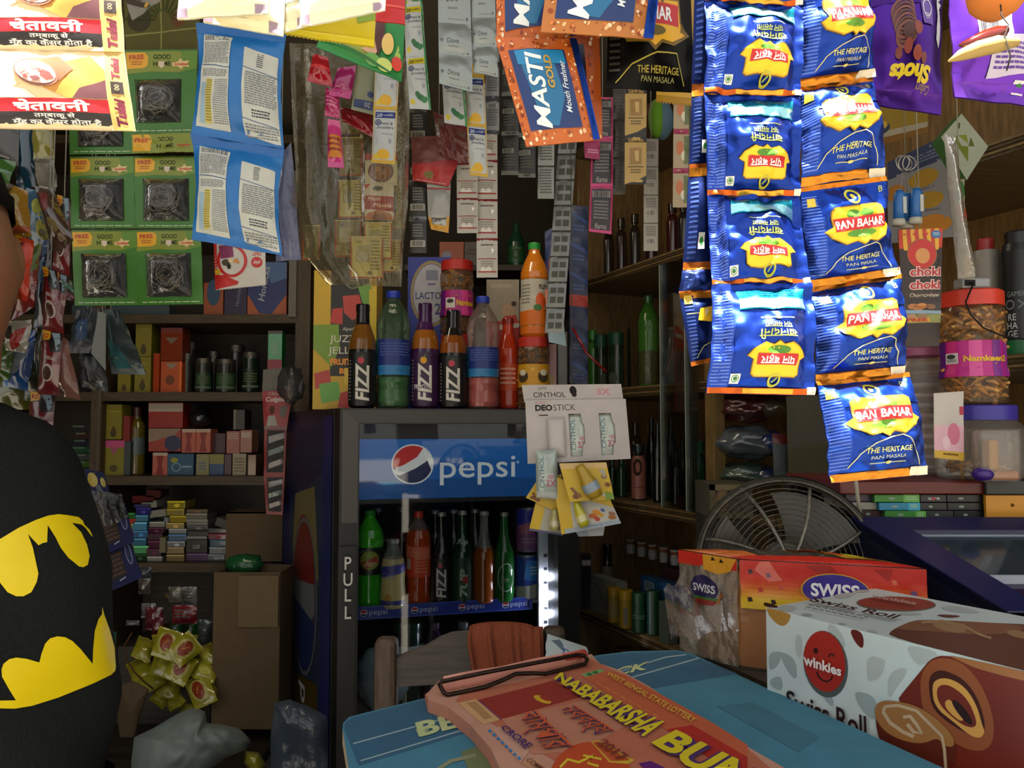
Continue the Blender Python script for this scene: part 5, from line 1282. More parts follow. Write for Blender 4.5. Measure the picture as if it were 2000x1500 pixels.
lbox('yellow_box',206,238,790,858,'g:#8a8226','yellow box, upper of the pair at the shelf post',None,yb,group=B_)
lbox('red_box',240,253,812,862,'p:#7a201c','small dark red box beside the yellow pair',None)
lbox('grey_box',241,254,862,927,'p:#3c4444','small grey box under the small dark red box',2)
c,R,H=up(271,795,YL+.05,lz[2]+.0005,32)
vessel('oil_bottle',c,R,H,'slim',[(0,.88,'g:#5a4e14')],'dark yellow oil bottle between the yellow boxes and the red cartons','bottle',cap=(.86,1,.5,'p:#3a1a14'),bands=[(.3,.55,'p:#4a5a5a',None,1,1,1)],n=16)
lbox('red_carton',290,357,786,836,'p:#8a2018','red carton with a wide white band, topmost of the red stack',None,[('r',0,4,100,36,'m:#a89a8c')])
lbox('red_carton',290,353,837,882,'p:#93362a','red and white carton with dark blue shape, middle of the red stack',None,[('p',[(0,0),(100,0),(80,30),(0,60)],'m:#8f7a6a'),('e',76,64,26,34,'p:#26284a')])
C_='small sachet cartons on the third shelf'
sac=[('r',0,0,100,100,'g:#b06458'),('p',[(20,4),(80,4),(62,50),(76,96),(24,96),(38,50)],'p:#7a1a18'),('r',0,0,100,14,'m:#b8a090')]
lbox('sachet_carton',298,327,884,928,'p:#a84a40','pinkish red carton at the foot of the red stack',2,sac,group=C_)
lbox('sachet_carton',355,382,838,884,'p:#a84a40','pinkish red carton, first of the twin pair above the blue carton',None,sac,group=C_)
lbox('sachet_carton',383,411,838,884,'p:#b05a4c','pinkish red carton, second of the twin pair, with white glints',None,sac,group=C_)
lbox('sachet_carton',327,378,886,928,'p:#1f4a66','blue carton with yellow mark under the twin pink cartons',2,[('e',26,30,14,12,'p:#8a8a2a'),('o',34,62,16,18,5,'p:#6a8a9a'),('lines',56,56,92,72,1,'m:#8aa8b8')],group=C_)
lbox('sachet_carton',383,408,887,928,'m:#8f8a6a','pale yellowish carton right of the blue one',2,[('lines',20,40,80,80,3,'m:#5a6a8a')],group=C_)
lbox('sachet_carton',409,437,887,928,'p:#20406a','blue and yellow carton in the bottom row of the third shelf',2,[('r',0,0,100,46,'p:#7a7434')],group=C_)
lbox('sachet_carton',438,452,887,928,'p:#4a2a3a','narrow plum carton between the blue-yellow and cream ones',2,group=C_)
lbox('sachet_carton',454,480,886,928,'m:#a39a86','cream carton with scribbled print at the shelf end',2,[('lines',10,20,90,90,5,'m:#7a6a5a')],group=C_)
lbox('sachet_carton',484,500,888,928,'g:#7a5a3a','brown glossy carton last in the bottom row',2,group=C_)
lbox('sachet_carton',442,468,842,886,'p:#96584c','dusty pink carton above the narrow plum carton',None,[('lines',10,10,90,40,3,'m:#b8a49a')],group=C_)
lbox('sachet_carton',469,492,840,884,'p:#9c6a5c','dusty pink carton nearest the red hanging card',None,[('r',10,10,90,34,'m:#b8a49a')],group=C_)
lbox('sachet_carton',414,440,846,886,'p:#3a1a2a','dark plum carton behind the dusty pink ones',None,dy=.03,group=C_)
lbox('dark_box',456,478,800,839,'p:#241c18','small dark box with white edge atop the dusty pink cartons',None,[('r',0,0,22,100,'m:#7a746a')])
mb=MB();b=at(390,818,YL+.05)
mb.ball(b,(.040,.03,.034),'g:#1a1a1c',18,12,lambda d:1+.25*noise.noise(d*2.6))
o=mb.build('dark_pouch',loc=b);tag(o,'crumpled dark pouch lying on the twin pink cartons','pouch')
D_='soap boxes in stacks on the lowest shelf board'
stacks=[('first',242,264,[('#1d4a24',12),('#5a1a16',10),('#6a5a16',11),('#6a1a16',9),('#6a2a1a',10),('#7a1c18',10),('#8a7a1c',12),('#86221a',10),('#2a6a2c',12)],0),('second',258,288,[('#16321c',15),('#4a9a62',16),('#3a6a86',15),('#2a5a86',15),('#4a86a8',17),('#3a7090',13),('#24246a',15),('#1c1c4a',7)],1),('third',287,318,[('#8a8a86',10),('#3a1a2c',15),('#4a2238',16),('#331829',14),('#3f1a30',12),('#7a7a74',11)],0),('fourth',325,361,[('#7a6a44',14),('#86744e',14),('#75787c',12),('#3a5a7a',14),('#86888a',10),('#8a7440',12),('#8a7a1e',14),('#7a6e1c',14),('#867a1c',16)],2),('fifth',362,405,[('#4a3a5a',16),('#111112',27),('#7a7a7c',6),('#1a1a1c',12),('#4a4a4c',9),('#6a6a66',13),('#6e6a62',12),('#4a3a28',8)],0),('sixth',405,443,[('#5a6266',14),('#6a7276',14),('#2a4a62',15),('#5a1a28',12),('#3a3a3a',10)],3)]
ORD=['bottom','second','third','fourth','fifth','sixth','seventh','eighth','ninth']
CN_={'#1d4a24':'dark green','#111112':'black lettered'}
def cname(h):
 r,g,b=[int(h[i:i+2],16)for i in(1,3,5)]
 m,n=max(r,g,b),min(r,g,b)
 if m-n<26:return 'black' if m<50 else 'dark grey' if m<95 else 'silver grey'
 if r>=g>b and g>r*.75:return 'yellow' if b<r*.4 else 'tan'
 if r>=g and r>=b:return 'plum' if b>g*1.2 and b>40 else 'brown' if g>r*.55 else 'red'
 if g>=r and g>=b:return 'green'
 return 'violet' if r>g else 'blue'
for sn,x0,x1,bl_,jig in stacks:
 y=1098.0
 r=random.Random(x0)
 for i,(h,px)in enumerate(bl_):
  dx=r.uniform(-2,2)*(1+jig*.4)
  za,zb_=lz[3]+.0006+(1098-y)*(lz[2]-lz[3])/170.0,0
  h_m=px*(lz[2]-lz[3])/170.0-.0008
  a,b=at(x0+dx,1050,YL),at(x1+dx-1.5,1050,YL)
  w=b.x-a.x
  mb=MB();mb.box(-w/2,0,0,w/2,.09,h_m,'k:'+h if i%2 else 'g:'+h,.0015)
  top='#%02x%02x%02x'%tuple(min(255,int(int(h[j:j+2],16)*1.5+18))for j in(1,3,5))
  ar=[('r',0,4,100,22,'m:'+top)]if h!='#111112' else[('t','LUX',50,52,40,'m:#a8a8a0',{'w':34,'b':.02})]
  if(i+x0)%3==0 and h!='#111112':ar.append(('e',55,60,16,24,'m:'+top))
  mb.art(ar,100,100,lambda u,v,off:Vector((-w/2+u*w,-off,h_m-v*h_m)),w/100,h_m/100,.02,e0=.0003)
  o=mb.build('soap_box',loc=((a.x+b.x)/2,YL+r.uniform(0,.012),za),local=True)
  pos=ORD[i]+' from below'
  if i==len(bl_)-1:pos='topmost'
  tag(o,'%s soap box, %s in the %s stack from the shelf post'%(cname(h),pos if i else 'lowest',sn),'soap box',D_)
  y-=px
for nm,x0,x1,y0,y1,sp,ro,lab in(('soap_box',303,312,1018,1050,'m:#7a745a',.12,'cream soap box standing on end above the third stack'),('soap_box',316,326,1010,1034,'m:#7c8086',.2,'greyish soap box leaning between third and fourth stacks'),('soap_box',311,323,1050,1080,'m:#77735c',.02,'cream soap box standing upright in front of the third stack'),('soap_box',293,325,996,1010,'m:#86867c',-.12,'pale tilted soap box bridging third stack top'),('soap_box',258,300,968,982,'g:#5a1a1c',-.02,'red soap box lying across the tops of first and second stacks'),('soap_box',276,306,978,992,'m:#86867a',-.06,'white-ended soap box just under the red lying one'),('soap_box',286,313,957,972,'g:#4a1a1c',.05,'highest dark red soap box above the second stack'),('soap_box',418,444,1014,1030,'m:#5a5a58',.35,'tilted black and white soap box on top of the sixth stack')):
 lbox(nm,x0,x1,y0,y1,sp,lab,None,None,'soap box',D_,dy=-.004 if 'front' in lab else.02,rot=ro)
for i,(h,n)in enumerate((('#2e4a1c','green'),('#3a5a20','light green'),('#3c4444','grey'),('#1f4a30','deep green'),('#202434','dark blue'),('#3a2420','brown'),('#26282c','black'))):
 lbox('soap_box',140+(i%3)*3,175,928-14*(i+1),928-14*i-1,'g:'+h,'%s soap box, %s of the stack left of the shelf post'%(n,['bottom','second','third','fourth','fifth','sixth','top'][i]),None,[('r',6,10,70,34,'m:#5a6a5a')],'soap box','soap boxes left of the shelf post')
tb=[('r',0,0,100,260,'p:#8c171c'),('t','Colgate',48,62,14,'m:#c8b4b4',{'w':74,'h':44,'sh':.2,'b':.04}),('t','Classic',44,18,8,'m:#a89090',{'w':50,'h':22,'sh':.2,'b':.03}),('e',34,130,10,30,'m:#5a3a30'),('p',[(10,240),(20,170),(46,168),(60,240)],'m:#a8a4a2'),('c',[(62,110),(92,100),(88,170),(76,190),(66,170)],'m:#77736e'),('r',0,244,100,260,'m:#8a7a78')]
strip('toothbrush_card',[((512,764),(572,762)),((516,838),(560,838)),((515,930),(556,930)),((520,1004),(552,1006))],2.50,'p:#7c1519',lambda i:tb if i==0 else[('r',14,8,92,92*2.6,'m:#3a3a3c'),('p',[(20,40),(90,20),(92,50),(22,80)],'g:#77706e'),('p',[(20,120),(90,90),(92,120),(22,150)],'g:#5a6a62'),('p',[(20,190),(90,160),(92,190),(22,220)],'g:#6a5a5c')],100,260,'red toothbrush card strip hanging at the end of the left shelving','card strip',part='brush_card',hang=False,t=.003)
packet('white_card',[(514,722),(556,718),(512,764),(572,762)],2.505,'m:#6f6d6a',None,t=0,wr=.002,label='pale card flap above the red toothbrush card',cat='card',seed=111)
mb=MB();b=at(568,752,2.42)
mb.ball(b,(.040,.03,.055),'c:#55585a@0.3',18,14,lambda d:1+.3*noise.noise(d*3));o=mb.build('plastic_bag',loc=b);tag(o,'small hazy plastic bag beside the fridge top corner','plastic bag')
# -- floor clutter on the left
zb_=at(330,1430,2.35).z
bx0,bx1=at(205,1400,2.35).x,at(548,1400,2.35).x
t=thing('low_bench',(bx0,2.1,0),'dark low bench under the yellow packs and cartons','bench')
MB().box(bx0,2.08,zb_-.03,bx1,2.415,zb_,'w:#2a2118').build('bench_top',t)
MB().box(bx0,2.416,0,at(414,1262,2.42).x,2.70,at(330,1262,2.42).z,'w:#2a2118').build('back_step',t)
for x in(bx0+.02,bx1-.06):
 for y in(2.10,2.36):
  MB().box(x,y,0,x+.04,y+.04,zb_-.03,'v:#2a2118').build('leg',t)
cb='m:#5a4a34'
def cboard(name,x0,x1,y0,y1,Y,dep,label,open_top=False,flap=None):
 a,b=at(x0,y0,Y),at(x1,y0,Y);z1,z0=a.z,at(x0,y1,Y).z
 t=thing(name,((a.x+b.x)/2,Y,z0),label,'carton')
 c=Vector(((a.x+b.x)/2,Y,z0));w=b.x-a.x
 mb=MB();th=.005
 mb.box(a.x,Y,z0,b.x,Y+th,z1,cb);mb.box(a.x,Y+dep-th,z0,b.x,Y+dep,z1,cb)
 mb.box(a.x,Y+th,z0,a.x+th,Y+dep-th,z1,cb);mb.box(b.x-th,Y+th,z0,b.x,Y+dep-th,z1,cb)
 mb.box(a.x,Y,z0,b.x,Y+dep,z0+th,cb)
 if not open_top:mb.box(a.x,Y,z1-th,b.x,Y+dep,z1,cb)
 mb.build('carton_body',t,loc=c)
 if flap:
  fa,fb=at(flap[0],flap[1],Y-.01),at(flap[2],flap[3],Y-.01)
  MB().box(min(fa.x,fb.x),Y-.012,min(fa.z,fb.z),max(fa.x,fb.x),Y-.006,max(fa.z,fb.z),'m:#66563e',.001).build('carton_flap',t,loc=c)
 return t
cboard('cardboard_carton',418,548,1118,1428,2.28,.13,'tall open cardboard carton with hanging flap beside the fridge side',True,(466,1124,543,1225))
cboard('cardboard_carton',442,552,1000,1100,2.62,.1,'plain brown carton behind the tall one, at the soap stacks')
mb=MB();b=at(476,1104,2.38)
mb.ball(b,(.055,.04,.032),'c:#1f6a3a@0.6',20,12,lambda d:1+.3*noise.noise(d*3.3));o=mb.build('green_plastic_bag',loc=b);tag(o,'crumpled green plastic bag poking out of the tall carton','plastic bag')
YG='yellow pillow packs in the heap on the bench'
r=random.Random(77)
yp='k:#8f8a1e'
pos=[(262,1246,300,1290,.4),(300,1236,345,1280,-.2),(345,1238,385,1276,.1),(252,1286,300,1330,-.4),(296,1280,350,1326,.3),(386,1258,420,1300,-.3),(262,1310,318,1350,-.5),(306,1318,352,1366,.2),(376,1292,424,1330,.3),(318,1344,356,1384,-.6),(296,1350,330,1378,.6),(352,1372,392,1400,.1),(396,1330,424,1366,.5)]
lab_=['topmost at the twine end','upper row beside the twine end','upper row, middle of the heap','tied corner at the twine','pale one in the middle of the heap','upper right edge by the tall carton','under the twine loop','below the middle, above the ringed one','right side behind the large ringed one','lower spout corner','lower left tip near the torn cardboard','very lowest, above the white sack','low right beside the tall carton']
for i,((x0,y0,x1,y1,ro),lb)in enumerate(zip(pos,lab_)):
 Y=2.26+r.uniform(0,.10)
 cx,cy=(x0+x1)/2,(y0+y1)/2
 q=[]
 for px,py in((x0,y0),(x1,y0),(x0,y1),(x1,y1)):
  dx,dy=px-cx,py-cy
  q.append((cx+dx*math.cos(ro)-dy*math.sin(ro),cy+dx*math.sin(ro)+dy*math.cos(ro)))
 packet('pillow_pack',q,[Y+.04,Y+.04,Y-.02,Y-.02],yp,[('e',50,50,30,30,'p:#a8a43a')]if i%3 else None,t=.016,wr=.004,cu=.03,cv=.1,label='yellow pillow pack, '+lb,cat='packet',group=YG,seed=200+i)
for x,y,ro,lb in((352,1305,.5,'yellow pillow pack with large red-brown oval, front middle of the heap'),(326,1258,.3,'yellow pillow pack with red-brown oval near the top of the heap'),(392,1350,-.4,'yellow pillow pack with red-brown oval at the lower right of the heap'),(360,1268,.9,'yellow pillow pack with small dark oval, upper right of the heap')):
 k=30
 q=[(x+(dx*math.cos(ro)-dy*math.sin(ro))*k,y+(dx*math.sin(ro)+dy*math.cos(ro))*k)for dx,dy in((-.8,-1),(.8,-1),(-.8,1),(.8,1))]
 packet('pillow_pack',q,[2.27,2.27,2.22,2.22],yp,[('e',50,50,36,40,'p:#a09a50'),('e',50,50,24,30,'p:#7a2c14'),('l',[(42,62),(56,40)],5,'p:#a8641c')],t=.016,wr=.003,cu=.03,cv=.1,label=lb,cat='packet',group=YG,seed=x)
mb=MB()
pts=[at(x,y,2.20)for x,y in((258,1236),(242,1262),(248,1290),(262,1312),(280,1330),(300,1346))]
mb.tube(pts,.0022,'m:#4a3018',6);o=mb.build('twine',loc=pts[0]);tag(o,'brown twine looped over the yellow packs','twine')
def crumple(name,outline,Y,spec,label,cat,amp,seed,thick=.12):
 """a crumpled sheet filling a pixel outline, domed toward the viewer"""
 cx=sum(p[0]for p in outline)/len(outline);cy=sum(p[1]for p in outline)/len(outline)
 n=48;rings=14
 def rp(a):
  k=a*len(outline);i=int(k)%len(outline);f=k-int(k)
  p,q=outline[i],outline[(i+1)%len(outline)]
  return(p[0]+(q[0]-p[0])*f,p[1]+(q[1]-p[1])*f)
 def fn(side):
  def g(u,v):
   ex,ey=rp(u%1.0)
   x,y=cx+(ex-cx)*v,cy+(ey-cy)*v
   d=thick*max(0,1-v*v)**.6*(.55+.45*(1-(y-cy)/200))
   nn=amp*(noise.noise(Vector((x*.013,y*.013,seed)))+.6*abs(noise.noise(Vector((x*.035,y*.03,seed+4)))))
   return at(x,y,Y-side*d-nn*min(1,(1-v)*6))
  return g
 mb=MB();mb.grid(fn(1),n,rings,spec);mb.grid(lambda u,v:fn(-.3)(1-u,v),n,6,spec)
 o=mb.build(name,loc=at(cx,cy,Y));return tag(o,label,cat)
crumple('white_sack',[(262,1440),(300,1422),(340,1398),(372,1382),(400,1388),(404,1412),(440,1416),(470,1424),(490,1446),(486,1462),(440,1480),(390,1520),(330,1560),(256,1560),(256,1490)],1.95,'m:#6f7a78','crumpled greyish white sack at the bottom in front of the bench','sack',.05,5)
crumple('torn_cardboard',[(232,1338),(262,1330),(292,1346),(276,1390),(262,1440),(234,1440),(228,1390)],2.15,'m:#4a3c2a','torn brown cardboard piece beside the yellow packs','cardboard',.01,9,.02)
crumple('yellow_wrapper',[(480,1466),(506,1470),(520,1494),(510,1530),(490,1510),(476,1490)],1.92,'k:#7a761c','yellow wrapper on the floor beside the white sack','wrapper',.02,15,.03)
crumple('floor_plastic',[(536,1372),(566,1366),(604,1380),(640,1400),(640,1560),(530,1560),(528,1440)],1.84,'c:#5a6a7c@0.35','bluish plastic sheet hanging against the fridge side near the floor','plastic sheet',.03,19,.03)
for i,(x0,x1,y0,y1,h,lb)in enumerate(((330,356,1146,1176,'#5a5a50','small grey packet on the dark ledge behind the heap'),(354,384,1146,1182,'#77777a','silver packet behind the heap next to the grey one'),(322,345,1160,1170,'#6a5a3a','tiny tan box in front of the small grey packet'),(336,384,1182,1218,'#6a1420','crimson wrapped bundle above the green boxes'),(284,318,1186,1230,'#5a1a24','dark red packet behind the yellow heap'),(276,304,1178,1206,'#6a6a6c','grey-white packet leaning on the dark red one'),(296,320,1206,1240,'#5a1c2a','maroon packet over the yellow heap'),(330,356,1212,1252,'#14401c','dark green box, first of two behind the yellow heap'),(357,386,1212,1254,'#18501f','dark green box, second of two behind the yellow heap'),(386,414,1210,1268,'#3a4240','grey box between the green boxes and tall carton'),(246,272,1212,1222,'#6a6c70','small white bar-coded box at the heap edge'),(272,296,1108,1130,'#3a4048','grey bottle-shaped packet under the shelf board'),(270,294,1130,1160,'#4a4640','brownish packet below the shelf board'))):
 Y=2.42+(i%3)*.05
 packet('small_packet',R4(x0,y0,x1,y1),Y,'k:'+h,[('lines',14,20,80,70,3,'m:#5a5a58')]if i%2 else None,t=.014,wr=.004,label=lb,cat='packet',group='small packets behind the yellow heap',seed=300+i,hang=(lz[3]-.03)if i>10 else False)
c,R,H=up(229,1236,2.2,at(229,1276,2.2).z,24)
vessel('green_tub',c,R,H,'jarplain',[(0,.9,'g:#1f4a44')],'small teal tub between the person and the yellow heap','tub',cap=(.7,1,1.05,'p:#2a5a54'),n=16)
# -- goods in the right-hand cabinet
def cab(name,px,ytop,w,row,d,prof,layers,label,cat='bottle',group='bottles in the side cabinet',**k):
 p=atplane(px,800,CA+CN*d,CN);z=cz[row]+.0006
 top=atplane(px,ytop,CA+CN*d,CN).z
 return vessel(name,Vector((p.x,p.y,z)),w/2/F*p.y,top-z,prof,layers,label,cat,group,n=16,**k)
G=lambda h:[(0,.97,'g:'+h)]
cab('green_bottle',1268,577,42,1,.13,'pet',[(0,.95,'g:#3a6a24')],'large bright green bottle on the upper cabinet shelf',cap=(.93,1,.44,'g:#2a5a2c'),bands=[(.05,.4,'c:#6a6a44@0.4',None,1,1,1)])
cab('green_bottle',1218,594,44,1,.20,'slim',[(0,.88,'g:#0f2a18')],'tall dark green bottle behind the large bright green one',cap=(.86,1,.8,'g:#0f3a24'))
cab('green_bottle',1158,645,18,1,.05,'slim',[(0,.88,'g:#2f6a1c')],'small shiny green bottle nearest the blue sachet strip',cap=(.84,1,.9,'g:#2a7a24'))
cab('capped_jar',1174,654,26,1,.07,'jarplain',[(0,.9,'g:#1c2c1c')],'jar with teal cap, first of two on the upper cabinet shelf','jar',cap=(.78,1,1.02,'p:#0f4a34'),bands=[(.1,.6,'g:#2a3a24',[('e',70,80,26,20,'m:#4a5644')],100,100,2.4)])
cab('capped_jar',1204,650,30,1,.08,'jarplain',[(0,.9,'g:#1c2c1c')],'jar with teal cap, second of two beside the tall dark green bottle','jar',cap=(.78,1,1.02,'p:#0c402c'),bands=[(.1,.6,'g:#263a26',[('e',30,80,26,20,'m:#4a5644')],100,100,2.4)])
cab('dark_bottle',1291,612,22,1,.24,'sauce',G('#14181c'),'dark slim bottle right behind the large bright green bottle')
cab('clear_bottle',1312,640,30,1,.12,'soda',[(0,.98,'c:#5a6a5a@0.35')],'clear greyish bottle standing behind the sliding glass edge',cap=(.95,1,.5,'g:#3a4a2a'))
cab('small_box_jar',1344,694,16,1,.08,'jarplain',[(0,.95,'p:#5a5416')],'small olive yellow tub at the edge of the dark blue sachets','tub')
for px,w,yt,h,lb in((1164,20,440,'#1f1614','dark brown bottle, first on the top cabinet shelf by the magenta sachets'),(1190,22,432,'#241614','dark brown bottle, second on the top cabinet shelf'),(1216,22,426,'#2a1a16','dark brown bottle, third on the top cabinet shelf'),(1243,22,418,'#26201a','dark brown bottle, fourth on the top cabinet shelf'),(1275,24,408,'#2c1414','dark reddish bottle on the top cabinet shelf near the whitish sachets'),(1318,26,396,'#3a1414','deep red bottle on the top cabinet shelf beside the hidden blue strip'),(1340,24,392,'#201a1a','dark bottle on the top cabinet shelf just left of the blue sachets')):
 cab('dark_bottle',px,yt,w,0,.12,'slim',[(0,.88,'g:'+h)],lb,cap=(.86,1,.7,'g:#1a1412'))
cab('green_bottle',1195,896,16,2,.05,'slim',[(0,.88,'g:#16301f')],'slim green bottle just right of the yellow chocolate cards',cap=(.86,1,.6,'g:#1c3a28'))
cab('green_bottle',1213,892,20,2,.06,'slim',[(0,.88,'g:#1a3a24')],'slim green bottle between another and the pink-label bottle',cap=(.86,1,.6,'g:#1c3a28'))
cab('oil_bottle',1240,822,30,2,.20,'sauce',[(0,.97,'g:#4a3414')],'dark golden bottle with thin neck behind the pink-label bottle')
pkw=[('r',0,0,100,150,'p:#7a4a40'),('p',[(0,20),(20,2),(80,2),(100,20),(100,150),(0,150)],'p:#86544a'),('e',44,40,26,30,'m:#2a1614'),('e',46,40,13,18,'m:#8a5a4a'),('l',[(24,110),(76,110)],3,'m:#5a3430')]
cab('pink_label_bottle',1246,868,28,2,.05,'slim',[(0,.88,'g:#182420')],'bottle with pink label showing a dark-haired woman',cap=(.86,1,.8,'g:#1a2a2a'),bands=[(.03,.80,'p:#7a4a40',pkw,100,150,2.3)])
for px,w,yt,d,lb in((1272,22,812,.16,'tall black bottle, first behind the pink-label bottle'),(1284,22,822,.06,'tall black bottle in front just left of the glass edge'),(1310,22,810,.16,'tall black bottle between the two glass edges, rear'),(1319,22,878,.05,'shorter black bottle between the two glass edges, front'),(1332,24,858,.09,'black bottle in front of the rear ones near the red-brown pouch'),(1346,22,814,.18,'tall black bottle by the second glass edge'),(1299,20,850,.10,'black bottle behind the first glass edge')):
 cab('dark_bottle',px,yt,w,2,d,'sauce',G('#0e1412'),lb)
cab('pale_green_bottle',1364,862,24,2,.06,'slim',[(0,.88,'g:#1f4a34')],'pale green bottle next to the cabinet upright',cap=(.82,1,.9,'g:#2c5a44'))
p=atplane(1343,953,CA+CN*.03,CN);p.z=cz[2]+.017
mb=MB();mb.ball(p,(.032,.02,.017),'h:#3a1812',16,10,lambda d:1+.15*noise.noise(d*4));o=mb.build('red_brown_pouch',loc=p);tag(o,'red-brown lump lying in front of the black bottles','pouch')
k_=0
for lay,(yt,sp)in enumerate(((1075,'r:#8c8a86'),(1051,'r:#7d6a5c'))):
 for i in range(6):
  s_=cs(1232+i*19.5,1000);d_=.10
  pc=C3(s_,d_,0);zt=atplane(1232+i*19.5,yt,CA+CN*d_,CN).z
for i in range(5):
 for lay in range(2):
  pq=atplane(1231+i*21.5,1000,CA+CN*.17,CN);s0=(pq-CA).dot(CD)
  z0=cz[3]+.171+lay*.0235
  c=C3(s0,.17,z0)
  t=thing('foil_cup',c,'%s foil cup, %s from the fridge side in the wrapped row'%('upper' if lay else 'lower white',['first','second','third','fourth','fifth'][i]),'cup','foil cups in the wrapped row')
  mb=MB();mb.lathe([(0,0),(.0125,0),(.0145,.018),(.0155,.020),(.0155,.023),(0,.023)],'p:#a09a92' if lay else 'p:#9a9c9e',18,c,wob=lambda a,z:1+.03*math.sin(a*18));mb.build('cup',t,loc=c)
  if lay:
   mb=MB();mb.lathe([(.0134,.007),(.0146,.017)],'m:#7a4a30',18,c);mb.build('label',t,loc=c)
sb=MB();cbox(sb,cs(1222),.125,cz[3]+.0005,cs(1222)+.34,.26,cz[3]+.170,'m:#3a1c1c')
o=sb.build('dark_red_carton',loc=C3(cs(1222),.125,cz[3]));tag(o,'dark red carton under the row of foil cups','carton')
cab('dark_bottle',1184,1062,20,3,.08,'slim',[(0,.88,'g:#101418')],'black-capped pale bottle at the end of the low cabinet shelf',cap=(.7,1,.9,'g:#0c0e10'),bands=[(.1,.66,'m:#6a6452',None,1,1,1)])
def cbx(name,px0,px1,ytop,row,d,dep,spec,label,group=None,art=None,cat='box'):
 p0=atplane(px0,1100,CA+CN*d,CN);p1=atplane(px1,1100,CA+CN*d,CN)
 z=cz[row]+.0006;zt=atplane((px0+px1)/2,ytop,CA+CN*d,CN).z
 s0,s1=(p0-CA).dot(CD),(p1-CA).dot(CD)
 mb=MB();cbox(mb,s0,d,z,s1,d+dep,zt,spec)
 if art:
  mb.art(art,100,100,lambda u,v,off:C3(s0+(s1-s0)*u,d-off,zt+(z-zt)*v),(s1-s0)/100,(zt-z)/100,.04,e0=.0004)
 o=mb.build(name,loc=C3((s0+s1)/2,d,z));return tag(o,label,cat,group)
cbx('white_box',1153,1203,1130,3,.02,.04,'m:#7c7f7a','white box with diagonal pen-like stripes on the low cabinet shelf',art=[('l',[(18,20),(78,94)],3,'m:#4a4e4c'),('l',[(30,20),(88,90)],2,'m:#5a5e5c'),('r',62,0,100,30,'m:#8a8a7a')])
yt_=lambda:[(0,.8,'p:#8a6a10')]
YT='yellow and green tubs on the low cabinet shelf'
cab('tub',1197,1146,25,3,-.0+.005,'jarplain',[(0,.82,'p:#8f7416')],'yellow tub next to the white striped box','tub',YT,cap=(.76,1,1.06,'p:#a07c12'),bands=[(.15,.6,'m:#8a7a4a',None,1,1,1)])
cab('tub',1219,1151,27,3,.0,'jarplain',[(0,.82,'p:#957a18')],'yellow tub with grey label next to the green tubs','tub',YT,cap=(.76,1,1.06,'p:#a8861a'),bands=[(.1,.55,'p:#957a18',[('r',36,0,64,100,'m:#77746a')],100,100,2)])
cab('tub',1245,1156,27,3,.005,'jarplain',[(0,.82,'p:#17402a')],'green tub directly right of the two yellow tubs','tub',YT,cap=(.8,1,1.0,'p:#1a4a2c'),bands=[(.3,.5,'p:#17402a',[('lines',10,20,90,80,2,'m:#5a7a64')],100,100,2.6)])
cab('tub',1273,1152,27,3,.03,'jarplain',[(0,.82,'p:#143826')],'green tub furthest from the yellow ones, by the bread wrapper','tub',YT,cap=(.8,1,1.0,'p:#123a22'))
cbx('pale_box',1286,1304,1176,3,-.01+.012,.03,'m:#4a564e','small pale greenish box beside the bread wrapper on low shelf')
p=atplane(1241,1139,CA+CN*.07,CN)
mb=MB();cbox(mb,cs(1213),.065,p.z-.035,cs(1262),.10,p.z+.03,'p:#16406a')
mb.art([('r',14,16,52,60,'m:#6a7a8a'),('lines',18,24,48,50,3,'m:#3a4656')],100,100,lambda u,v,off:C3(cs(1213)+(cs(1262)-cs(1213))*u,.065-off,p.z+.03-v*.065),.001,.0007,.05)
cbox(mb,cs(1213),.065,cz[3]+.001,cs(1262),.10,p.z-.035,'p:#123050')
o=mb.build('blue_box',loc=C3(cs(1213),.065,cz[3]));tag(o,'blue box with pale label standing behind the tubs','box')
b=C3(cs(1312),.06,cz[3]+.07);mb=MB()
mb.ball(b,(.05,.05,.068),'c:#7a7a70@0.5',18,12,lambda d:1+.2*noise.noise(d*3));mb.ball(b+Vector((.02,-.02,.01)),(.03,.03,.03),'m:#5a2018',12,8)
o=mb.build('packed_bag',loc=b);tag(o,'grey plastic bag with dark red inside, beside the green tubs','plastic bag')
c=C3(cs(1163),.10,z4+.0006)
vessel('brown_jar',c,.033,atplane(1163,1238,CA+CN*.10,CN).z-c.z,'jarplain',[(0,.9,'g:#4a2f1a')],'brown jar low behind the white soap pouch','jar',cap=(.86,1,.9,'g:#5a3c20'))
for i,(px,h,lb)in enumerate(((1195,'#5a5a54','crumpled clear pack low beside the brown jar'),(1225,'#4a4c46','second crumpled clear pack low under the cabinet shelf'))):
 c=C3(cs(px),.08,z4+.075)
 mb=MB();mb.ball(c,(.05,.05,.074),'c:%s@0.5'%h,16,10,lambda d:1+.2*noise.noise(d*3+Vector((i,0,0))))
 o=mb.build('clear_pack',loc=c);tag(o,lb,'pack')
def bagblob(name,x0,x1,y0,y1,d,spec,label,seed,extra=None):
 a=atplane((x0+x1)/2,(y0+y1)/2,CA+CN*d,CN)
 rx=(x1-x0)/2/F*a.y;rz=(y1-y0)/2/F*a.y
 mb=MB();f=lambda q:1+.22*noise.noise(q*2.2+Vector((seed,0,0)))+.08*noise.noise(q*6+Vector((seed,3,0)))
 mb.ball(a,(rx,.07,rz),spec,34,24,f)
 if extra:mb.ball(a+Vector((rx*.5,-.03,0)),(rx*.5,.05,rz*.7),extra,20,14,f)
 o=mb.build(name,loc=a);return tag(o,label,'plastic bag')
bagblob('plastic_bag',1396,1516,902,952,.09,'k:#3a4c42','pale green plastic bag at the bottom of the bag pile',3,'k:#1c2a4a')
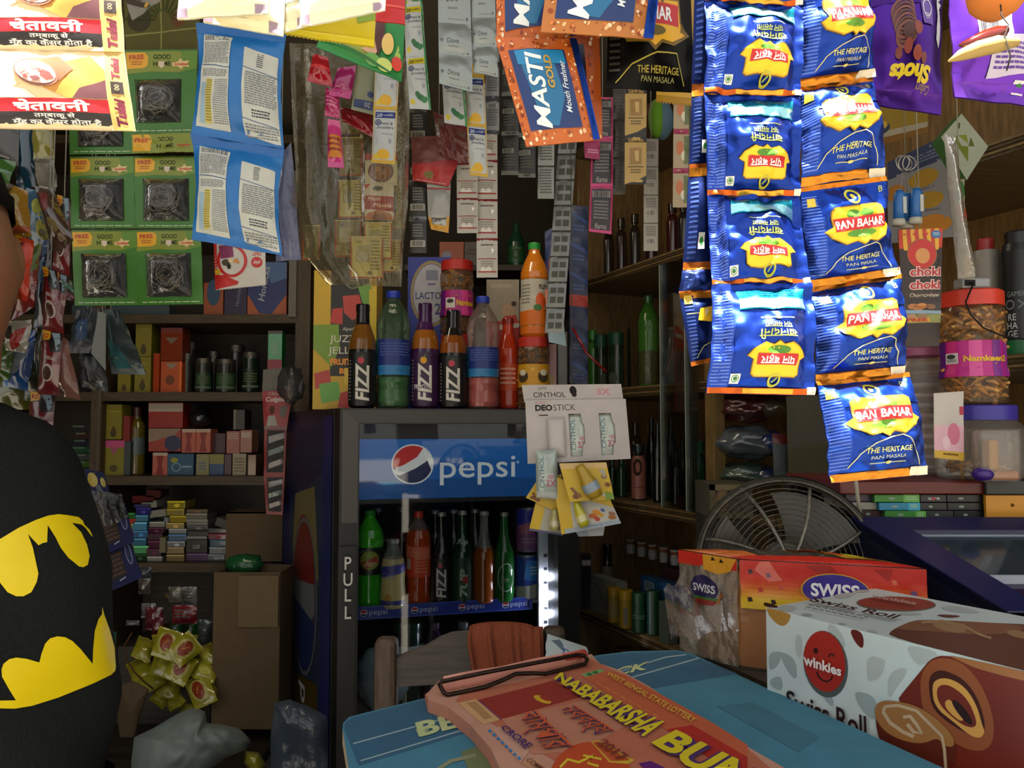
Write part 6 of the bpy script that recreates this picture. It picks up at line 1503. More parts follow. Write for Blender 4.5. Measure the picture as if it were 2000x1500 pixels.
bagblob('plastic_bag',1394,1530,832,898,.09,'k:#4c545c','grey and blue plastic bag in the middle of the pile',5,'k:#1f2f66')
bagblob('plastic_bag',1402,1526,768,826,.10,'k:#4a1c1c','dark red plastic bag on top of the bag pile',8,'k:#4a4432')
packet('folded_carton',[(1508,846),(1542,850),(1512,932),(1536,934)],1.62,'m:#4c5254',[('r',0,0,100,22,'p:#5a1c1a')],t=.006,label='pale folded carton with red top beside the bag pile',cat='carton',seed=121)
packet('grey_board',[(1536,774),(1640,770),(1540,944),(1640,944)],1.58,'m:#4a463a',[('p',[(0,60),(100,54),(100,100),(0,100)],'m:#45422c')],t=0,wr=.002,label='dull grey-olive sheet behind the fan top',cat='sheet',seed=122)
pa,pb=at(1388,950,1.66),at(1470,990,1.66)
zt=at(1430,946,1.66).z;zb0=at(1430,1012,1.66).z
t=thing('wooden_box',((pa.x+pb.x)/2,1.66,zb0),'old wooden box with a round pale emblem left of the fan','box')
mb=MB();mb.box(pa.x,1.66,zb0,pb.x,1.80,zt,'w:#4e4836');mb.box(pa.x-.003,1.655,zt-.012,pb.x,1.66,zt,'w:#7a6c48');mb.box(pa.x-.003,1.655,zb0,pb.x,1.66,zb0+.012,'w:#6a5e40');mb.box(pa.x-.003,1.655,zb0,pa.x+.008,1.66,zt,'w:#6a5e40')
mb.art([('e',26,46,17,34,'m:#7c664a'),('o',26,46,14,28,2,'m:#5a4030')],100,100,lambda u,v,off:Vector((pa.x+(pb.x-pa.x)*u,1.654-off,zt-(zt-zb0)*v)),.001,.001,.02);mb.build('box_body',t)
MB().box(pa.x,1.66,0,pb.x,1.8,zb0-.0005,'w:#2c2418').build('box_stand',t)
# -- pedestal fan
FC=at(1536,1106,1.075);FRR=168/F*1.075
fa=Vector((-.25,-.95,.16)).normalized()
fu=fa.cross(Vector((0,0,1))).normalized();fv=fu.cross(fa).normalized()
if fv.z<0:fv=-fv
def fpt(a,r,d):return FC+(fu*math.cos(a)+fv*math.sin(a))*r*FRR+fa*d
t=thing('pedestal_fan',(FC.x,FC.y,0),'grey wire-caged pedestal fan behind the bread loaf','fan')
mb=MB();mb.tube([fpt(2*PI*k/60,1,0)for k in range(60)],.0052,'r:#3a382f',8,True);mb.tube([fpt(2*PI*k/60,.97,.012)for k in range(60)],.003,'r:#5a564c',6,True)
mb.build('rim',t)
mb=MB();dz=lambda r:.045*(1-r**2.2)
for r in[.16+.06*k for k in range(14)]:
 mb.tube([fpt(2*PI*k/48,r,dz(r))for k in range(48)],.0008,'r:#6a665a',4,True)
mb.build('front_grille',t)
mb=MB()
for a in[2*PI*k/8+.28 for k in range(8)]:
 mb.tube([fpt(a+.25*(1-r),r,dz(r)+.004)for r in[.12+.88*i/10 for i in range(11)]],.0025,'r:#8a867a',6)
mb.build('grille_ribs',t)
mb=MB()
for a in[2*PI*k/40 for k in range(40)]:
 mb.tube([fpt(a,r,-dz(r))for r in[.15+.85*i/6 for i in range(7)]],.0008,'r:#4c483e',4)
mb.build('rear_grille',t)
mb=MB();mb.lathe([(0,-.012),(.03,-.012),(.034,0),(.03,.012),(0,.014)],'p:#4a463a',20)
for k in range(3):
 a0=2*PI*k/3
 mb.grid(lambda u,v:Vector(((.025+u*.075)*math.cos(a0+(v-.5)*(.9+.5*u)),(.025+u*.075)*math.sin(a0+(v-.5)*(.9+.5*u)),(v-.5)*.025)),8,8,'p:#47443a')
M_=Matrix((fu,fv,fa)).transposed().to_4x4();M_.translation=FC
mb.v=[tuple(M_@Vector(v))for v in mb.v];mb.build('blade_rotor',t)
mb=MB();mb.tube([FC-fa*.05,FC-fa*.10],[.035,.024],'p:#4a463a',16);mb.tube([FC-fa*.08,(FC.x-fa.x*.08,FC.y-fa.y*.08,.05)],.011,'r:#5a564c',10);mb.build('motor_and_pole',t)
mb=MB();mb.lathe([(0,0),(.06,0),(.06,.015),(.03,.04),(0,.045)],'p:#3a382f',28,(FC.x-fa.x*.08,FC.y-fa.y*.08,0));mb.build('base',t)
# -- cigarette rack and jars, right
RY0,RY1=1.095,1.31
rx0,rx1=at(1640,950,RY0).x,at(1926,950,RY0).x
rz1,rz0=at(1800,941,RY0).z,at(1800,966,RY0).z
zlow=at(1800,1014,RY0).z
t=thing('pack_rack',((rx0+rx1)/2,RY0,LZ),'dark rack with red top board holding flat cigarette packs','rack')
MB().box(rx0,RY0,rz0,rx1+.10,RY1,rz1,'p:#5e1712',.002).build('top_board',t)
MB().box(rx0,RY0+.01,LZ+.0006,rx1+.10,RY1,zlow,'m:#14110f').build('rack_body',t)
MB().box(rx0,RY1-.02,zlow,rx1+.1,RY1,rz0,'m:#14110f').build('back_wall',t)
CG='flat cigarette packs in the rack'
ph=(rz0-zlow)/3.0
def cig(row,x0,x1,h,label,end=None,txt=None,dy=0):
 a,b=at(x0,985,RY0+.004+dy),at(x1,985,RY0+.004+dy)
 z=zlow+(2-row)*ph+.0003
 w=b.x-a.x;hh=ph-.0008
 mb=MB();mb.box(-w/2,0,0,w/2,.085,hh,'p:'+h,.0008)
 ar=[]
 if end:ar.append(('r',end[0],0,100,100,'p:'+end[1]));ar.append(('lines',end[0]+6,20,94,80,3,'m:#a8c8a0'))
 if txt:ar.append(('t',txt[0],50,52,40,txt[1],{'rot':PI,'w':46,'b':.05}))
 else:ar.append(('e',38,50,8,16,'m:#8a9a8a'))
 if txt and txt[0]=='BLACK':ar.append(('e',50,52,6,22,'p:#a8202a'))
 mb.art(ar,100,100,lambda u,v,off:Vector((-w/2+u*w,-off,hh-v*hh)),w/100,hh/100,.03,e0=.0003)
 o=mb.build('cigarette_pack',loc=((a.x+b.x)/2,RY0+.004+dy,z),local=True);tag(o,label,'cigarette pack',CG)
cig(0,1652,1706,'#33203a','violet cigarette pack in the top layer left of the green one',dy=.01)
cig(0,1708,1796,'#2f7a22','green cigarette pack in the top layer under the red board',(64,'#57a03c'))
cig(0,1798,1849,'#1a1c1c','black cigarette pack with white and red reversed lettering',None,('BLACK','m:#b8b8b4'))
cig(0,1850,1921,'#141416','plain black cigarette pack in the top layer beside the orange block')
cig(1,1656,1715,'#8a8578','whitish cigarette pack in the middle layer',dy=.008)
cig(1,1717,1797,'#127a9a','teal blue cigarette pack in the middle layer',(70,'#2a9ab8'))
cig(1,1798,1850,'#18191a','dark cigarette pack under the lettered black one')
cig(1,1851,1921,'#121213','dark cigarette pack in the middle layer beside the orange block')
cig(2,1676,1726,'#3a1812','brown-red cigarette pack in the bottom layer',dy=.01)
cig(2,1728,1808,'#37802a','green cigarette pack in the bottom layer',(74,'#5fa844'))
cig(2,1809,1862,'#2a2e30','dark grey cigarette pack in the bottom layer beside the green one')
cig(2,1863,1921,'#161618','dark cigarette pack in the bottom layer beside the orange block')
a,b=at(1924,985,RY0-.004),at(2010,985,RY0-.004)
t=thing('orange_block',(a.x,RY0-.004,zlow),'orange and charcoal box at the end of the cigarette rack','box')
MB().box(a.x,RY0-.006,LZ,b.x,RY0+.0,rz0-.0005,'p:#c8881c',.001).ball(((a.x*.4+b.x*.6),RY0-.006,(zlow+rz0)/2+.003),.0025,'m:#6a4a1a',8,6).build('orange_front',t)
MB().box(a.x,RY0-.008,rz0,b.x,RY0-.0005,rz1+.002,'p:#2a2c28',.002).build('charcoal_top',t)
zt=rz1+.0006
JY=1.155
c=at(1912,800,JY);c.z=zt;w=158/2/F*JY;H=at(1912,792,JY).z-zt
t=thing('clear_container',c,'wide clear container with violet-blue lid under the big snack jar','container')
mb=MB();mb.lathe([(0,.001),(w*.92,.001),(w,.006),(w,H*.68),(w*.80,H*.80)],'c:#e8e4dc@0.10',28,c);mb.build('body',t)
mb=MB();mb.lathe([(w*.8,H*.80),(w*.82,H*.80),(w*.82,H*.985),(w*.78,H),(0,H)],'p:#3a2f96',36,c,wob=lambda a,z:1+.012*math.sin(a*36));mb.build('lid',t)
mb=snack_fill(c,w*.7,.006,.02,15,'m:#a8906a',30);mb.build('contents',t)
c2=c.copy();c2 .x=at(1900,700,JY).x;c2 .z=zt+H+.0006;R=118/2/F*JY;H2=at(1900,571,JY).z-c2 .z
nl2=[('r',0,0,100,60,'p:#b81c80'),('r',0,0,16,60,'p:#5a1a78'),('r',20,0,32,60,'p:#c8307a'),('r',46,0,60,60,'p:#d8509a'),('r',72,0,84,60,'p:#7a2a8a'),('r',88,0,100,60,'p:#962a90'),('r',17,20,34,38,'m:#d0ccc8'),('e',25,26,6,4,'m:#3a3a3a'),('lines',19,31,32,36,2,'m:#4a4a4a'),('t','Namkeen2',66,30,18,'p:#e0b41c',{'w':52,'h':10,'b':.04})]
t=vessel('snack_jar',c2,R,H2,'jar',[(0,.885,'c:#e8d0a8@0.07')],'large snack jar with red lid and magenta label at right','jar',None,cap=(.86,1,.96,'p:#d03a28'),bands=[(.24,.55,'p:#b81c80',nl2,100,60,2.7)],n=30)
snack_fill(c2,R*.86,H2*.04,H2*.84,16,'m:#dca860',330,('m:#d89a50','m:#c08440','m:#e0b070')).build('snacks',t,loc=c2)
d0=at(1898,558,JY-.02);zl=c2 .z+H2+.0006
t=thing('charger',(d0 .x,d0 .y,zl),'small silver charger lying on the red jar lid','charger')
MB().box(d0 .x-.021,d0 .y-.012,zl,d0 .x+.021,d0 .y+.012,zl+.016,'g:#8a8c8e',.003).box(d0 .x-.017,d0 .y-.0126,zl+.003,d0 .x-.002,d0 .y-.012,zl+.012,'m:#1c1c1e').build('charger_body',t)
MB().tube([(d0 .x-.010,d0 .y-.012,zl+.007),(d0 .x-.010,d0 .y-.022,zl+.006),at(1886,590,JY-.05),at(1896,615,JY-.058),at(1920,640,JY-.06),at(1955,655,JY-.06),at(2010,664,JY-.06)],.0013,'m:#141414',6).build('cable',t)
c=at(1803,800,1.262);c.z=zt;R=92/2/F*1.262;H=at(1803,681,1.262).z-zt
t=vessel('tall_jar',c,R,H,'jarplain',[(0,.91,'c:#e8e0dc@0.16')],'tall clear jar with mauve lid beside the big snack jar','jar',None,cap=(.935,1,.98,'p:#a0587a'),n=28)
mb=MB()
for k in range(9):
 z=c.z+.012+k*.016
 mb.tube([Vector((c.x+R*.62*math.cos(a),c.y+R*.62*math.sin(a),z))for a in[2*PI*i/16 for i in range(16)]],.004,'m:#b8a0a0' if k%2 else 'm:#a8a29e',6,True)
mb.build('stacked_rings',t,loc=c)
packet('pink_card',[(1824,768),(1882,764),(1825,894),(1882,900)],JY-w-.002,'m:#c8c0b8',[('r',0,50,100,100,'p:#d8a8b4'),('e',66,62,20,16,'p:#c86a86'),('e',40,76,14,10,'p:#e0bcc4'),('r',0,88,100,100,'p:#c8a028'),('lines',30,91,80,97,1,'m:#7a5a1c'),('r',86,22,100,34,'p:#a8243a')],t=0,wr=.001,label='white and pink card with yellow foot stuck on the clear container',cat='card',seed=131)
c=at(1946,880,JY-w-.022);c.z=zt;hw=40/F*c.y;H=at(1946,838,c.y).z-zt
t=thing('gum_bottle',c,'small clear bottle with amber liquid in front of the container','bottle')
MB().box(c.x-hw,c.y-.012,zt+.0005,c.x+hw,c.y+.012,zt+H,'c:#f0e8e0@0.14',.006).build('body',t)
MB().box(c.x-hw*.5,c.y-.009,zt+.003,c.x+hw*.92,c.y+.009,zt+.016,'g:#b8701c',.004).box(c.x-hw*.55,c.y-.009,zt+.016,c.x-hw*.05,c.y+.008,zt+H*.8,'g:#c89a5a',.003).build('contents',t)
MB().ball((c.x-hw*.75,c.y-.003,zt+.011),(.014,.0125,.010),'p:#3a1c78',16,10).build('cap',t)
s1=cs(1928)
def rightv(name,px,ytop,ybase,w,layers,prof,label,**k):
 c=atplane(px,ybase,CA+CN*.10,CN);top=atplane(px,ytop,CA+CN*.10,CN).z
 c.z=cz[1]+.0006
 return vessel(name,c,w/2/F*c.y,top-c.z,prof,layers,label,'bottle',None,n=20,**k)
rightv('white_bottle',1930,466,640,50,[(0,.9,'p:#8f8a82')],'jarplain','white bottle with red cap on the shelf behind the big snack jar',cap=(.84,1,.62,'p:#a02c28'))
axe=[('r',0,0,100,200,'p:#14181a'),('t','GAMER',40,84,14,'m:#8a9090',{'w':40}),('o',26,104,9,8,2.5,'m:#7a8080'),('l',[(44,96),(64,112)],3,'m:#7a8080'),('l',[(64,96),(44,112)],3,'m:#7a8080'),('t','RE',30,128,18,'m:#b8bcbc',{'b':.01}),('t','HA',30,144,18,'m:#b8bcbc',{'b':.01}),('t','GE',30,160,18,'m:#b8bcbc',{'b':.01}),('r',0,172,100,200,'p:#1a6a3a')]
rightv('deodorant_can',1996,452,640,64,[(0,.9,'p:#14181a')],'jarplain','black deodorant can with green foot at the right edge',cap=(.86,1,.8,'p:#1c2022'),bands=[(.02,.84,'p:#14181a',axe,100,200,2.4)])
# -- hanging goods on the right
ck=[('r',0,0,88,160,'p:#2a1a16'),('r',0,0,88,42,'p:#b8341c')]
for k in range(5):
 ck+=[('r',8+k*16,0,16+k*16,44,'p:#d8a02a'),('e',12+k*16,44,4,3,'p:#d8a02a')]
ck+=[('e',75,13,10,9,'p:#3a6a9a'),('lines',69,9,81,17,2,'m:#b8c8d8'),('e',44,56,31,34,'p:#8a5a34'),('e',44,56,29,32,'p:#b8241c'),('e',44,60,15,17,'p:#c8884a'),('t','choki',50,94,30,'m:#e8d0c8',{'w':70,'h':22,'b':.09}),('t','choki',50,94,30,'p:#a82830',{'w':66,'h':19,'b':.03}),('t','choki',50,122,30,'m:#e8d0c8',{'w':70,'h':22,'b':.09}),('t','choki',50,122,30,'p:#a82830',{'w':66,'h':19,'b':.03}),('t','Chococashew',50,144,12,'m:#c8b8a8',{'w':66,'b':.015})]
ck2=[('r',0,0,88,75,'p:#3a2a24'),('e',24,14,12,10,'p:#b8743a'),('e',44,12,12,10,'p:#c07c40'),('e',34,22,12,8,'p:#a86a34'),('e',64,16,11,9,'p:#8a5a3a'),('p',[(0,26),(88,32),(88,44),(0,40)],'m:#8aa0b0'),('r',0,44,88,75,'p:#8a8a4a'),('r',4,42,26,56,'p:#a87a5a'),('r',30,42,52,56,'p:#8a6a4a'),('r',0,56,60,72,'p:#c8982a'),('t','FREE',30,64,16,'p:#a8281c',{'w':46,'b':.05})]
strip('chocolate_stick_strip',[((1754,449),(1840,446)),((1762,592),(1838,590)),((1764,678),(1834,676))],1.03,'p:#2a1a16',lambda i:ck if i==0 else[(o[0],)+tuple(o[1:])if o[0]!='x' else o for o in ck2],88,160,'brown chocolate stick strip with red and yellow striped top','sachet strip',t=.004,wr=.001,seed=141)
po=[('r',0,0,100,22,'m:#2a3048'),('lines',46,8,90,18,3,'m:#5a6070'),('e',60,34,26,9,'m:#8a6a1c'),('e',66,58,24,9,'m:#8a6a1c'),('e',68,84,28,10,'m:#9a641c'),('lines',50,44,80,48,1,'m:#5a5458'),('lines',56,68,82,72,1,'m:#5a5458'),('e',12,40,16,9,'m:#8a5a1c')]
packet('price_poster',[(1732,318),(1838,268),(1736,476),(1868,462)],1.22,'m:#6c6a6a',po,t=0,wr=.004,label='grey poster with yellow ovals behind the small tube keychains',cat='poster',seed=142)
packet('cartoon_magazine',[(1690,196),(1812,190),(1696,292),(1812,258)],1.32,'m:#7a6420',[('r',0,70,100,84,'m:#8a8270'),('e',22,62,16,14,'m:#2a3444'),('e',26,56,8,8,'m:#a8882a'),('p',[(60,0),(100,0),(100,40)],'m:#7a3a1c'),('r',0,84,100,100,'m:#6a4a1c')],t=0,wr=.004,label='dull yellow printed sheet under the purple chocolate packet',cat='sheet',seed=143)
t5=[('r',0,0,100,100,'m:#8a9080'),('p',[(30,34),(46,20),(40,46),(56,60),(30,80)],'m:#5a641c'),('p',[(50,26),(72,40),(60,56)],'m:#6a7424'),('p',[(56,60),(78,52),(70,72)],'m:#4a541c'),('l',[(64,18),(76,10)],5,'m:#3a3a1c')]
c4=q4([(1838,268),(1878,222),(1888,352),(1930,286)],1.12)
P5=Patch(*c4);mb=MB();patch_mesh(mb,P5,'m:#8a9080',t5,100,100,6,6,.026,edge='m:#3f6a34')
o=mb.build('leaf_box',loc=(c4[0]+c4[1])/2);tag(o,'tilted pale box with green side and leaf print hanging near the right shelf','box')
mb=MB();mb.tube([at(1858,240,1.11),Vector((at(1858,240,1.11).x,1.11,1.9)),Vector((at(1858,240,1.11).x,1.25,1.99))],.0008,'m:#6a665a',5)
ws=packet('plastic_strip',[(1842,262),(1866,270),(1870,545),(1904,540)],1.08,'c:#b8b0a4@0.4',None,t=.008,wr=.006,label='crumpled clear plastic strip with coloured bits beside the poster',cat='plastic strip',seed=144)
strip('candy_strip',[((1864,350),(1884,350)),((1862,396),(1884,396)),((1868,440),(1890,440)),((1872,500),(1900,500)),((1874,545),(1904,545))],1.10,'m:#8a8270',lambda i:[('e',50,50,40,40,['p:#2f6a34','p:#b8301c','m:#9a947c','p:#b8922a'][i])],100,100,'narrow strip of wrapped candies behind the clear plastic strip','candy strip',part='candy',t=.005,seed=145)
KG='small tube keychains'
for px,y0,y1,lb,Yk in((1757,372,440,'blue and white tube keychain nearest the blue sachets',1.00),(1772,378,445,'blue and white tube keychain hanging lowest in the middle',1.012),(1790,368,437,'blue and white tube keychain nearest the poster',.998)):
 a,b=at(px,y0,Yk),at(px-2,y1,Yk)
 r=.0072
 t=thing('tube_keychain',a,lb,'keychain',KG)
 mb=MB();mb.tube([a,a+(b-a)*.12,b-(b-a)*.16,],[r*.55,r,r*.95],'p:#1f5a9a',14);mb.build('tube',t,loc=a)
 mb=MB();mb.tube([b-(b-a)*.16,b],[r*1.08,r*1.12],'m:#a8a498',14);mb.tube([a-(b-a)*.03,a+(b-a)*.1],[r*.35,r*.9],'m:#a8a498',12);mb.build('cap',t,loc=a)
 mb=MB();mb.box(a.x+.0005,a.y-r-.0004,b.z+.014,a.x+.0048,a.y-r*.8,a.z-.010,'m:#a8aca8');mb.build('label',t,loc=a)
 rc=at(1768+(px-1772)*.4,318,Yk)
 mb=MB();mb.tube([rc+Vector((.0085*math.cos(q),.002*math.sin(q*2+px),.0095*math.sin(q)))for q in[2*PI*i/20 for i in range(20)]],.0009,'r:#a8a49a',5,True)
 mb.tube([rc+Vector((0,0,-.009)),a.lerp(rc,.5)+Vector((.002,0,0)),a],.0007,'r:#8a867c',4);mb.build('key_ring',t,loc=a)
m=MB();m.tube([at(1768,310,1.0),(at(1768,310,1.0).x,1.0,RAILZ)],.0006,'m:#6a665a',5);o=m.build('string',loc=at(1768,310,1.0));tag(o,'thin string carrying the tube keychains','string')
m=MB();m.tube([at(1670,925,1.062),at(1675,970,1.064),at(1681,1010,1.066)],.0026,'m:#9a9484',6);o=m.build('thin_stick',loc=at(1670,925,1.062));tag(o,'thin pale stick just below the longest blue strip','stick')
# -- display case at the right end of the counter
t=thing('display_case',(.6,.95,LZ),'dark blue sloping display case with glass panes at the right edge','display case')
TL,FLc=at(1663,1012,1.06),at(1968,1197,.84)
zB,zF=TL.z,FLc.z
xr=.92
def case_pt(u,v,o=0.0):
 """u across, v from back to front on the sloping lid"""
 a=TL.lerp(FLc,v);b=Vector((xr,1.06,zB)).lerp(Vector((xr,.84,zF)),v)
 return a.lerp(b,u)+Vector((0,0,o))
mb=MB()
mb.add([TL,FLc,(FLc.x,FLc.y,LZ+.001),(TL.x,TL.y,LZ+.001)],[(0,1,2,3)],'p:#0d1226')
mb.add([TL,(xr,1.06,zB),(xr,1.06,LZ),(TL.x,1.06,LZ)],[(0,3,2,1)],'p:#101630')
mb.add([FLc,(xr,.84,zF),(xr,.84,LZ),(FLc.x,.84,LZ)],[(0,1,2,3)],'p:#101630')
mb.add([(xr,1.06,zB),(xr,.84,zF),(xr,.84,LZ),(xr,1.06,LZ)],[(0,3,2,1)],'p:#101630')
mb.build('case_body',t)
def bar(u0,v0,u1,v1,o0,o1,spec,name):
 m=MB();vs=[case_pt(u,v,o)for o in(o0,o1)for u,v in((u0,v0),(u1,v0),(u1,v1),(u0,v1))]
 m.add(vs,[(0,3,2,1),(4,5,6,7),(0,1,5,4),(1,2,6,5),(2,3,7,6),(3,0,4,7)],spec);m.build(name,t)
bar(0,0,.11,1,-.012,.002,'p:#161d4a','rim')
bar(.11,0,1,.17,-.012,.0015,'p:#1a1f46','rim')
bar(.11,.93,1,1,-.012,.0015,'p:#161d4a','rim')
bar(.11,.17,1,.62,-.011,-.006,'g:#27353e','pane')
bar(.11,.168,1,.176,-.006,-.004,'m:#8a94a0','pane_edge')
bar(.11,.62,1,.64,-.012,-.004,'m:#aab0ba','white_edge')
bar(.11,.64,1,.93,-.020,-.012,'g:#2c1c3e','pane')
# -- swiss roll carton
BZ=1.12
A=atz(1496,1187,BZ);Bk=atz(1702,1148,BZ);Cc=atz(2000,1309,BZ)
e1=(Cc-A).normalized();e2=Vector((-e1 .y,e1 .x,0))
if e2 .dot(Bk-A)<0:e2=-e2
L1,L2=.31,(Bk-A).dot(e2)
def BX(s,d,z):return A+e1*s+e2*d+Vector((0,0,z-BZ))
t=thing('cake_box',BX(L1/2,L2/2,LZ),'pale blue printed swiss roll carton with round winking emblem','cake box')
mb=MB()
vs=[BX(s,d,z)for z in(LZ+.0006,BZ)for s,d in((0,0),(L1,0),(L1,L2),(0,L2))]
mb.add(vs,[(0,3,2,1),(4,5,6,7),(0,1,5,4),(1,2,6,5),(2,3,7,6),(3,0,4,7)],'p:#c4d0ce')
nF=-e2
fpl=lambda u,v,off:atplane(u*2000,v*1500,A+nF*0,nF)+nF*off
tpl=lambda u,v,off:atz(u*2000,v*1500,BZ)+Vector((0,0,off))
cr3=lambda pts:[(1480+x*.26,1130+y*.26)for x,y in pts]
GR,GR2='p:#98a5a3','p:#adb5b2'
ops=[('c',cr3([(85,530),(285,580),(300,770),(240,720),(185,620),(175,580),(160,640),(120,680),(85,690)]),GR),('c',cr3([(285,410),(340,440),(330,600),(288,580)]),GR2),('c',cr3([(530,330),(590,360),(640,430),(665,520),(610,510),(530,430)]),GR2),('c',cr3([(820,572),(950,602),(962,630),(930,740),(850,775),(822,760)]),GR2),('c',cr3([(980,740),(1040,680),(1120,668),(1118,720),(1040,820),(1000,900),(978,880)]),GR2),('c',cr3([(1110,490),(1400,565),(1250,640),(1215,660),(1150,590)]),GR2),('c',cr3([(725,835),(900,890),(890,1080),(800,1010),(745,930)]),GR),('c',cr3([(90,770),(130,735),(185,738),(188,850),(100,810)]),GR),('c',cr3([(470,860),(570,890),(570,970),(520,930)]),GR),('c',cr3([(686,372),(795,402),(798,540),(730,480)]),'p:#5e1a16'),('c',cr3([(64,215),(250,262),(246,300),(215,350),(170,358),(110,310),(72,250)]),'p:#a87e3a'),('c',cr3([(44,176),(85,184),(155,206),(150,222),(48,210)]),'p:#35120f'),('e',1611+2,1297,43,66,'p:#4c5552',-.17),('e',1611,1292,40,60,'p:#a4271e',-.17),('e',1594,1271,4.5,6,'p:#2a0d0b',-.2),('l',[(1619,1283),(1623,1277),(1629,1279),(1629,1283)],3,'p:#2a0d0b'),('l',[(1596,1312),(1600,1322),(1608,1329),(1617,1331),(1624,1327),(1627,1320)],3.4,'p:#2a0d0b'),('c',cr3([(1050,915),(1080,870),(1230,690),(1300,600),(1420,568),(2000,700),(2600,840),(2600,1600),(1300,1600)]),'p:#6a2216'),('c',cr3([(1420,568),(2000,695),(2600,840),(2600,900),(1700,700),(1480,600)]),'p:#9a6238'),('c',cr3([(1225,720),(1300,610),(1420,590),(1560,640),(1690,800),(1780,1050),(1770,1240),(1690,1300),(1560,1280),(1400,1180),(1260,1040),(1225,880)]),'p:#8a4a28'),('c',cr3([(1290,740),(1340,690),(1420,690),(1560,760),(1660,900),(1715,1090),(1700,1200),(1600,1180),(1430,1080),(1320,980),(1290,860)]),'p:#3a120c'),('c',cr3([(1312,800),(1350,752),(1440,745),(1560,810),(1650,950),(1690,1100),(1712,1150),(1680,1200),(1600,1180),(1480,1080),(1330,960)]),'p:#cc9448'),('c',cr3([(1345,830),(1390,790),(1470,810),(1580,900),(1650,1060),(1640,1120),(1560,1110),(1440,1020),(1360,930)]),'p:#6a2418'),('c',cr3([(1405,930),(1440,900),(1475,935),(1560,1060),(1520,1070),(1430,990)]),'p:#cc9448'),('c',cr3([(1455,915),(1500,910),(1590,1010),(1630,1100),(1580,1090),(1500,1000)]),'p:#24100c'),('c',cr3([(885,960),(930,918),(1010,912),(1200,950),(1350,1050),(1470,1170),(1500,1280),(1480,1440),(1100,1500),(905,1210)]),'p:#562014'),('c',cr3([(885,960),(930,918),(1010,912),(1200,950),(1350,1050),(1470,1170),(1490,1260),(1410,1260),(1360,1190),(1250,1240),(1100,1220),(960,1150),(890,1050)]),'p:#9a6a3a'),('l',cr3([(960,960),(950,1000),(1000,1080),(1100,1150),(1180,1185)]),7,'m:#b8a080'),('l',cr3([(960,960),(1060,950),(1200,990),(1300,1090),(1390,1180),(1410,1280),(1420,1420)]),6,'m:#b8a080'),('l',cr3([(1100,1040),(1150,1030),(1200,1090),(1240,1160),(1180,1150),(1130,1090)]),7,'m:#b8a080')]
ops2=ops[:]
mb.art(ops2,2000,1500,fpl,.0005,.0005,.05,e0=.0003)
tops=[('c',cr3([(980,440),(1000,390),(1160,320),(1240,312),(2000,345),(2600,370),(2600,840),(2000,695)]),'p:#5e3524'),('c',cr3([(1010,385),(1160,320),(1240,312),(1500,320),(2000,350),(2000,400),(1700,430),(1300,400)]),'p:#805438'),('e',1855,1226,34,9,'p:#987550',.2),('l',[(1800,1217),(1840,1214),(1880,1222),(1912,1240),(1936,1248)],5,'p:#a08058'),('e',1990,1240,24,7,'p:#987550',.2),('c',cr3([(150,215),(220,198),(295,210),(280,245),(200,250),(160,235)]),GR2),('c',cr3([(310,270),(360,260),(420,275),(390,292)]),GR),('c',cr3([(560,130),(640,110),(760,105),(700,140),(600,155)]),GR2),('c',cr3([(820,388),(860,378),(915,415),(840,405)]),GR2),('c',cr3([(600,330),(690,345),(620,352)]),GR),('c',cr3([(1370,210),(1500,205),(1700,258),(1560,262),(1400,240)]),GR2),('c',cr3([(1035,262),(1160,250),(1260,272),(1100,280)]),GR2),('c',cr3([(1335,278),(1380,270),(1550,282),(1440,302)]),'p:#5e2a22'),('c',cr3([(690,100),(780,85),(860,92),(780,110)]),GR2),('e',1480+1040*.26,1130+193*.26,78,14.5,'p:#6a6a5e',.03),('e',1480+1040*.26,1130+191*.26,75,13,'p:#8e3a2c',.03)]
mb.art(tops,2000,1500,tpl,.0005,.0005,.05,e0=.0003)
def qtext(mb,s,q,un,spec,bold=0.02,lift=.004,shear=0.0):
 """lettering whose box has the pixel corners tl tr bl br, laid on a surface by un(u, v, off)"""
 vs,ts,bb=text_tris(s,bold,shear)
 V=[]
 for x,y in vs:
  u,v=(x-bb[0])/(bb[2]-bb[0]),1-(y-bb[1])/(bb[3]-bb[1])
  px=(q[0][0]*(1-u)+q[1][0]*u)*(1-v)+(q[2][0]*(1-u)+q[3][0]*u)*v
  py=(q[0][1]*(1-u)+q[1][1]*u)*(1-v)+(q[2][1]*(1-u)+q[3][1]*u)*v
  V.append((px,py))
 for sub in range(3):
  tt=[(a,b,c)for a,b,c,k in ts if k==sub]
  if tt:
   mb.add([un(x/2000,y/1500,lift+sub*.00005)for x,y in V],tt,spec)
qtext(mb,'winkies',[(1574,1274),(1649,1301),(1575,1297),(1648,1320)],fpl,'m:#e6dcd6',.03)
qtext(mb,'Swiss Roll',[(1541,1345),(1697,1397),(1540,1383),(1699,1446)],fpl,'p:#2a1a1a',.02)
qtext(mb,'Swiss Roll',[(1592,1174),(1762,1210),(1578,1181),(1744,1217)],tpl,'p:#2a2222',.025)
qtext(mb,'winkies',[(1706,1168),(1792,1183),(1700,1174),(1788,1189)],tpl,'m:#a88a80',.03)
for k,(a,b)in enumerate((((1580,1186),(1700,1211)),((1574,1190),(1690,1214)))):
 mb.art([('l',[(a[0]+(b[0]-a[0])*i/9,a[1]+(b[1]-a[1])*i/9),(a[0]+(b[0]-a[0])*(i+.7)/9,a[1]+(b[1]-a[1])*(i+.7)/9)],1.3,'m:#4a4a4a')for i in range(9)],2000,1500,tpl,.0005,.0005,.05,e0=.0024)
mb.build('carton',t)
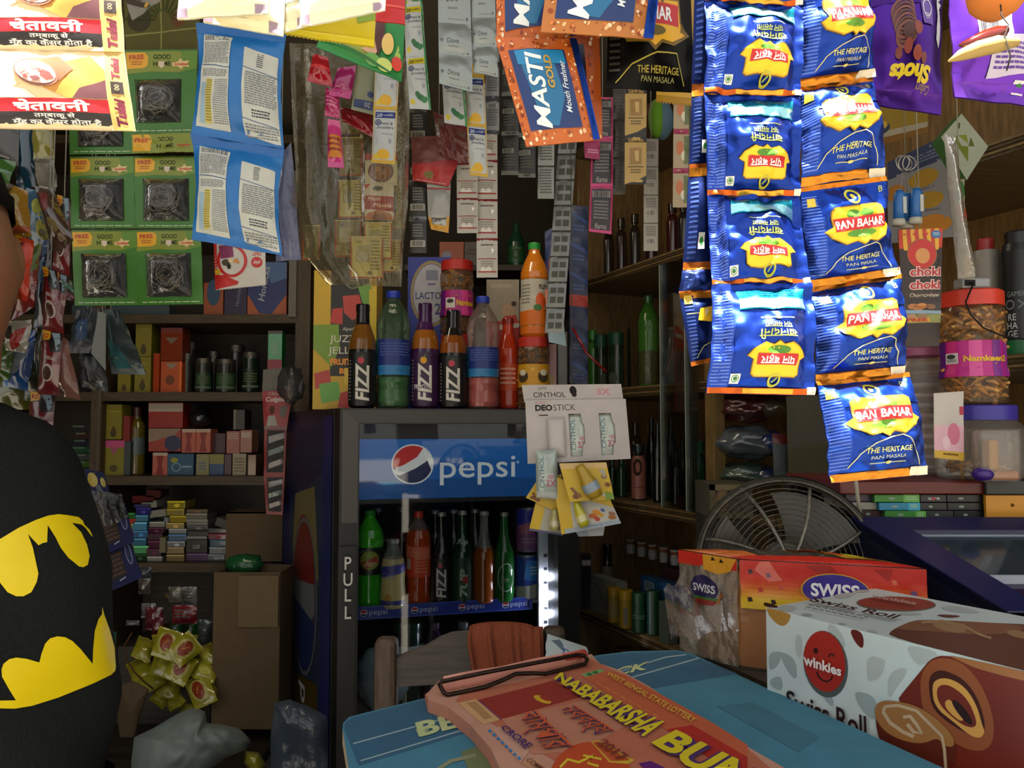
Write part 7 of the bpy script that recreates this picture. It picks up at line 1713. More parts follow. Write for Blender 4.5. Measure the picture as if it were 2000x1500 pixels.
# -- wrapped loaf
LH=1.14
c0=atz(1442,1093,LH);ce=atz(1806,1112,LH);cb_=atz(1328,1074,LH)
l1,l2=(ce-c0),(cb_-c0)
S1,S2=l1 .length,l2 .length
l1n,l2n=l1 .normalized(),l2 .normalized()
def LP(s,d,z):return c0+l1n*s+l2n*d+Vector((0,0,z-LH))
t=thing('wrapped_loaf',LP(S1/2,S2/2,LZ),'cellophane-wrapped cake loaf with red and orange printing behind the swiss roll carton','loaf')
mb=MB()
def loaf(u,v):
 a=2*PI*u
 cx,cy=math.cos(a),math.sin(a)
 k=(abs(cx)**6+abs(cy)**6)**(-1/6)
 sx=min(1,.93+.07*math.sin(v*5))
 top=1.0 if v<.86 else math.cos((v-.86)/.14*PI/2)**.35
 return LP(S1/2+cx*k*(S1/2-.006)*max(top,.0),S2/2+cy*k*(S2/2-.006)*max(top,.0),LZ+.002+(LH-LZ-.008)*v)
mb.grid(loaf,40,24,'m:#a8703a');mb.build('cake',t)
def film(fn,nu,nv,name,spec,art=None,W=100,H=100,sx=.001,sy=.001,e0=.0010):
 m=MB();m.grid(lambda u,v:fn(u,v,0),nu,nv,spec)
 if art:m.art(art,W,H,fn,sx,sy,.005,e0=e0,de=.00025)
 m.build(name,t)
wz=lambda u,v,k:.0035*noise.noise(Vector((u*5,v*4,k)))+.0015*noise.noise(Vector((u*14,v*9,k)))
ffn=lambda u,v,off:LP(S1*u,-.001-off+-wz(u,v,1)*min(1,v*5),LH+(LZ+.001-LH)*v)
red=['p:#c0281c','p:#c4341c','p:#c8481e','p:#cc6020','p:#d07a22','p:#d49324','p:#d4ac24']
fa_=[]
for i,h in enumerate(red):
 y0=[0,34,44,53,62,71,80][i];y1=[34,44,53,62,71,80,104][i]
 fa_.append(('r',0,y0,360,y1+.3,h))
fa_+=[('p',[(40,2),(60,0),(86,40),(60,44),(30,20)],'p:#d46a5a'),('p',[(130,4),(180,2),(200,20),(170,30)],'p:#a01c14'),('p',[(262,6),(300,2),(290,30)],'p:#a01c14')]
for x,y,c in((22,24,'p:#3a1a2a'),(58,30,'p:#7a5a6a'),(42,62,'p:#b82a20'),(18,84,'p:#2a1614'),(62,86,'p:#2a1614'),(82,54,'p:#cc4a3a'),(300,30,'p:#cc6a4a'),(310,60,'p:#7a5a7a'),(334,50,'p:#6a4a7a'),(54,10,'p:#d8745a')):
 fa_.append(('p',[(x-5,y-4),(x+3,y-5),(x+6,y+4),(x-3,y+6)],c))
fa_+=[('l',[(120+8*k,62+5*k),(112+8*k,58+5*k)],3,'p:#c88a3a')for k in range(5)]+[('l',[(112,58),(150,84)],2,'p:#b87a2a')]+[('l',[(242,70-5*k),(254,60-5*k)],3,'p:#d89a5a')for k in range(4)]
fa_+=[('e',184,54,66,36,'p:#c8902a'),('e',184,54,63,33.5,'p:#3a2a86'),('p',[(140,82),(230,80),(220,92),(150,94)],'p:#3a7a3a'),('p',[(150,92),(220,90),(216,104),(156,104)],'m:#c8d0d4'),('t','SWISS',184,54,40,'m:#f2f0ee',{'w':92,'h':28,'b':.03})]
film(ffn,60,40,'front_wrapper','c:#e8d0b0@0.10',fa_,360,236)
efn=lambda u,v,off:LP(-.001-off-wz(u,v,5)*min(1,v*5),S2*(1-u),LH+(LZ+.001-LH)*v)
ea=[('r',0,0,100,26,'p:#c0281c'),('r',0,22,40,30,'p:#b8301c'),('p',[(44,0),(100,0),(90,30),(70,40),(44,34)],'p:#d8982a'),('p',[(60,2),(66,10),(58,12)],'p:#2a1614'),('p',[(74,4),(80,12),(72,14)],'p:#2a1614'),('e',44,78,22,30,'p:#241a4a'),('p',[(20,98),(70,96),(66,106),(24,108)],'p:#3a6a2a'),('p',[(20,104),(68,102),(60,114),(28,116)],'p:#8a2a1c'),('l',[(16,80),(22,104)],3,'p:#b86a2a'),('l',[(74,78),(66,106)],3,'p:#b86a2a'),('l',[(12,86),(20,92)],2,'p:#b86a2a'),('l',[(80,84),(70,94)],2,'p:#b86a2a'),('t','SWISS',44,78,24,'m:#dcd8d4',{'w':36,'h':18,'b':.02})]
film(efn,40,48,'end_wrapper','c:#d0c6b2@0.38',ea,100,236)
tfn=lambda u,v,off:LP(S1*u,S2*(1-v),LH+off+.009*bulge(u,0,.6)*bulge(v,0,.6)+wz(u,v,9)*bulge(u,0,.5)*bulge(v,0,.5))
ta=[('r',0,84,360,100,'p:#c0281c'),('p',[(0,0),(60,0),(60,84),(0,84)],'p:#c8641e'),('p',[(180,10),(330,20),(350,84),(220,70)],'p:#c8982a'),('e',250,40,40,16,'p:#b8401c'),('e',200,50,30,14,'p:#8a2a18'),('e',300,50,24,10,'p:#c8b82a'),('l',[(230,60),(330,70)],3,'p:#a8241c'),('p',[(290,8),(302,8),(300,16)],'p:#2a1614')]
film(tfn,36,14,'top_wrapper','c:#e0d0c0@0.12',ta,360,100)
rfn=lambda u,v,off:LP(S1+.001+off+.014*math.sin(PI*v)*math.sin(PI*u)+wz(u,v,12),S2*u,LH+(LZ+.001-LH)*v)
film(rfn,14,20,'end_wrapper','c:#d8d4cc@0.4')
m=MB();m.grid(lambda u,v:atz(1296+14*v,1150+100*v,LH-.03-.06*v).lerp(LP(0,S2*(.95-.6*v),LH-.035-.06*v),u)+Vector((0,0,.004*math.sin(u*9))),12,8,'c:#b8b4b0@0.12');m.build('loose_flap',t)
# -- lottery pad
PZ=TZ+.012
pz=lambda u,v,off:atz(u*2000,v*1500,PZ)+Vector((0,0,off+.006*math.sin(min(1,max(0,(v*1500-1280)/240))*PI)*0))
cr1=lambda pts:[(830+x*.3,1270+y*.3)for x,y in pts]
out=cr1([(10,285),(90,200),(1085,25),(1135,85),(1270,130),(1460,235),(1700,400),(2000,570),(2400,800),(2400,1100),(700,1000),(560,870),(490,767),(430,640),(300,490),(150,370),(20,320)])
P0=atz(840,1352,TZ)
t=thing('lottery_pad',P0,'pink and orange printed lottery ticket pad clipped with wire on the blue board','ticket pad')
mb=MB()
pl=[atz(x,y,PZ)for x,y in out]
mb.slab([(p.x,p.y)for p in pl],TZ+.0006,PZ,'m:#bd8a74','m:#a8705c')
PI_,RD='m:#c49480','m:#b03a2a'
pa_=[('p',cr1([(200,330),(230,290),(820,160),(1085,60),(1270,150),(1460,245),(1700,405),(2100,640),(2400,900),(2400,1090),(1500,1090),(700,640)]),'m:#b2664c'),('p',cr1([(345,325),(830,200),(1040,300),(500,450)]),'m:#8c2c22'),('l',cr1([(345,325),(500,455)]),1.6,'m:#5a3a6a'),('e',*cr1([(765,322)])[0],18,6,'m:#c8a01e',.35),('e',*cr1([(785,316)])[0],12,4,'m:#96301e',.35),('p',cr1([(215,345),(330,320),(485,455),(380,488)]),'m:#c49a6a'),('p',cr1([(270,345),(330,335),(440,440),(390,455)]),'m:#a87c52'),('p',cr1([(500,450),(1040,330),(1300,500),(1000,660),(700,680)]),'m:#b87a60'),('p',cr1([(620,560),(680,660),(620,740),(440,520),(480,500)]),PI_),('p',cr1([(1010,165),(1140,130),(1300,160),(1880,480),(2100,620),(2100,800),(1700,600),(1300,360)]),'m:#b85a38'),('p',cr1([(1570,520),(1740,490),(2100,700),(2100,860),(1900,740)]),'m:#a8281e'),('p',cr1([(1015,160),(1140,125),(1172,140),(1050,178)]),'m:#7aa05a'),('e',*cr1([(1070,160)])[0],6,3,'m:#2f6a3a'),('e',*cr1([(1110,148)])[0],6,3,'m:#2f6a3a'),('e',*cr1([(1080,860)])[0],82,78,'m:#b8461f'),('p',cr1([(1080,600),(1130,590),(1300,690),(1365,720),(1320,745),(1200,735)]),'m:#c8a832'),('p',cr1([(1090,605),(1125,597),(1300,700),(1340,722),(1210,728)]),'m:#c0562a'),('p',cr1([(1390,740),(1470,725),(1560,767),(1480,830)]),'m:#5a1a6a'),('p',cr1([(625,735),(720,710),(840,800),(800,850)]),'m:#c8926c'),('l',cr1([(880,767),(930,715),(1000,735),(1100,690),(1060,740),(1130,760)]),5,'m:#d0b82a'),('l',cr1([(1030,690),(1150,715)]),4,'m:#d0b82a')]
for k in range(8):
 a,b=cr1([(415+k*27,520+k*26)])[0],cr1([(432+k*27,535+k*26)])[0]
 pa_.append(('l',[a,b],5,'m:#3a78a8'))
for r_ in range(4):
 for k in range(10):
  a,b=cr1([(1150+r_*-34+k*52,190+r_*22+k*29)])[0],cr1([(1186+r_*-34+k*52,210+r_*22+k*29)])[0]
  if r_ and k<8:pa_.append(('l',[a,b],1.6,'m:#c8863a'))
for k in range(3):
 a=cr1([(1910+k*10,690+k*40)])[0];pa_.append(('l',[a,(a[0]+26,a[1]+16)],3,'m:#c87a4a'))
mb.art(pa_,2000,1500,pz,.0006,.0006,.03,e0=.0002,de=.00005)
PU,YE='m:#4a2a62','m:#d2bc1e'
def pt_text(s,q,spec,bold,lift):qtext(mb,s,q,pz,spec,bold,lift)
for sp,bo,li in((PU,.10,.0024),(YE,.035,.0028)):
 pt_text('NABABARSHA',[(1096,1318),(1309,1421),(1081,1331),(1256,1446)],sp,bo,li)
 pt_text('BUMPER',[(1321,1432),(1640,1585),(1271,1458),(1560,1645)],sp,bo,li)
for sp,bo,li in((PU,.03,.0024),('m:#c8562e',.0,.0028)):
 qtext(mb,'নববর্ষ',[(1122,1383),(1200,1432),(1074,1392),(1150,1446)],pz,sp,bo*.6,li)
 qtext(mb,'বাম্পার',[(1050,1392),(1124,1462),(997,1404),(1042,1474)],pz,sp,bo*.6,li)
pt_text('WEST BENGAL STATE LOTTERY',[(1190,1316),(1362,1408),(1183,1322),(1352,1418)],'m:#d0a03a',.02,.0024)
pt_text('CRORE',[(988,1421),(1042,1461),(976,1427),(1026,1469)],PU,.03,.0024)
pt_text('2017',[(1182,1449),(1230,1483),(1164,1457),(1210,1495)],'m:#7a2a1c',.03,.0026)
pt_text('COMMON',[(1036,1487),(1080,1515),(1026,1492),(1068,1521)],'m:#6a3a2a',.02,.0026)
mb.build('ticket_sheets',t,loc=P0)
mb=MB()
p2=[atz(x,y,TZ+.005)for x,y in cr1([(0,285),(90,240),(200,380),(330,500),(460,650),(540,790),(600,900),(560,900),(470,780),(400,660),(280,520),(140,400),(10,330)])]
mb.slab([(p.x,p.y)for p in p2],TZ+.0004,TZ+.005,'m:#b8705a');mb.build('under_sheets',t,loc=P0)
mb=MB()
rl=[atz(x,y,PZ+.004)for x,y in((868,1338),(920,1327),(980,1318),(1040,1303),(1100,1292),(1142,1282))]
mb.tube(rl,[.006,.0075,.007,.0075,.007,.006],'m:#cc8a78',12);mb.tube([p+Vector((0,.004,.003))for p in rl],.004,'m:#d89a8a',10)
mb.tube([rl[4]+Vector((0,-.003,.0035)),rl[5]+Vector((0,-.003,.0035))],.0045,'m:#b84a36',10);mb.build('rolled_edge',t,loc=P0)
wp=[(1140,1280,.010),(1147,1288,.009),(1143,1297,.006),(1110,1305,.005),(1065,1316,.006),(1040,1315,.009),(1008,1316,.010),(985,1327,.008),(950,1341,.005),(900,1352,.004),(874,1357,.004),(866,1352,.006),(858,1336,.010),(864,1331,.013),(960,1311,.016),(1060,1292,.016),(1128,1279,.014)]
mb=MB();mb.tube([atz(x,y,PZ+z-.002)for x,y,z in wp],.0021,'r:#3a2a22',8,True);mb.build('wire_clip',t,loc=P0)
# -- chair with a cloth over its back, packet on the board edge
CY=1.45
t=thing('wooden_chair',(at(900,1300,CY).x,CY,0),'dark wooden chair with curved back rail between board and fridge','chair')
pl_,pr_=at(729,1300,CY).x,at(773,1300,CY).x
zt_=at(750,1252,CY).z
mb=MB();mb.box(pl_,CY,0,pr_,CY+.045,zt_,'v:#5a4636',.010);mb.build('back_post',t)
mb=MB();px2=at(1062,1300,CY).x;mb.box(px2,CY+.02,0,px2+.042,CY+.065,at(1080,1236,CY).z,'v:#4a3a2e',.010);mb.build('back_post',t)
top=[(773,1290),(800,1279),(830,1268),(856,1252),(880,1243),(915,1240),(960,1240),(1062,1236)]
bot=[(1062,1330),(960,1333),(880,1340),(773,1346)]
poly=[(at(x,y,CY).x,at(x,y,CY).z)for x,y in top+bot]
mb=MB();mb.prism(poly,CY+.012,CY+.034,'w:#4c443e','w:#6a6058');mb.build('back_rail',t)
sz=.47
mb=MB();mb.box(pl_,CY-.0,sz-.03,px2+.04,CY+.40,sz,'w:#4a3c30',.004);mb.build('seat',t)
for x in(pl_,px2):
 MB().box(x,CY+.36,0,x+.04,CY+.40,sz-.03,'v:#4a3a2e').build('front_leg',t)
def cloth(u,v):
 x=912+150*u
 fold=.012*math.sin(u*21+1.5*math.sin(v*3))+.007*math.sin(u*47+v*2)
 ztop=at(950,1229-10*math.sin(PI*min(1,u*1.15))**.5,CY).z
 X=at(x+26*(1-u)*min(1,abs(v-.45)*2.4)*(1 if v<.45 else 1),1280,CY).x
 if v<.5:
  k=v/.5
  z=ztop-(1-k)**1.0*.17
  y=CY+.002-.006*(1-k)-max(0,fold)*(.4+.6*(1-k))
  if k>.85:y+=(k-.85)/.15*.018
 else:
  k=(v-.5)/.5
  z=ztop-k*.20;y=CY+.046+max(0,fold)*k
  if k<.12:y-=(1-k/.12)*.026
 return Vector((X,y,z))
mb=MB();mb.grid(cloth,70,44,'h:#8a4a34')
o=mb.build('draped_cloth',loc=cloth(.5,.5));tag(o,'terracotta cloth draped over the chair back','cloth')
m_=o.modifiers.new('thick','SOLIDIFY');m_.thickness=.0025
packet('soap_pouch',[(1070,1238),(1146,1264),(1064,1300),(1152,1304)],[1.02,1.02,.955,.955],'p:#a8b6b8',[('r',0,0,100,100,'p:#a8b6b8'),('p',[(6,16),(30,4),(28,40)],'m:#5a6a7a'),('t','Dove',46,40,30,'m:#2f3f8a',{'w':40,'sh':.15,'b':.01}),('e',48,62,5,4,'p:#7a9a7a'),('p',[(72,50),(80,40),(84,60),(80,92),(70,90),(76,70)],'p:#2a3a7a'),('p',[(58,90),(80,70),(100,80),(100,100),(50,100)],'m:#b8c4c8')],t=.01,wr=.002,zig=16,label='pale blue soap pouch leaning beyond the board edge beside the cloth',cat='pouch',seed=151)
# -- deodorant display card and the yellow cards
DY=1.25
c=at(1117,766,DY)
t=thing('deodorant_card',c,'white hanging display carton for deodorant sticks with three openings','display card')
hd=[('t','godrej',40,7,10,'m:#5a5a58',{'w':17,'sh':.3}),('t','CINTHOL',52,20,16,'m:#2a2826',{'w':64,'h':10,'b':.005}),('t','3X',160,15,22,'p:#b87a84',{'w':28,'h':13,'b':.04}),('e',100,12,7,9,'m:#1c1614'),('e',101,20,5,5,'m:#241c18')]
P=Patch(*q4([(1019,752),(1213,750),(1024,786),(1218,784)],DY));mb=MB();patch_mesh(mb,P,'m:#b4aca8',hd,197,35,6,3,.002);mb.build('header',t,loc=c)
m=MB();P2=Patch(*q4([(1026,782),(1222,779),(1031,906),(1232,896)],DY-.006))
W_,H_=200,122
wins=[(45,30,68,84),(84,30,112,112),(144,30,172,112)]
def front(x,y,d=0):return P2 .pt(x/W_,y/H_,d)
cols=[0,82,86,116,142,146,176,200]
def face_quad(x0,y0,x1,y1):m.add([front(x0,y0),front(x1,y0),front(x1,y1),front(x0,y1)],[(0,3,2,1)],'m:#b8b0ac')
face_quad(0,0,200,28);face_quad(0,28,84,122);face_quad(114,28,144,122);face_quad(174,28,200,122)
for x0,x1 in((84,114),(144,174)):
 face_quad(x0,112,x1,122)
 m.add([front(x1-6,28),front(x1,28),front(x1,50),front(x1-3,47)],[(0,3,2,1)],'m:#b8b0ac');m.add([front(x1-5,92),front(x1,86),front(x1,112),front(x1-7,112)],[(0,3,2,1)],'m:#b8b0ac')
 bk_=[front(x0,28,-.016),front(x1,28,-.016),front(x1,112,-.016),front(x0,112,-.016)]
 fr2=[front(x0,28),front(x1,28),front(x1,112),front(x0,112)]
 m.add(fr2+bk_,[(4,7,6,5),(0,1,5,4),(1,2,6,5),(2,3,7,6),(3,0,4,7)],'m:#8a847e')
bkc=[front(0,0,-.02),front(200,0,-.02),front(200,122,-.02),front(0,122,-.02)];frc=[front(0,0),front(200,0),front(200,122),front(0,122)]
m.add(frc+bkc,[(4,5,6,7),(0,1,5,4),(1,2,6,5),(2,3,7,6),(3,0,4,7)],'m:#a8a09a')
m.art([('t','woman',30,5,8,'p:#b87a84',{'w':24}),('t','DEO',36,15,18,'m:#24201e',{'w':34,'h':12,'b':.045}),('t','STICK',77,15,18,'m:#4a4644',{'w':44,'h':12}),('r',26,28.5,44,30.5,'m:#1c1816'),('r',84,28.5,96,30,'m:#2a2624'),('r',144,28.5,158,30,'m:#2a2624')],W_,H_,lambda u,v,off:P2 .pt(u,v,off),.0008,.0008,.02)
m.build('carton_face',t,loc=c)
m=MB();m.grid(lambda u,v:front(40+36*u,34+78*v,.001+.009*bulge(u,0,.4)*bulge(v,0,.3)),16,18,'p:#b8b0ac');m.build('pocket_bulge',t,loc=c)
m=MB();m.tube([at(1117,766,DY+.001),Vector((at(1117,766,DY).x,DY,RAILZ))],.0009,'m:#4a4238',6);m.build('hanging_string',t,loc=c)
sk=[('t','CINTHOL',16,62,20,'p:#2f6a78',{'rot':-PI/2,'w':88,'h':12}),('t','3X',40,92,26,'p:#a8707a',{'w':28,'h':20,'b':.04}),('e',40,74,9,6,'p:#b08890'),('r',0,116,60,136,'m:#b4b8b4')]
DG='deodorant sticks in the display carton'
packet('deodorant_stick',[(1105,806),(1149,805),(1110,900),(1154,898)],DY+.004,'k:#a8b0a6',sk,60,136,t=.007,wr=.0005,cu=0,cv=0,p=.4,label='deodorant stick behind the middle opening of the white carton',cat='deodorant stick',group=DG,seed=161)
packet('deodorant_stick',[(1163,804),(1207,803),(1169,896),(1213,894)],DY+.004,'k:#a8b0a6',sk,60,136,t=.007,wr=.0005,cu=0,cv=0,p=.4,label='deodorant stick behind the outer opening nearest the cabinet',cat='deodorant stick',group=DG,seed=162)
packet('deodorant_stick',[(1046,880),(1087,878),(1048,972),(1092,976)],DY-.022,'k:#9aa69e',sk,60,136,t=.009,wr=.0005,cu=0,cv=0,p=.4,label='deodorant stick slipping out below the white carton',cat='deodorant stick',group=DG,seed=163)
YC='yellow chocolate cards under the white carton'
def ycard(q,Y,label,art,seed,prod=None,W=100,H=80,curl=0):
 c4=q4(q,Y);P=Patch(*c4,wr=.0015,curl=curl,seed=seed);cc=(c4[0]+c4[1])/2
 t=thing('chocolate_card',cc,label,'chocolate card',YC)
 m=MB();patch_mesh(m,P,'p:#c2a01c',art,W,H,8,8,.0012,edge='p:#3a5a8a');m.build('card',t,loc=cc)
 if prod:
  x0,y0,x1,y1,r,sp,sp2=prod
  a,b=P.pt(x0/W,y0/H,r*.8),P.pt(x1/W,y1/H,r*.8)
  m=MB();m.tube([a,a.lerp(b,.12),a.lerp(b,.35),a.lerp(b,.55),a.lerp(b,.8),b],[r*.5,r*.6,r*.75,r,r,r*.85],sp,14);m.build('chocolate_tube',t,loc=cc)
  m=MB();m.tube([a.lerp(b,.55),a.lerp(b,.8)],[r*1.04,r*1.04],sp2,14,caps=False);m.build('tube_label',t,loc=cc)
nuts=[('e',16,70,7,5,'p:#6a3a1c'),('e',24,68,5,5,'p:#8a5a2a'),('p',[(8,52),(14,50),(24,64),(16,66)],'p:#7a4a22')]
ycard([(1092,905),(1184,903),(1113,980),(1200,975)],1.205,'upper front yellow card with a tiny bottle, directly under the white carton',nuts+[('r',0,0,100,12,'p:#c8a86a'),('e',88,30,7,6,'p:#8a6a3a'),('p',[(80,14),(94,16),(90,34)],'m:#a8a498'),('p',[(80,80),(84,62),(100,66),(100,80)],'p:#6a8a1c'),('e',92,48,6,5,'p:#7a4a24'),('r',76,66,82,73,'m:#b8b8a8')],171,(40,4,60,72,.0125,'p:#a88a2a','p:#8a9aa8'))
ycard([(1078,928),(1190,972),(1097,1044),(1213,1022)],1.225,'lower front yellow and white card with orange fruit print and tube',[('p',[(26,20),(100,30),(100,80),(20,80)],'m:#b4b4ac'),('p',[(40,40),(84,36),(90,66),(46,70)],'m:#c0bcac'),('e',58,56,7,5,'p:#b8561c'),('e',66,48,7,6,'p:#c8801c'),('e',64,62,5,5,'p:#a83a1c'),('e',78,42,4,4,'p:#2a4a8a'),('e',72,54,5,4,'p:#c8902a'),('e',92,50,6,6,'p:#8a5a3a'),('e',90,60,7,6,'p:#a06a34'),('p',[(6,74),(100,68),(100,80),(6,80)],'m:#9aa4ac'),('lines',40,74,70,76,1,'m:#5a6a7a')],172,(34,30,40,72,.009,'g:#b8b02a','g:#c8c08a'))
ycard([(1048,940),(1097,926),(1027,972),(1092,1002)],1.245,'rear yellow card showing just left of the slipping deodorant stick',nuts+[('e',30,70,10,6,'p:#7a4a22')],173)
ycard([(1046,982),(1100,990),(1033,1036),(1100,1046)],1.25,'pale yellow lower card at the fridge side with a clear tube',[('p',[(36,0),(100,0),(100,80),(30,80)],'m:#a8a694'),('r',0,74,100,80,'m:#5a5a78')],174,(70,8,74,66,.009,'g:#a8a060','g:#b8b090'))
packet('paper_card',[(1120,1030),(1184,1012),(1130,1048),(1178,1046)],1.255,'m:#8fa0b0',[('r',40,0,100,100,'m:#b0b4b8')],t=0,label='bluish white card edge behind the lower yellow card',cat='card',seed=175)
# -- cluster of packets hanging at the left, behind the person
HG='packets hanging in the left cluster'
def hang(q,Y,spec,art,label,seed,t=.010,name='hanging_packet',**k):
 packet(name,q,Y,spec,art,t=t,wr=.004,label=label,cat='packet',group=HG,seed=seed,**k)
hang([(-40,200),(38,200),(-40,342),(36,336)],1.02,'g:#2a2622',None,'dark grey packet right below the tobacco sachets at the very edge',401)
hang([(34,200),(68,200),(32,372),(72,366)],1.03,'g:#1c3a4c',None,'dull blue packet strip below the tobacco sachets',402)
hang([(64,200),(104,200),(64,312),(106,310)],1.02,'k:#6a6418',None,'olive yellow packet below the tobacco sachets beside the dull blue one',403)
hang([(66,310),(106,310),(68,368),(110,374)],1.015,'k:#5a564a',[('r',4,10,18,100,'m:#241c16'),('r',22,20,96,90,'m:#6a655a')],'greyish packet foot with dark stripe under the olive yellow packet',404)
hang([(-40,300),(30,316),(-40,370),(18,368)],1.0,'k:#2c5a1c',None,'green packet at the edge above the face',405)
hang([(14,356),(52,372),(14,470),(60,462)],.90,'k:#8a6414',[('e',60,30,24,14,'m:#9a8a5a'),('p',[(0,0),(40,0),(20,30)],'p:#4a3214'),('r',0,80,100,92,'p:#96401a')],'golden packet beside the eye of the person',406,t=.016)
hang([(50,366),(78,372),(56,486),(108,478)],.97,'k:#1f4a62',[('e',76,34,26,16,'p:#8a8a2a'),('e',78,74,28,18,'p:#8a8424'),('e',70,80,12,8,'p:#4a4418')],'blue packet with yellow fruit print behind the golden packet',407)
hang([(66,362),(104,372),(104,492),(144,470)],.94,'k:#3a2418',[('p',[(20,10),(70,10),(60,40),(30,46)],'p:#6a2a24'),('e',50,66,20,12,'p:#6a5a34'),('e',60,90,16,10,'m:#7a6a54'),('p',[(74,20),(100,30),(100,70)],'p:#6a5a1c'),('l',[(30,50),(60,96)],4,'p:#5a4a2a')],'brown glossy packet slanting toward the scrubber cards',408)
hang([(30,458),(66,470),(24,580),(52,590)],.88,'k:#a83a1c',[('r',0,0,42,100,'p:#b8861c'),('bars',30,8,60,34,10,'m:#2a1c14'),('r',60,0,100,100,'p:#b8321c'),('p',[(0,40),(40,34),(34,100),(0,100)],'p:#b88a1c')],'orange-red packet with bar code beside the mouth of the person',409)
hang([(52,486),(80,476),(22,626),(66,600)],.92,'k:#6a1412',[('p',[(30,0),(100,0),(100,40),(40,50)],'p:#4a5a1c'),('t','P',62,40,26,'m:#2a2418'),('l',[(0,76),(80,70)],2,'m:#9a7a6a')],'dark red packet with olive top behind the orange-red one',410)
hang([(74,470),(106,466),(66,640),(98,640)],.96,'k:#14223c',[('e',50,40,40,16,'p:#2c4a62'),('e',50,10,30,10,'m:#3a4a66'),('r',60,60,90,100,'m:#1c1a18')],'navy packet hanging between the dark red packet and the coffee sachets',411)
hang([(14,628),(62,624),(10,684),(50,690)],.92,'k:#8a8478',[('p',[(40,50),(90,20),(80,80),(30,100)],'p:#8a1c18'),('e',30,40,16,22,'m:#241a16')],'white packet with red stroke at the neck of the person',412)
hang([(-30,676),(30,664),(-40,740),(16,742)],.95,'k:#3a5a1a',[('p',[(20,0),(70,0),(40,60)],'m:#7a8a5a')],'leaf green packet above the dark shoulder',413)
hang([(40,650),(72,644),(4,752),(52,764)],.97,'k:#1a4a86',[('e',50,40,30,14,'m:#7a8a98'),('e',40,62,30,14,'m:#8a9098'),('p',[(0,90),(30,84),(20,100)],'m:#5a8ac0')],'blue and white packet hanging above the dark shoulder',414)
hang([(-40,736),(60,730),(-40,800),(70,800)],.99,'k:#4a4c14',None,'olive green packet just above the shoulder line',415)
hang([(70,600),(100,596),(40,770),(76,772)],.985,'k:#2a2c18',[('e',50,70,30,12,'p:#3a3e2a')],'dark olive packet behind the blue and white packet',416)
cof=[('r',0,0,100,200,'k:#5e1618'),('p',[(0,0),(100,0),(100,60),(60,66),(40,30),(0,40)],'p:#14100e'),('p',[(0,0),(40,0),(44,26),(6,34)],'p:#c08a14'),('t','10',22,16,18,'p:#a8241c',{'w':24,'b':.04}),('p',[(44,4),(84,2),(96,40),(84,60),(70,30)],'m:#7a8c96'),('t','NESCAFE',60,84,14,'m:#b0a8a0',{'w':50,'b':.03,'rot':.1}),('e',52,130,27,28,'m:#a89c94'),('e',50,132,20,22,'p:#3a1c12')]
def coffee(pairs,Y,label,seed):
 strip('coffee_sachet_strip',pairs,Y,'k:#5e1618',cof,100,200,label,'sachet strip','coffee sachet strips at the left',t=.006,seed=seed,nu=10,nv=14)
coffee([((112,380),(138,388)),((102,528),(136,540)),((92,652),(118,650))],.955,'upper red coffee sachet strip with yellow price flag, next to the scrubber cards',421)
coffee([((84,520),(112,530)),((84,644),(124,652)),((74,770),(112,772))],.93,'lower red coffee sachet strip with round cup above the shoulder',422)
coffee([((60,764),(108,770)),((50,880),(100,884))],.945,'lowest red coffee sachet with pale blue flag, disappearing behind the shoulder',423)
for q,Y,sp,lb,sd in(([(104,530),(136,545),(122,584),(146,588)],.965,'c:#7a4a54@0.5','reddish clear wrapper beside the upper coffee sachets',431),([(108,650),(132,664),(104,770),(157,782)],.95,'c:#9a6a5e@0.5','pinkish clear plastic pouch fanning out from the lower coffee sachets',432),([(116,540),(140,546),(120,566),(144,572)],.96,'c:#2f6a4a@0.6','small greenish clear wrapper by the scrubber card corner',433)):
 hang(q,Y,sp,None,lb,sd,name='clear_wrapper')
BP='dark plastic pouches hung below the scrubber cards'
def pouch(q,Y,sp,lb,sd,art=None):
 packet('dark_pouch',q,Y,sp,art,t=.012,wr=.008,label=lb,cat='pouch',group=BP,seed=sd,ws=6,hang=RAILZ)
pouch([(150,606),(192,602),(128,690),(180,690)],1.32,'p:#1c242c','blue-black glossy pouch hanging first under the scrubber cards',441,[('p',[(30,30),(70,20),(80,70),(40,76)],'m:#2f4462'),('l',[(60,26),(54,50)],4,'m:#8a98a4')])
pouch([(200,604),(232,606),(216,730),(286,732)],1.34,'p:#182a2c','teal black pouch hanging right of the grey tag',442,[('p',[(10,40),(60,60),(70,90),(20,92)],'m:#24545a'),('p',[(70,86),(100,80),(100,100),(76,100)],'m:#6a7476')])
pouch([(152,670),(200,680),(160,756),(212,766)],1.35,'p:#101214','black pouch lowest below the grey tag',443,[('p',[(60,80),(90,76),(80,92)],'m:#8a9094'),('r',10,30,30,80,'m:#2a2f34')])
pouch([(196,606),(214,602),(228,700),(262,690)],1.36,'p:#14161a','narrow black pouch behind the teal one',444)
packet('grey_tag',[(192,608),(207,612),(178,690),(206,724)],1.30,'m:#6a6e6c',None,t=0,wr=.001,label='grey paper tag between the dark pouches',cat='tag',seed=445,hang=RAILZ)
RZ='navy razor cards hung below the left shelf'
rz=[('r',0,0,100,100,'m:#0e1540'),('r',4,20,72,80,'m:#241c1c'),('lines',8,24,70,78,5,'m:#4a342c'),('r',84,4,96,60,'m:#20284e'),('o',88,34,6,26,1.5,'m:#7a80a0'),('l',[(10,91),(30,88)],3,'m:#9aa0b8'),('l',[(50,86),(66,83)],3,'m:#8a90a8')]
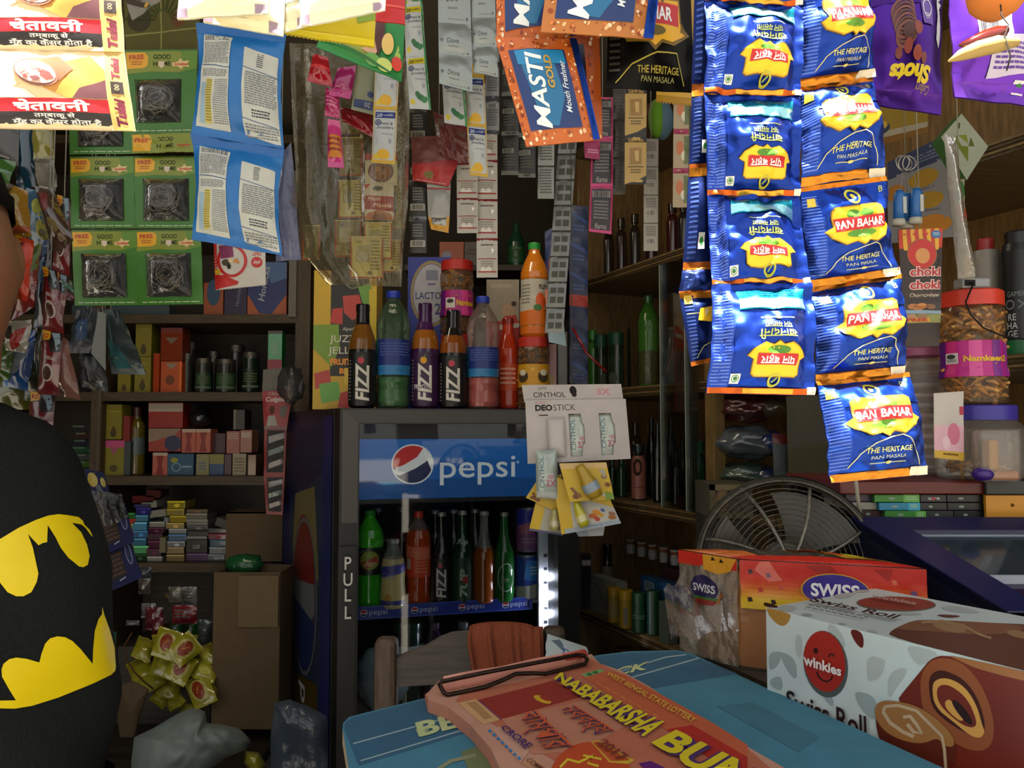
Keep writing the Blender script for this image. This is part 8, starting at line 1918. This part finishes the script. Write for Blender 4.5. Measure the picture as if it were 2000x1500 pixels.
packet('razor_card',[(178,1012),(246,988),(192,1088),(262,1058)],1.50,'m:#0e1540',rz,t=.006,label='navy card with rows of razors, upper one beside the person',cat='card',group=RZ,seed=451)
packet('razor_card',[(184,1078),(252,1050),(200,1162),(278,1128)],1.52,'m:#0e1540',rz,t=.006,label='navy card with rows of razors, lower one beside the person',cat='card',group=RZ,seed=452)
packet('razor_card',[(162,915),(202,922),(170,968),(214,960)],1.505,'m:#0e143c',[('e',42,40,24,30,'p:#8a7a1c'),('e',86,52,10,24,'p:#8a7a1c'),('p',[(0,60),(20,50),(30,100),(0,100)],'m:#7a7a7c'),('p',[(50,64),(70,60),(76,100),(50,100)],'m:#4a5060')],t=.004,label='navy card header with yellow round print above the razor cards',cat='card',group=RZ,seed=453)
for i,(q,lb)in enumerate((([(176,956),(206,966),(196,1030),(220,1024)],'first'),([(190,958),(222,964),(212,1028),(236,1018)],'second'),([(204,960),(238,966),(226,1020),(250,1010)],'third, outermost'))):
 packet('clear_blister',q,1.47+i*.012,'c:#3a3e40@0.3',[('r',30,6,76,24,'m:#55585a')]if i else None,t=.006,wr=.004,label=lb+' fanned clear blister between header and razor cards',cat='blister',group='fanned clear blisters',seed=460+i)
m=MB();m.tube([at(184,925,1.49),at(190,918,1.50),(at(190,918,1.5).x,1.5,CEIL)],.0012,'m:#4a463a',5);o=m.build('string',loc=at(184,925,1.49));tag(o,'string holding the navy razor cards','string')
# -- the person at the left edge
PY=.80
PX=at(-158,900,PY).x
YAW=math.radians(42)
def zpx(y):return at(0,y,.70).z
sil=[(700,60),(756,66),(775,120),(800,160),(825,205),(870,238),(920,262),(980,280),(1040,294),(1180,322),(1300,332),(1400,334),(1500,336),(1650,322),(1800,310)]
def ext(y):
 for(y0,e0),(y1,e1)in zip(sil,sil[1:]):
  if y<=y1:
   k=max(0,(y-y0)/(y1-y0));return e0+(e1-e0)*k
 return sil[-1][1]
FW_=Vector((math.sin(YAW),-math.cos(YAW),0));LFT=Vector((math.cos(YAW),math.sin(YAW),0))
person=thing('person',(PX,PY,0),'person in a black t-shirt with a yellow bat emblem, cut by the left frame edge','person')
def body_pt(a,hw,hd,z,cx=0.0,cy=0.0,p=2.15):
 c,s=math.cos(a),math.sin(a)
 k=(abs(c)**p+abs(s)**p)**(-1/p)
 return Vector((PX,PY,z))+LFT*(cx+hw*c*k)+FW_*(cy+hd*s*k)
def half(y):
 e=ext(y)/F*.735
 r=.62 if y>830 else.62
 return e/math.sqrt(math.cos(YAW)**2+(r*math.sin(YAW))**2)
HY=math.radians(36)
HF=Vector((math.sin(HY),-math.cos(HY),0));HL=Vector((math.cos(HY),math.sin(HY),0))
def face_z(y):return at(0,y,.70).z
EYE,NOSE,MOUTH,CHIN,CROWN=face_z(412),face_z(498),face_z(572),face_z(668),face_z(150)
HC=Vector((at(-128,450,.78).x,.785,0))
hh=EYE-CHIN
def head_pt(u,v):
 """u round the head from the back, v from neck base to crown"""
 z=CHIN-.012+(CROWN-CHIN+.012)*v
 a=2*PI*u
 c,s=math.cos(a),math.sin(a)
 t_=(z-CHIN)/(CROWN-CHIN)
 w=.074*(1-max(0,(t_-.62)/.38)**2.4)**.5*(.66+.34*min(1,max(0,t_+.06)/.42)**.8)
 d=.094*(1-max(0,(t_-.60)/.40)**2.4)**.5*(.74+.26*min(1,max(0,t_+.05)/.5))
 q=Vector((w*c,d*s))
 f=max(0,s)**3
 ang=c
 g=lambda x0,z0,sx,szz:math.exp(-((ang-x0)/sx)**2-((z-z0)/szz)**2)
 dd=0
 nz=(EYE-z)/(EYE-NOSE)
 if 0<=nz<=1.15:
  dd+=.024*max(0,min(1,nz))**1.3*math.exp(-(ang/(.10+.10*nz))**2)*(1 if nz<1 else max(0,1-(nz-1)/.15))
 dd+=.006*math.exp(-(ang/.7)**2-((z-EYE-.018)/.008)**2)
 dd-=.009*(g(.42,EYE,.16,.010)+g(-.42,EYE,.16,.010))
 dd+=.005*(g(.42,EYE,.10,.006)+g(-.42,EYE,.10,.006))
 dd+=.007*(g(0,MOUTH+.006,.30,.005)+g(0,MOUTH-.006,.26,.006))-.004*g(0,MOUTH,.3,.002)
 dd+=.006*g(0,CHIN+.010,.30,.012)+.004*(g(.62,EYE-.030,.2,.016)+g(-.62,EYE-.030,.2,.016))
 return HC+HL*q.x+HF*(q.y+dd*f)+Vector((-.26*max(0,z-NOSE),0,z))
mb=MB()
SK='s:#8c5c40'
mb.grid(lambda u,v:head_pt(u,v),96,96,SK)
mb.grid(lambda u,v:head_pt(u,0).lerp(HC+Vector((0,0,CHIN-.012)),1-v*.999),96,4,SK)
mb.tube([Vector((PX,PY,zpx(800)))-Vector((0,0,.05)),HC+Vector((0,.012,CHIN+.02)),HC+Vector((0,.01,CHIN+.06))],[.062,.052,.048],SK,28)
for s_ in(1,-1):
 mb.ball(HC+HL*(s_*.064)+HF*-.02+Vector((0,0,(EYE+NOSE)/2)),(.010,.020,.032),SK,14,10)
tors=lambda u,v:body_pt(2*PI*u,half(770+1130*v)-.012,half(770+1130*v)*.62-.012,zpx(770+1130*v))
mb.grid(tors,40,24,SK)
mb.grid(lambda u,v:body_pt(2*PI*u,(half(770)-.012)*v,(half(770)*.62-.012)*v,zpx(770)+.015*(1-v)),40,6,SK)
def limb(pts,rs):mb.tube(pts,rs,SK,18)
zs=zpx(832);zh=zpx(1900)
W0=Vector((PX,PY,0))
for s_ in(1,-1):
 sh=W0+LFT*(s_*.09)+Vector((0,0,zs-.04))
 el=sh+LFT*(s_*.0-.02*s_)-FW_*.07+Vector((0,0,-.27));wr=el+FW_*.02-LFT*(s_*.01)+Vector((0,0,-.24))
 limb([sh,sh.lerp(el,.5),el,el.lerp(wr,.5),wr],[.034,.04,.036,.033,.026])
 limb([wr,wr+Vector((0,0,-.05)),wr+FW_*.012+Vector((0,0,-.09))],[.026,.03,.026])
 for k in range(4):
  b0_=wr+FW_*(.026-.017*k)+Vector((0,0,-.085));ln=(.07,.078,.072,.058)[k]
  limb([b0_,b0_+Vector((0,0,-ln*.5))+FW_*.004,b0_+Vector((0,0,-ln))+FW_*.002-LFT*(s_*.01)],[.009,.0085,.007])
 limb([wr+FW_*.022+Vector((0,0,-.03)),wr+FW_*.045+Vector((0,0,-.06)),wr+FW_*.05+Vector((0,0,-.095))],[.011,.0105,.008])
 hp=W0+LFT*(s_*.085)+Vector((0,0,zh+.03));kn=Vector((hp.x,hp.y,.44))+FW_*.02;an=Vector((hp.x,hp.y,.07))
 limb([hp,hp.lerp(kn,.5),kn,kn.lerp(an,.4),an],[.085,.074,.055,.054,.036])
 limb([an+Vector((0,0,-.03))-FW_*.04,an+FW_*.06+Vector((0,0,-.04)),an+FW_*.15+Vector((0,0,-.05))],[.034,.036,.022])
mb.grid(lambda u,v:tors(u,1).lerp(W0+Vector((0,0,zpx(1900))),1-v*.999),40,4,SK)
body=mb.build('body',person)
bm=bmesh.new();bm.from_mesh(body.data)
bmesh.ops.remove_doubles(bm,verts=bm.verts[:],dist=.0004)
bmesh.ops.holes_fill(bm,edges=[e for e in bm.edges if e.is_boundary],sides=0)
bmesh.ops.recalc_face_normals(bm,faces=bm.faces[:])
bm.to_mesh(body.data);bm.free()
rm=body.modifiers.new('fuse','REMESH');rm.mode='VOXEL';rm.voxel_size=.0045;rm.use_smooth_shade=True
dg=bpy.context.evaluated_depsgraph_get()
nm=bpy.data.meshes.new_from_object(body.evaluated_get(dg))
body.modifiers.clear();old=body.data;body.data=nm
nm.materials.clear();nm.materials.append(mat(SK));body.name='body'
for s_ in(1,-1):
 def fsurf(x,z,o=0.0):
  u=.25-x*.16;return head_pt(u,(z-CHIN+.012)/(CROWN-CHIN+.012))+HF*o
 m=MB();e_=fsurf(s_*.42,EYE,-.008);m.ball(e_,.0125,'g:#b8aca0',16,12);eye=m.build('eye',person)
 m=MB();m.ball(e_+HF*.0095,(.0055,.004,.0055),'g:#1c100a',12,8);m.build('iris',eye)
 m=MB();m.tube([fsurf(s_*x,EYE+.016+.005*math.sin((x-.15)/.7*PI),.001)for x in(.15,.3,.45,.6,.78)],[.0025,.004,.0042,.0035,.0015],'h:#150e0a',8);m.build('eyebrow',person)
m=MB()
m.tube([fsurf(x,MOUTH+.021-.010*abs(x)**1.2,.001)for x in(-.55,-.3,-.1,.1,.3,.55)],[.002,.005,.0055,.0055,.005,.002],'h:#1a120d',8);m.build('moustache',person)
m=MB();m.tube([fsurf(x,MOUTH+.002,.0035)for x in(-.34,-.15,0,.15,.34)],[.002,.0042,.0046,.0042,.002],'s:#7a3f34',8);m.tube([fsurf(x,MOUTH-.007,.003)for x in(-.3,-.15,0,.15,.3)],[.002,.005,.0055,.005,.002],'s:#7a3f34',8);m.build('lips',person)
m=MB()
m.grid(lambda u,v:head_pt(u,.60+.40*v)+(HL*math.cos(2*PI*u)+HF*math.sin(2*PI*u))*.005+Vector((0,0,.008*v+(.02 if math.sin(2*PI*u)>.3 and v<.05 else 0))),60,20,'h:#120d0a');m.build('hair',person)
def shirt_pt(u,v):
 y=752+(1820-752)*v
 a=2*PI*u
 fd=.005*noise.noise(Vector((math.cos(a)*1.6,math.sin(a)*1.6,y*.006)))+.004*math.sin(a*7+y*.012)*max(0,(y-900)/900)
 hw=half(y);
 if y<785:hw*=1.0
 p=body_pt(a,hw+fd,hw*.62+fd,zpx(y))
 return p
m=MB();m.grid(shirt_pt,90,80,'h:#1d201f')
for s_ in(1,-1):
 sh=W0+LFT*(s_*.088)+Vector((0,0,zs-.030));el=sh-FW_*.06+Vector((0,0,-.17))
 m.tube([sh+Vector((0,0,.02)),sh.lerp(el,.5),el],[.034,.050,.056],'h:#1d201f',20,caps=False)
m.tube([body_pt(2*PI*k/40,half(752)+.001,(half(752)+.001)*.62,zpx(752))for k in range(40)],.004,'h:#101210',6,True)
shirt=m.build('t_shirt',person)
from mathutils.bvhtree import BVHTree
bvh=BVHTree.FromPolygons([Vector(v)for v in m.v],m.f)
def on_shirt(u,v,off):
 px,py=u*2000,v*1500
 c,s=math.cos(TH),math.sin(TH);rx,ry=(px-1000)/F,(750-py)/F
 d=Vector((rx,c-ry*s,s+ry*c)).normalized()
 o=Vector((0,0,CAMZ))
 h,n,i,ds=bvh.ray_cast(o,d)
 if h is None:
  h,n,i,ds=bvh.find_nearest(o+d*.90)
 if n.dot(d)>0:n=-n
 return h+n*off
ce_=lambda pts:[(x*.28-(0 if x>0 else 0),980+y*.28)for x,y in pts]
YEL='p:#f0d412'
e1_=ce_([(-260,420),(-160,340),(0,258),(130,180),(240,130),(330,98),(400,88),(460,94),(540,108),(572,135),(580,160),(620,200),(642,248),(622,230),(590,185),(560,160),(495,148),(560,215),(600,300),(618,380),(606,440),(575,458),(545,452),(470,390),(420,325),(380,245),(328,165),(324,282),(295,288),(264,304),(190,224),(225,320),(264,500),(252,560),(215,630),(160,658),(110,658),(50,630),(0,568),(-50,450),(-150,405),(-240,428)])
e2_=ce_([(-300,1330),(0,1386),(106,1384),(60,1310),(10,1220),(6,1170),(20,1130),(60,1098),(110,1086),(180,1094),(270,1120),(285,1060),(310,990),(345,952),(395,938),(450,944),(500,970),(560,1030),(640,1130),(644,1020),(655,900),(680,820),(704,785),(706,735),(720,790),(760,900),(792,1020),(800,1150),(796,1180),(770,1206),(640,1268),(400,1365),(220,1422),(100,1442),(0,1440),(-300,1400)])
m=MB();m.art([('p',e1_,YEL),('p',e2_,YEL)],2000,1500,on_shirt,.0005,.0005,.008,e0=.0012)
m.build('emblem',shirt)
m=MB()
for s_ in(1,-1):
 hp=W0+LFT*(s_*.085)+Vector((0,0,zh+.03));kn=Vector((hp.x,hp.y,.44))+FW_*.02;an=Vector((hp.x,hp.y,.09))
 m.tube([hp+Vector((0,0,.05)),hp.lerp(kn,.5),kn,an],[.105,.092,.078,.072],'h:#1c2026',22,caps=False)
m.build('trousers',person)
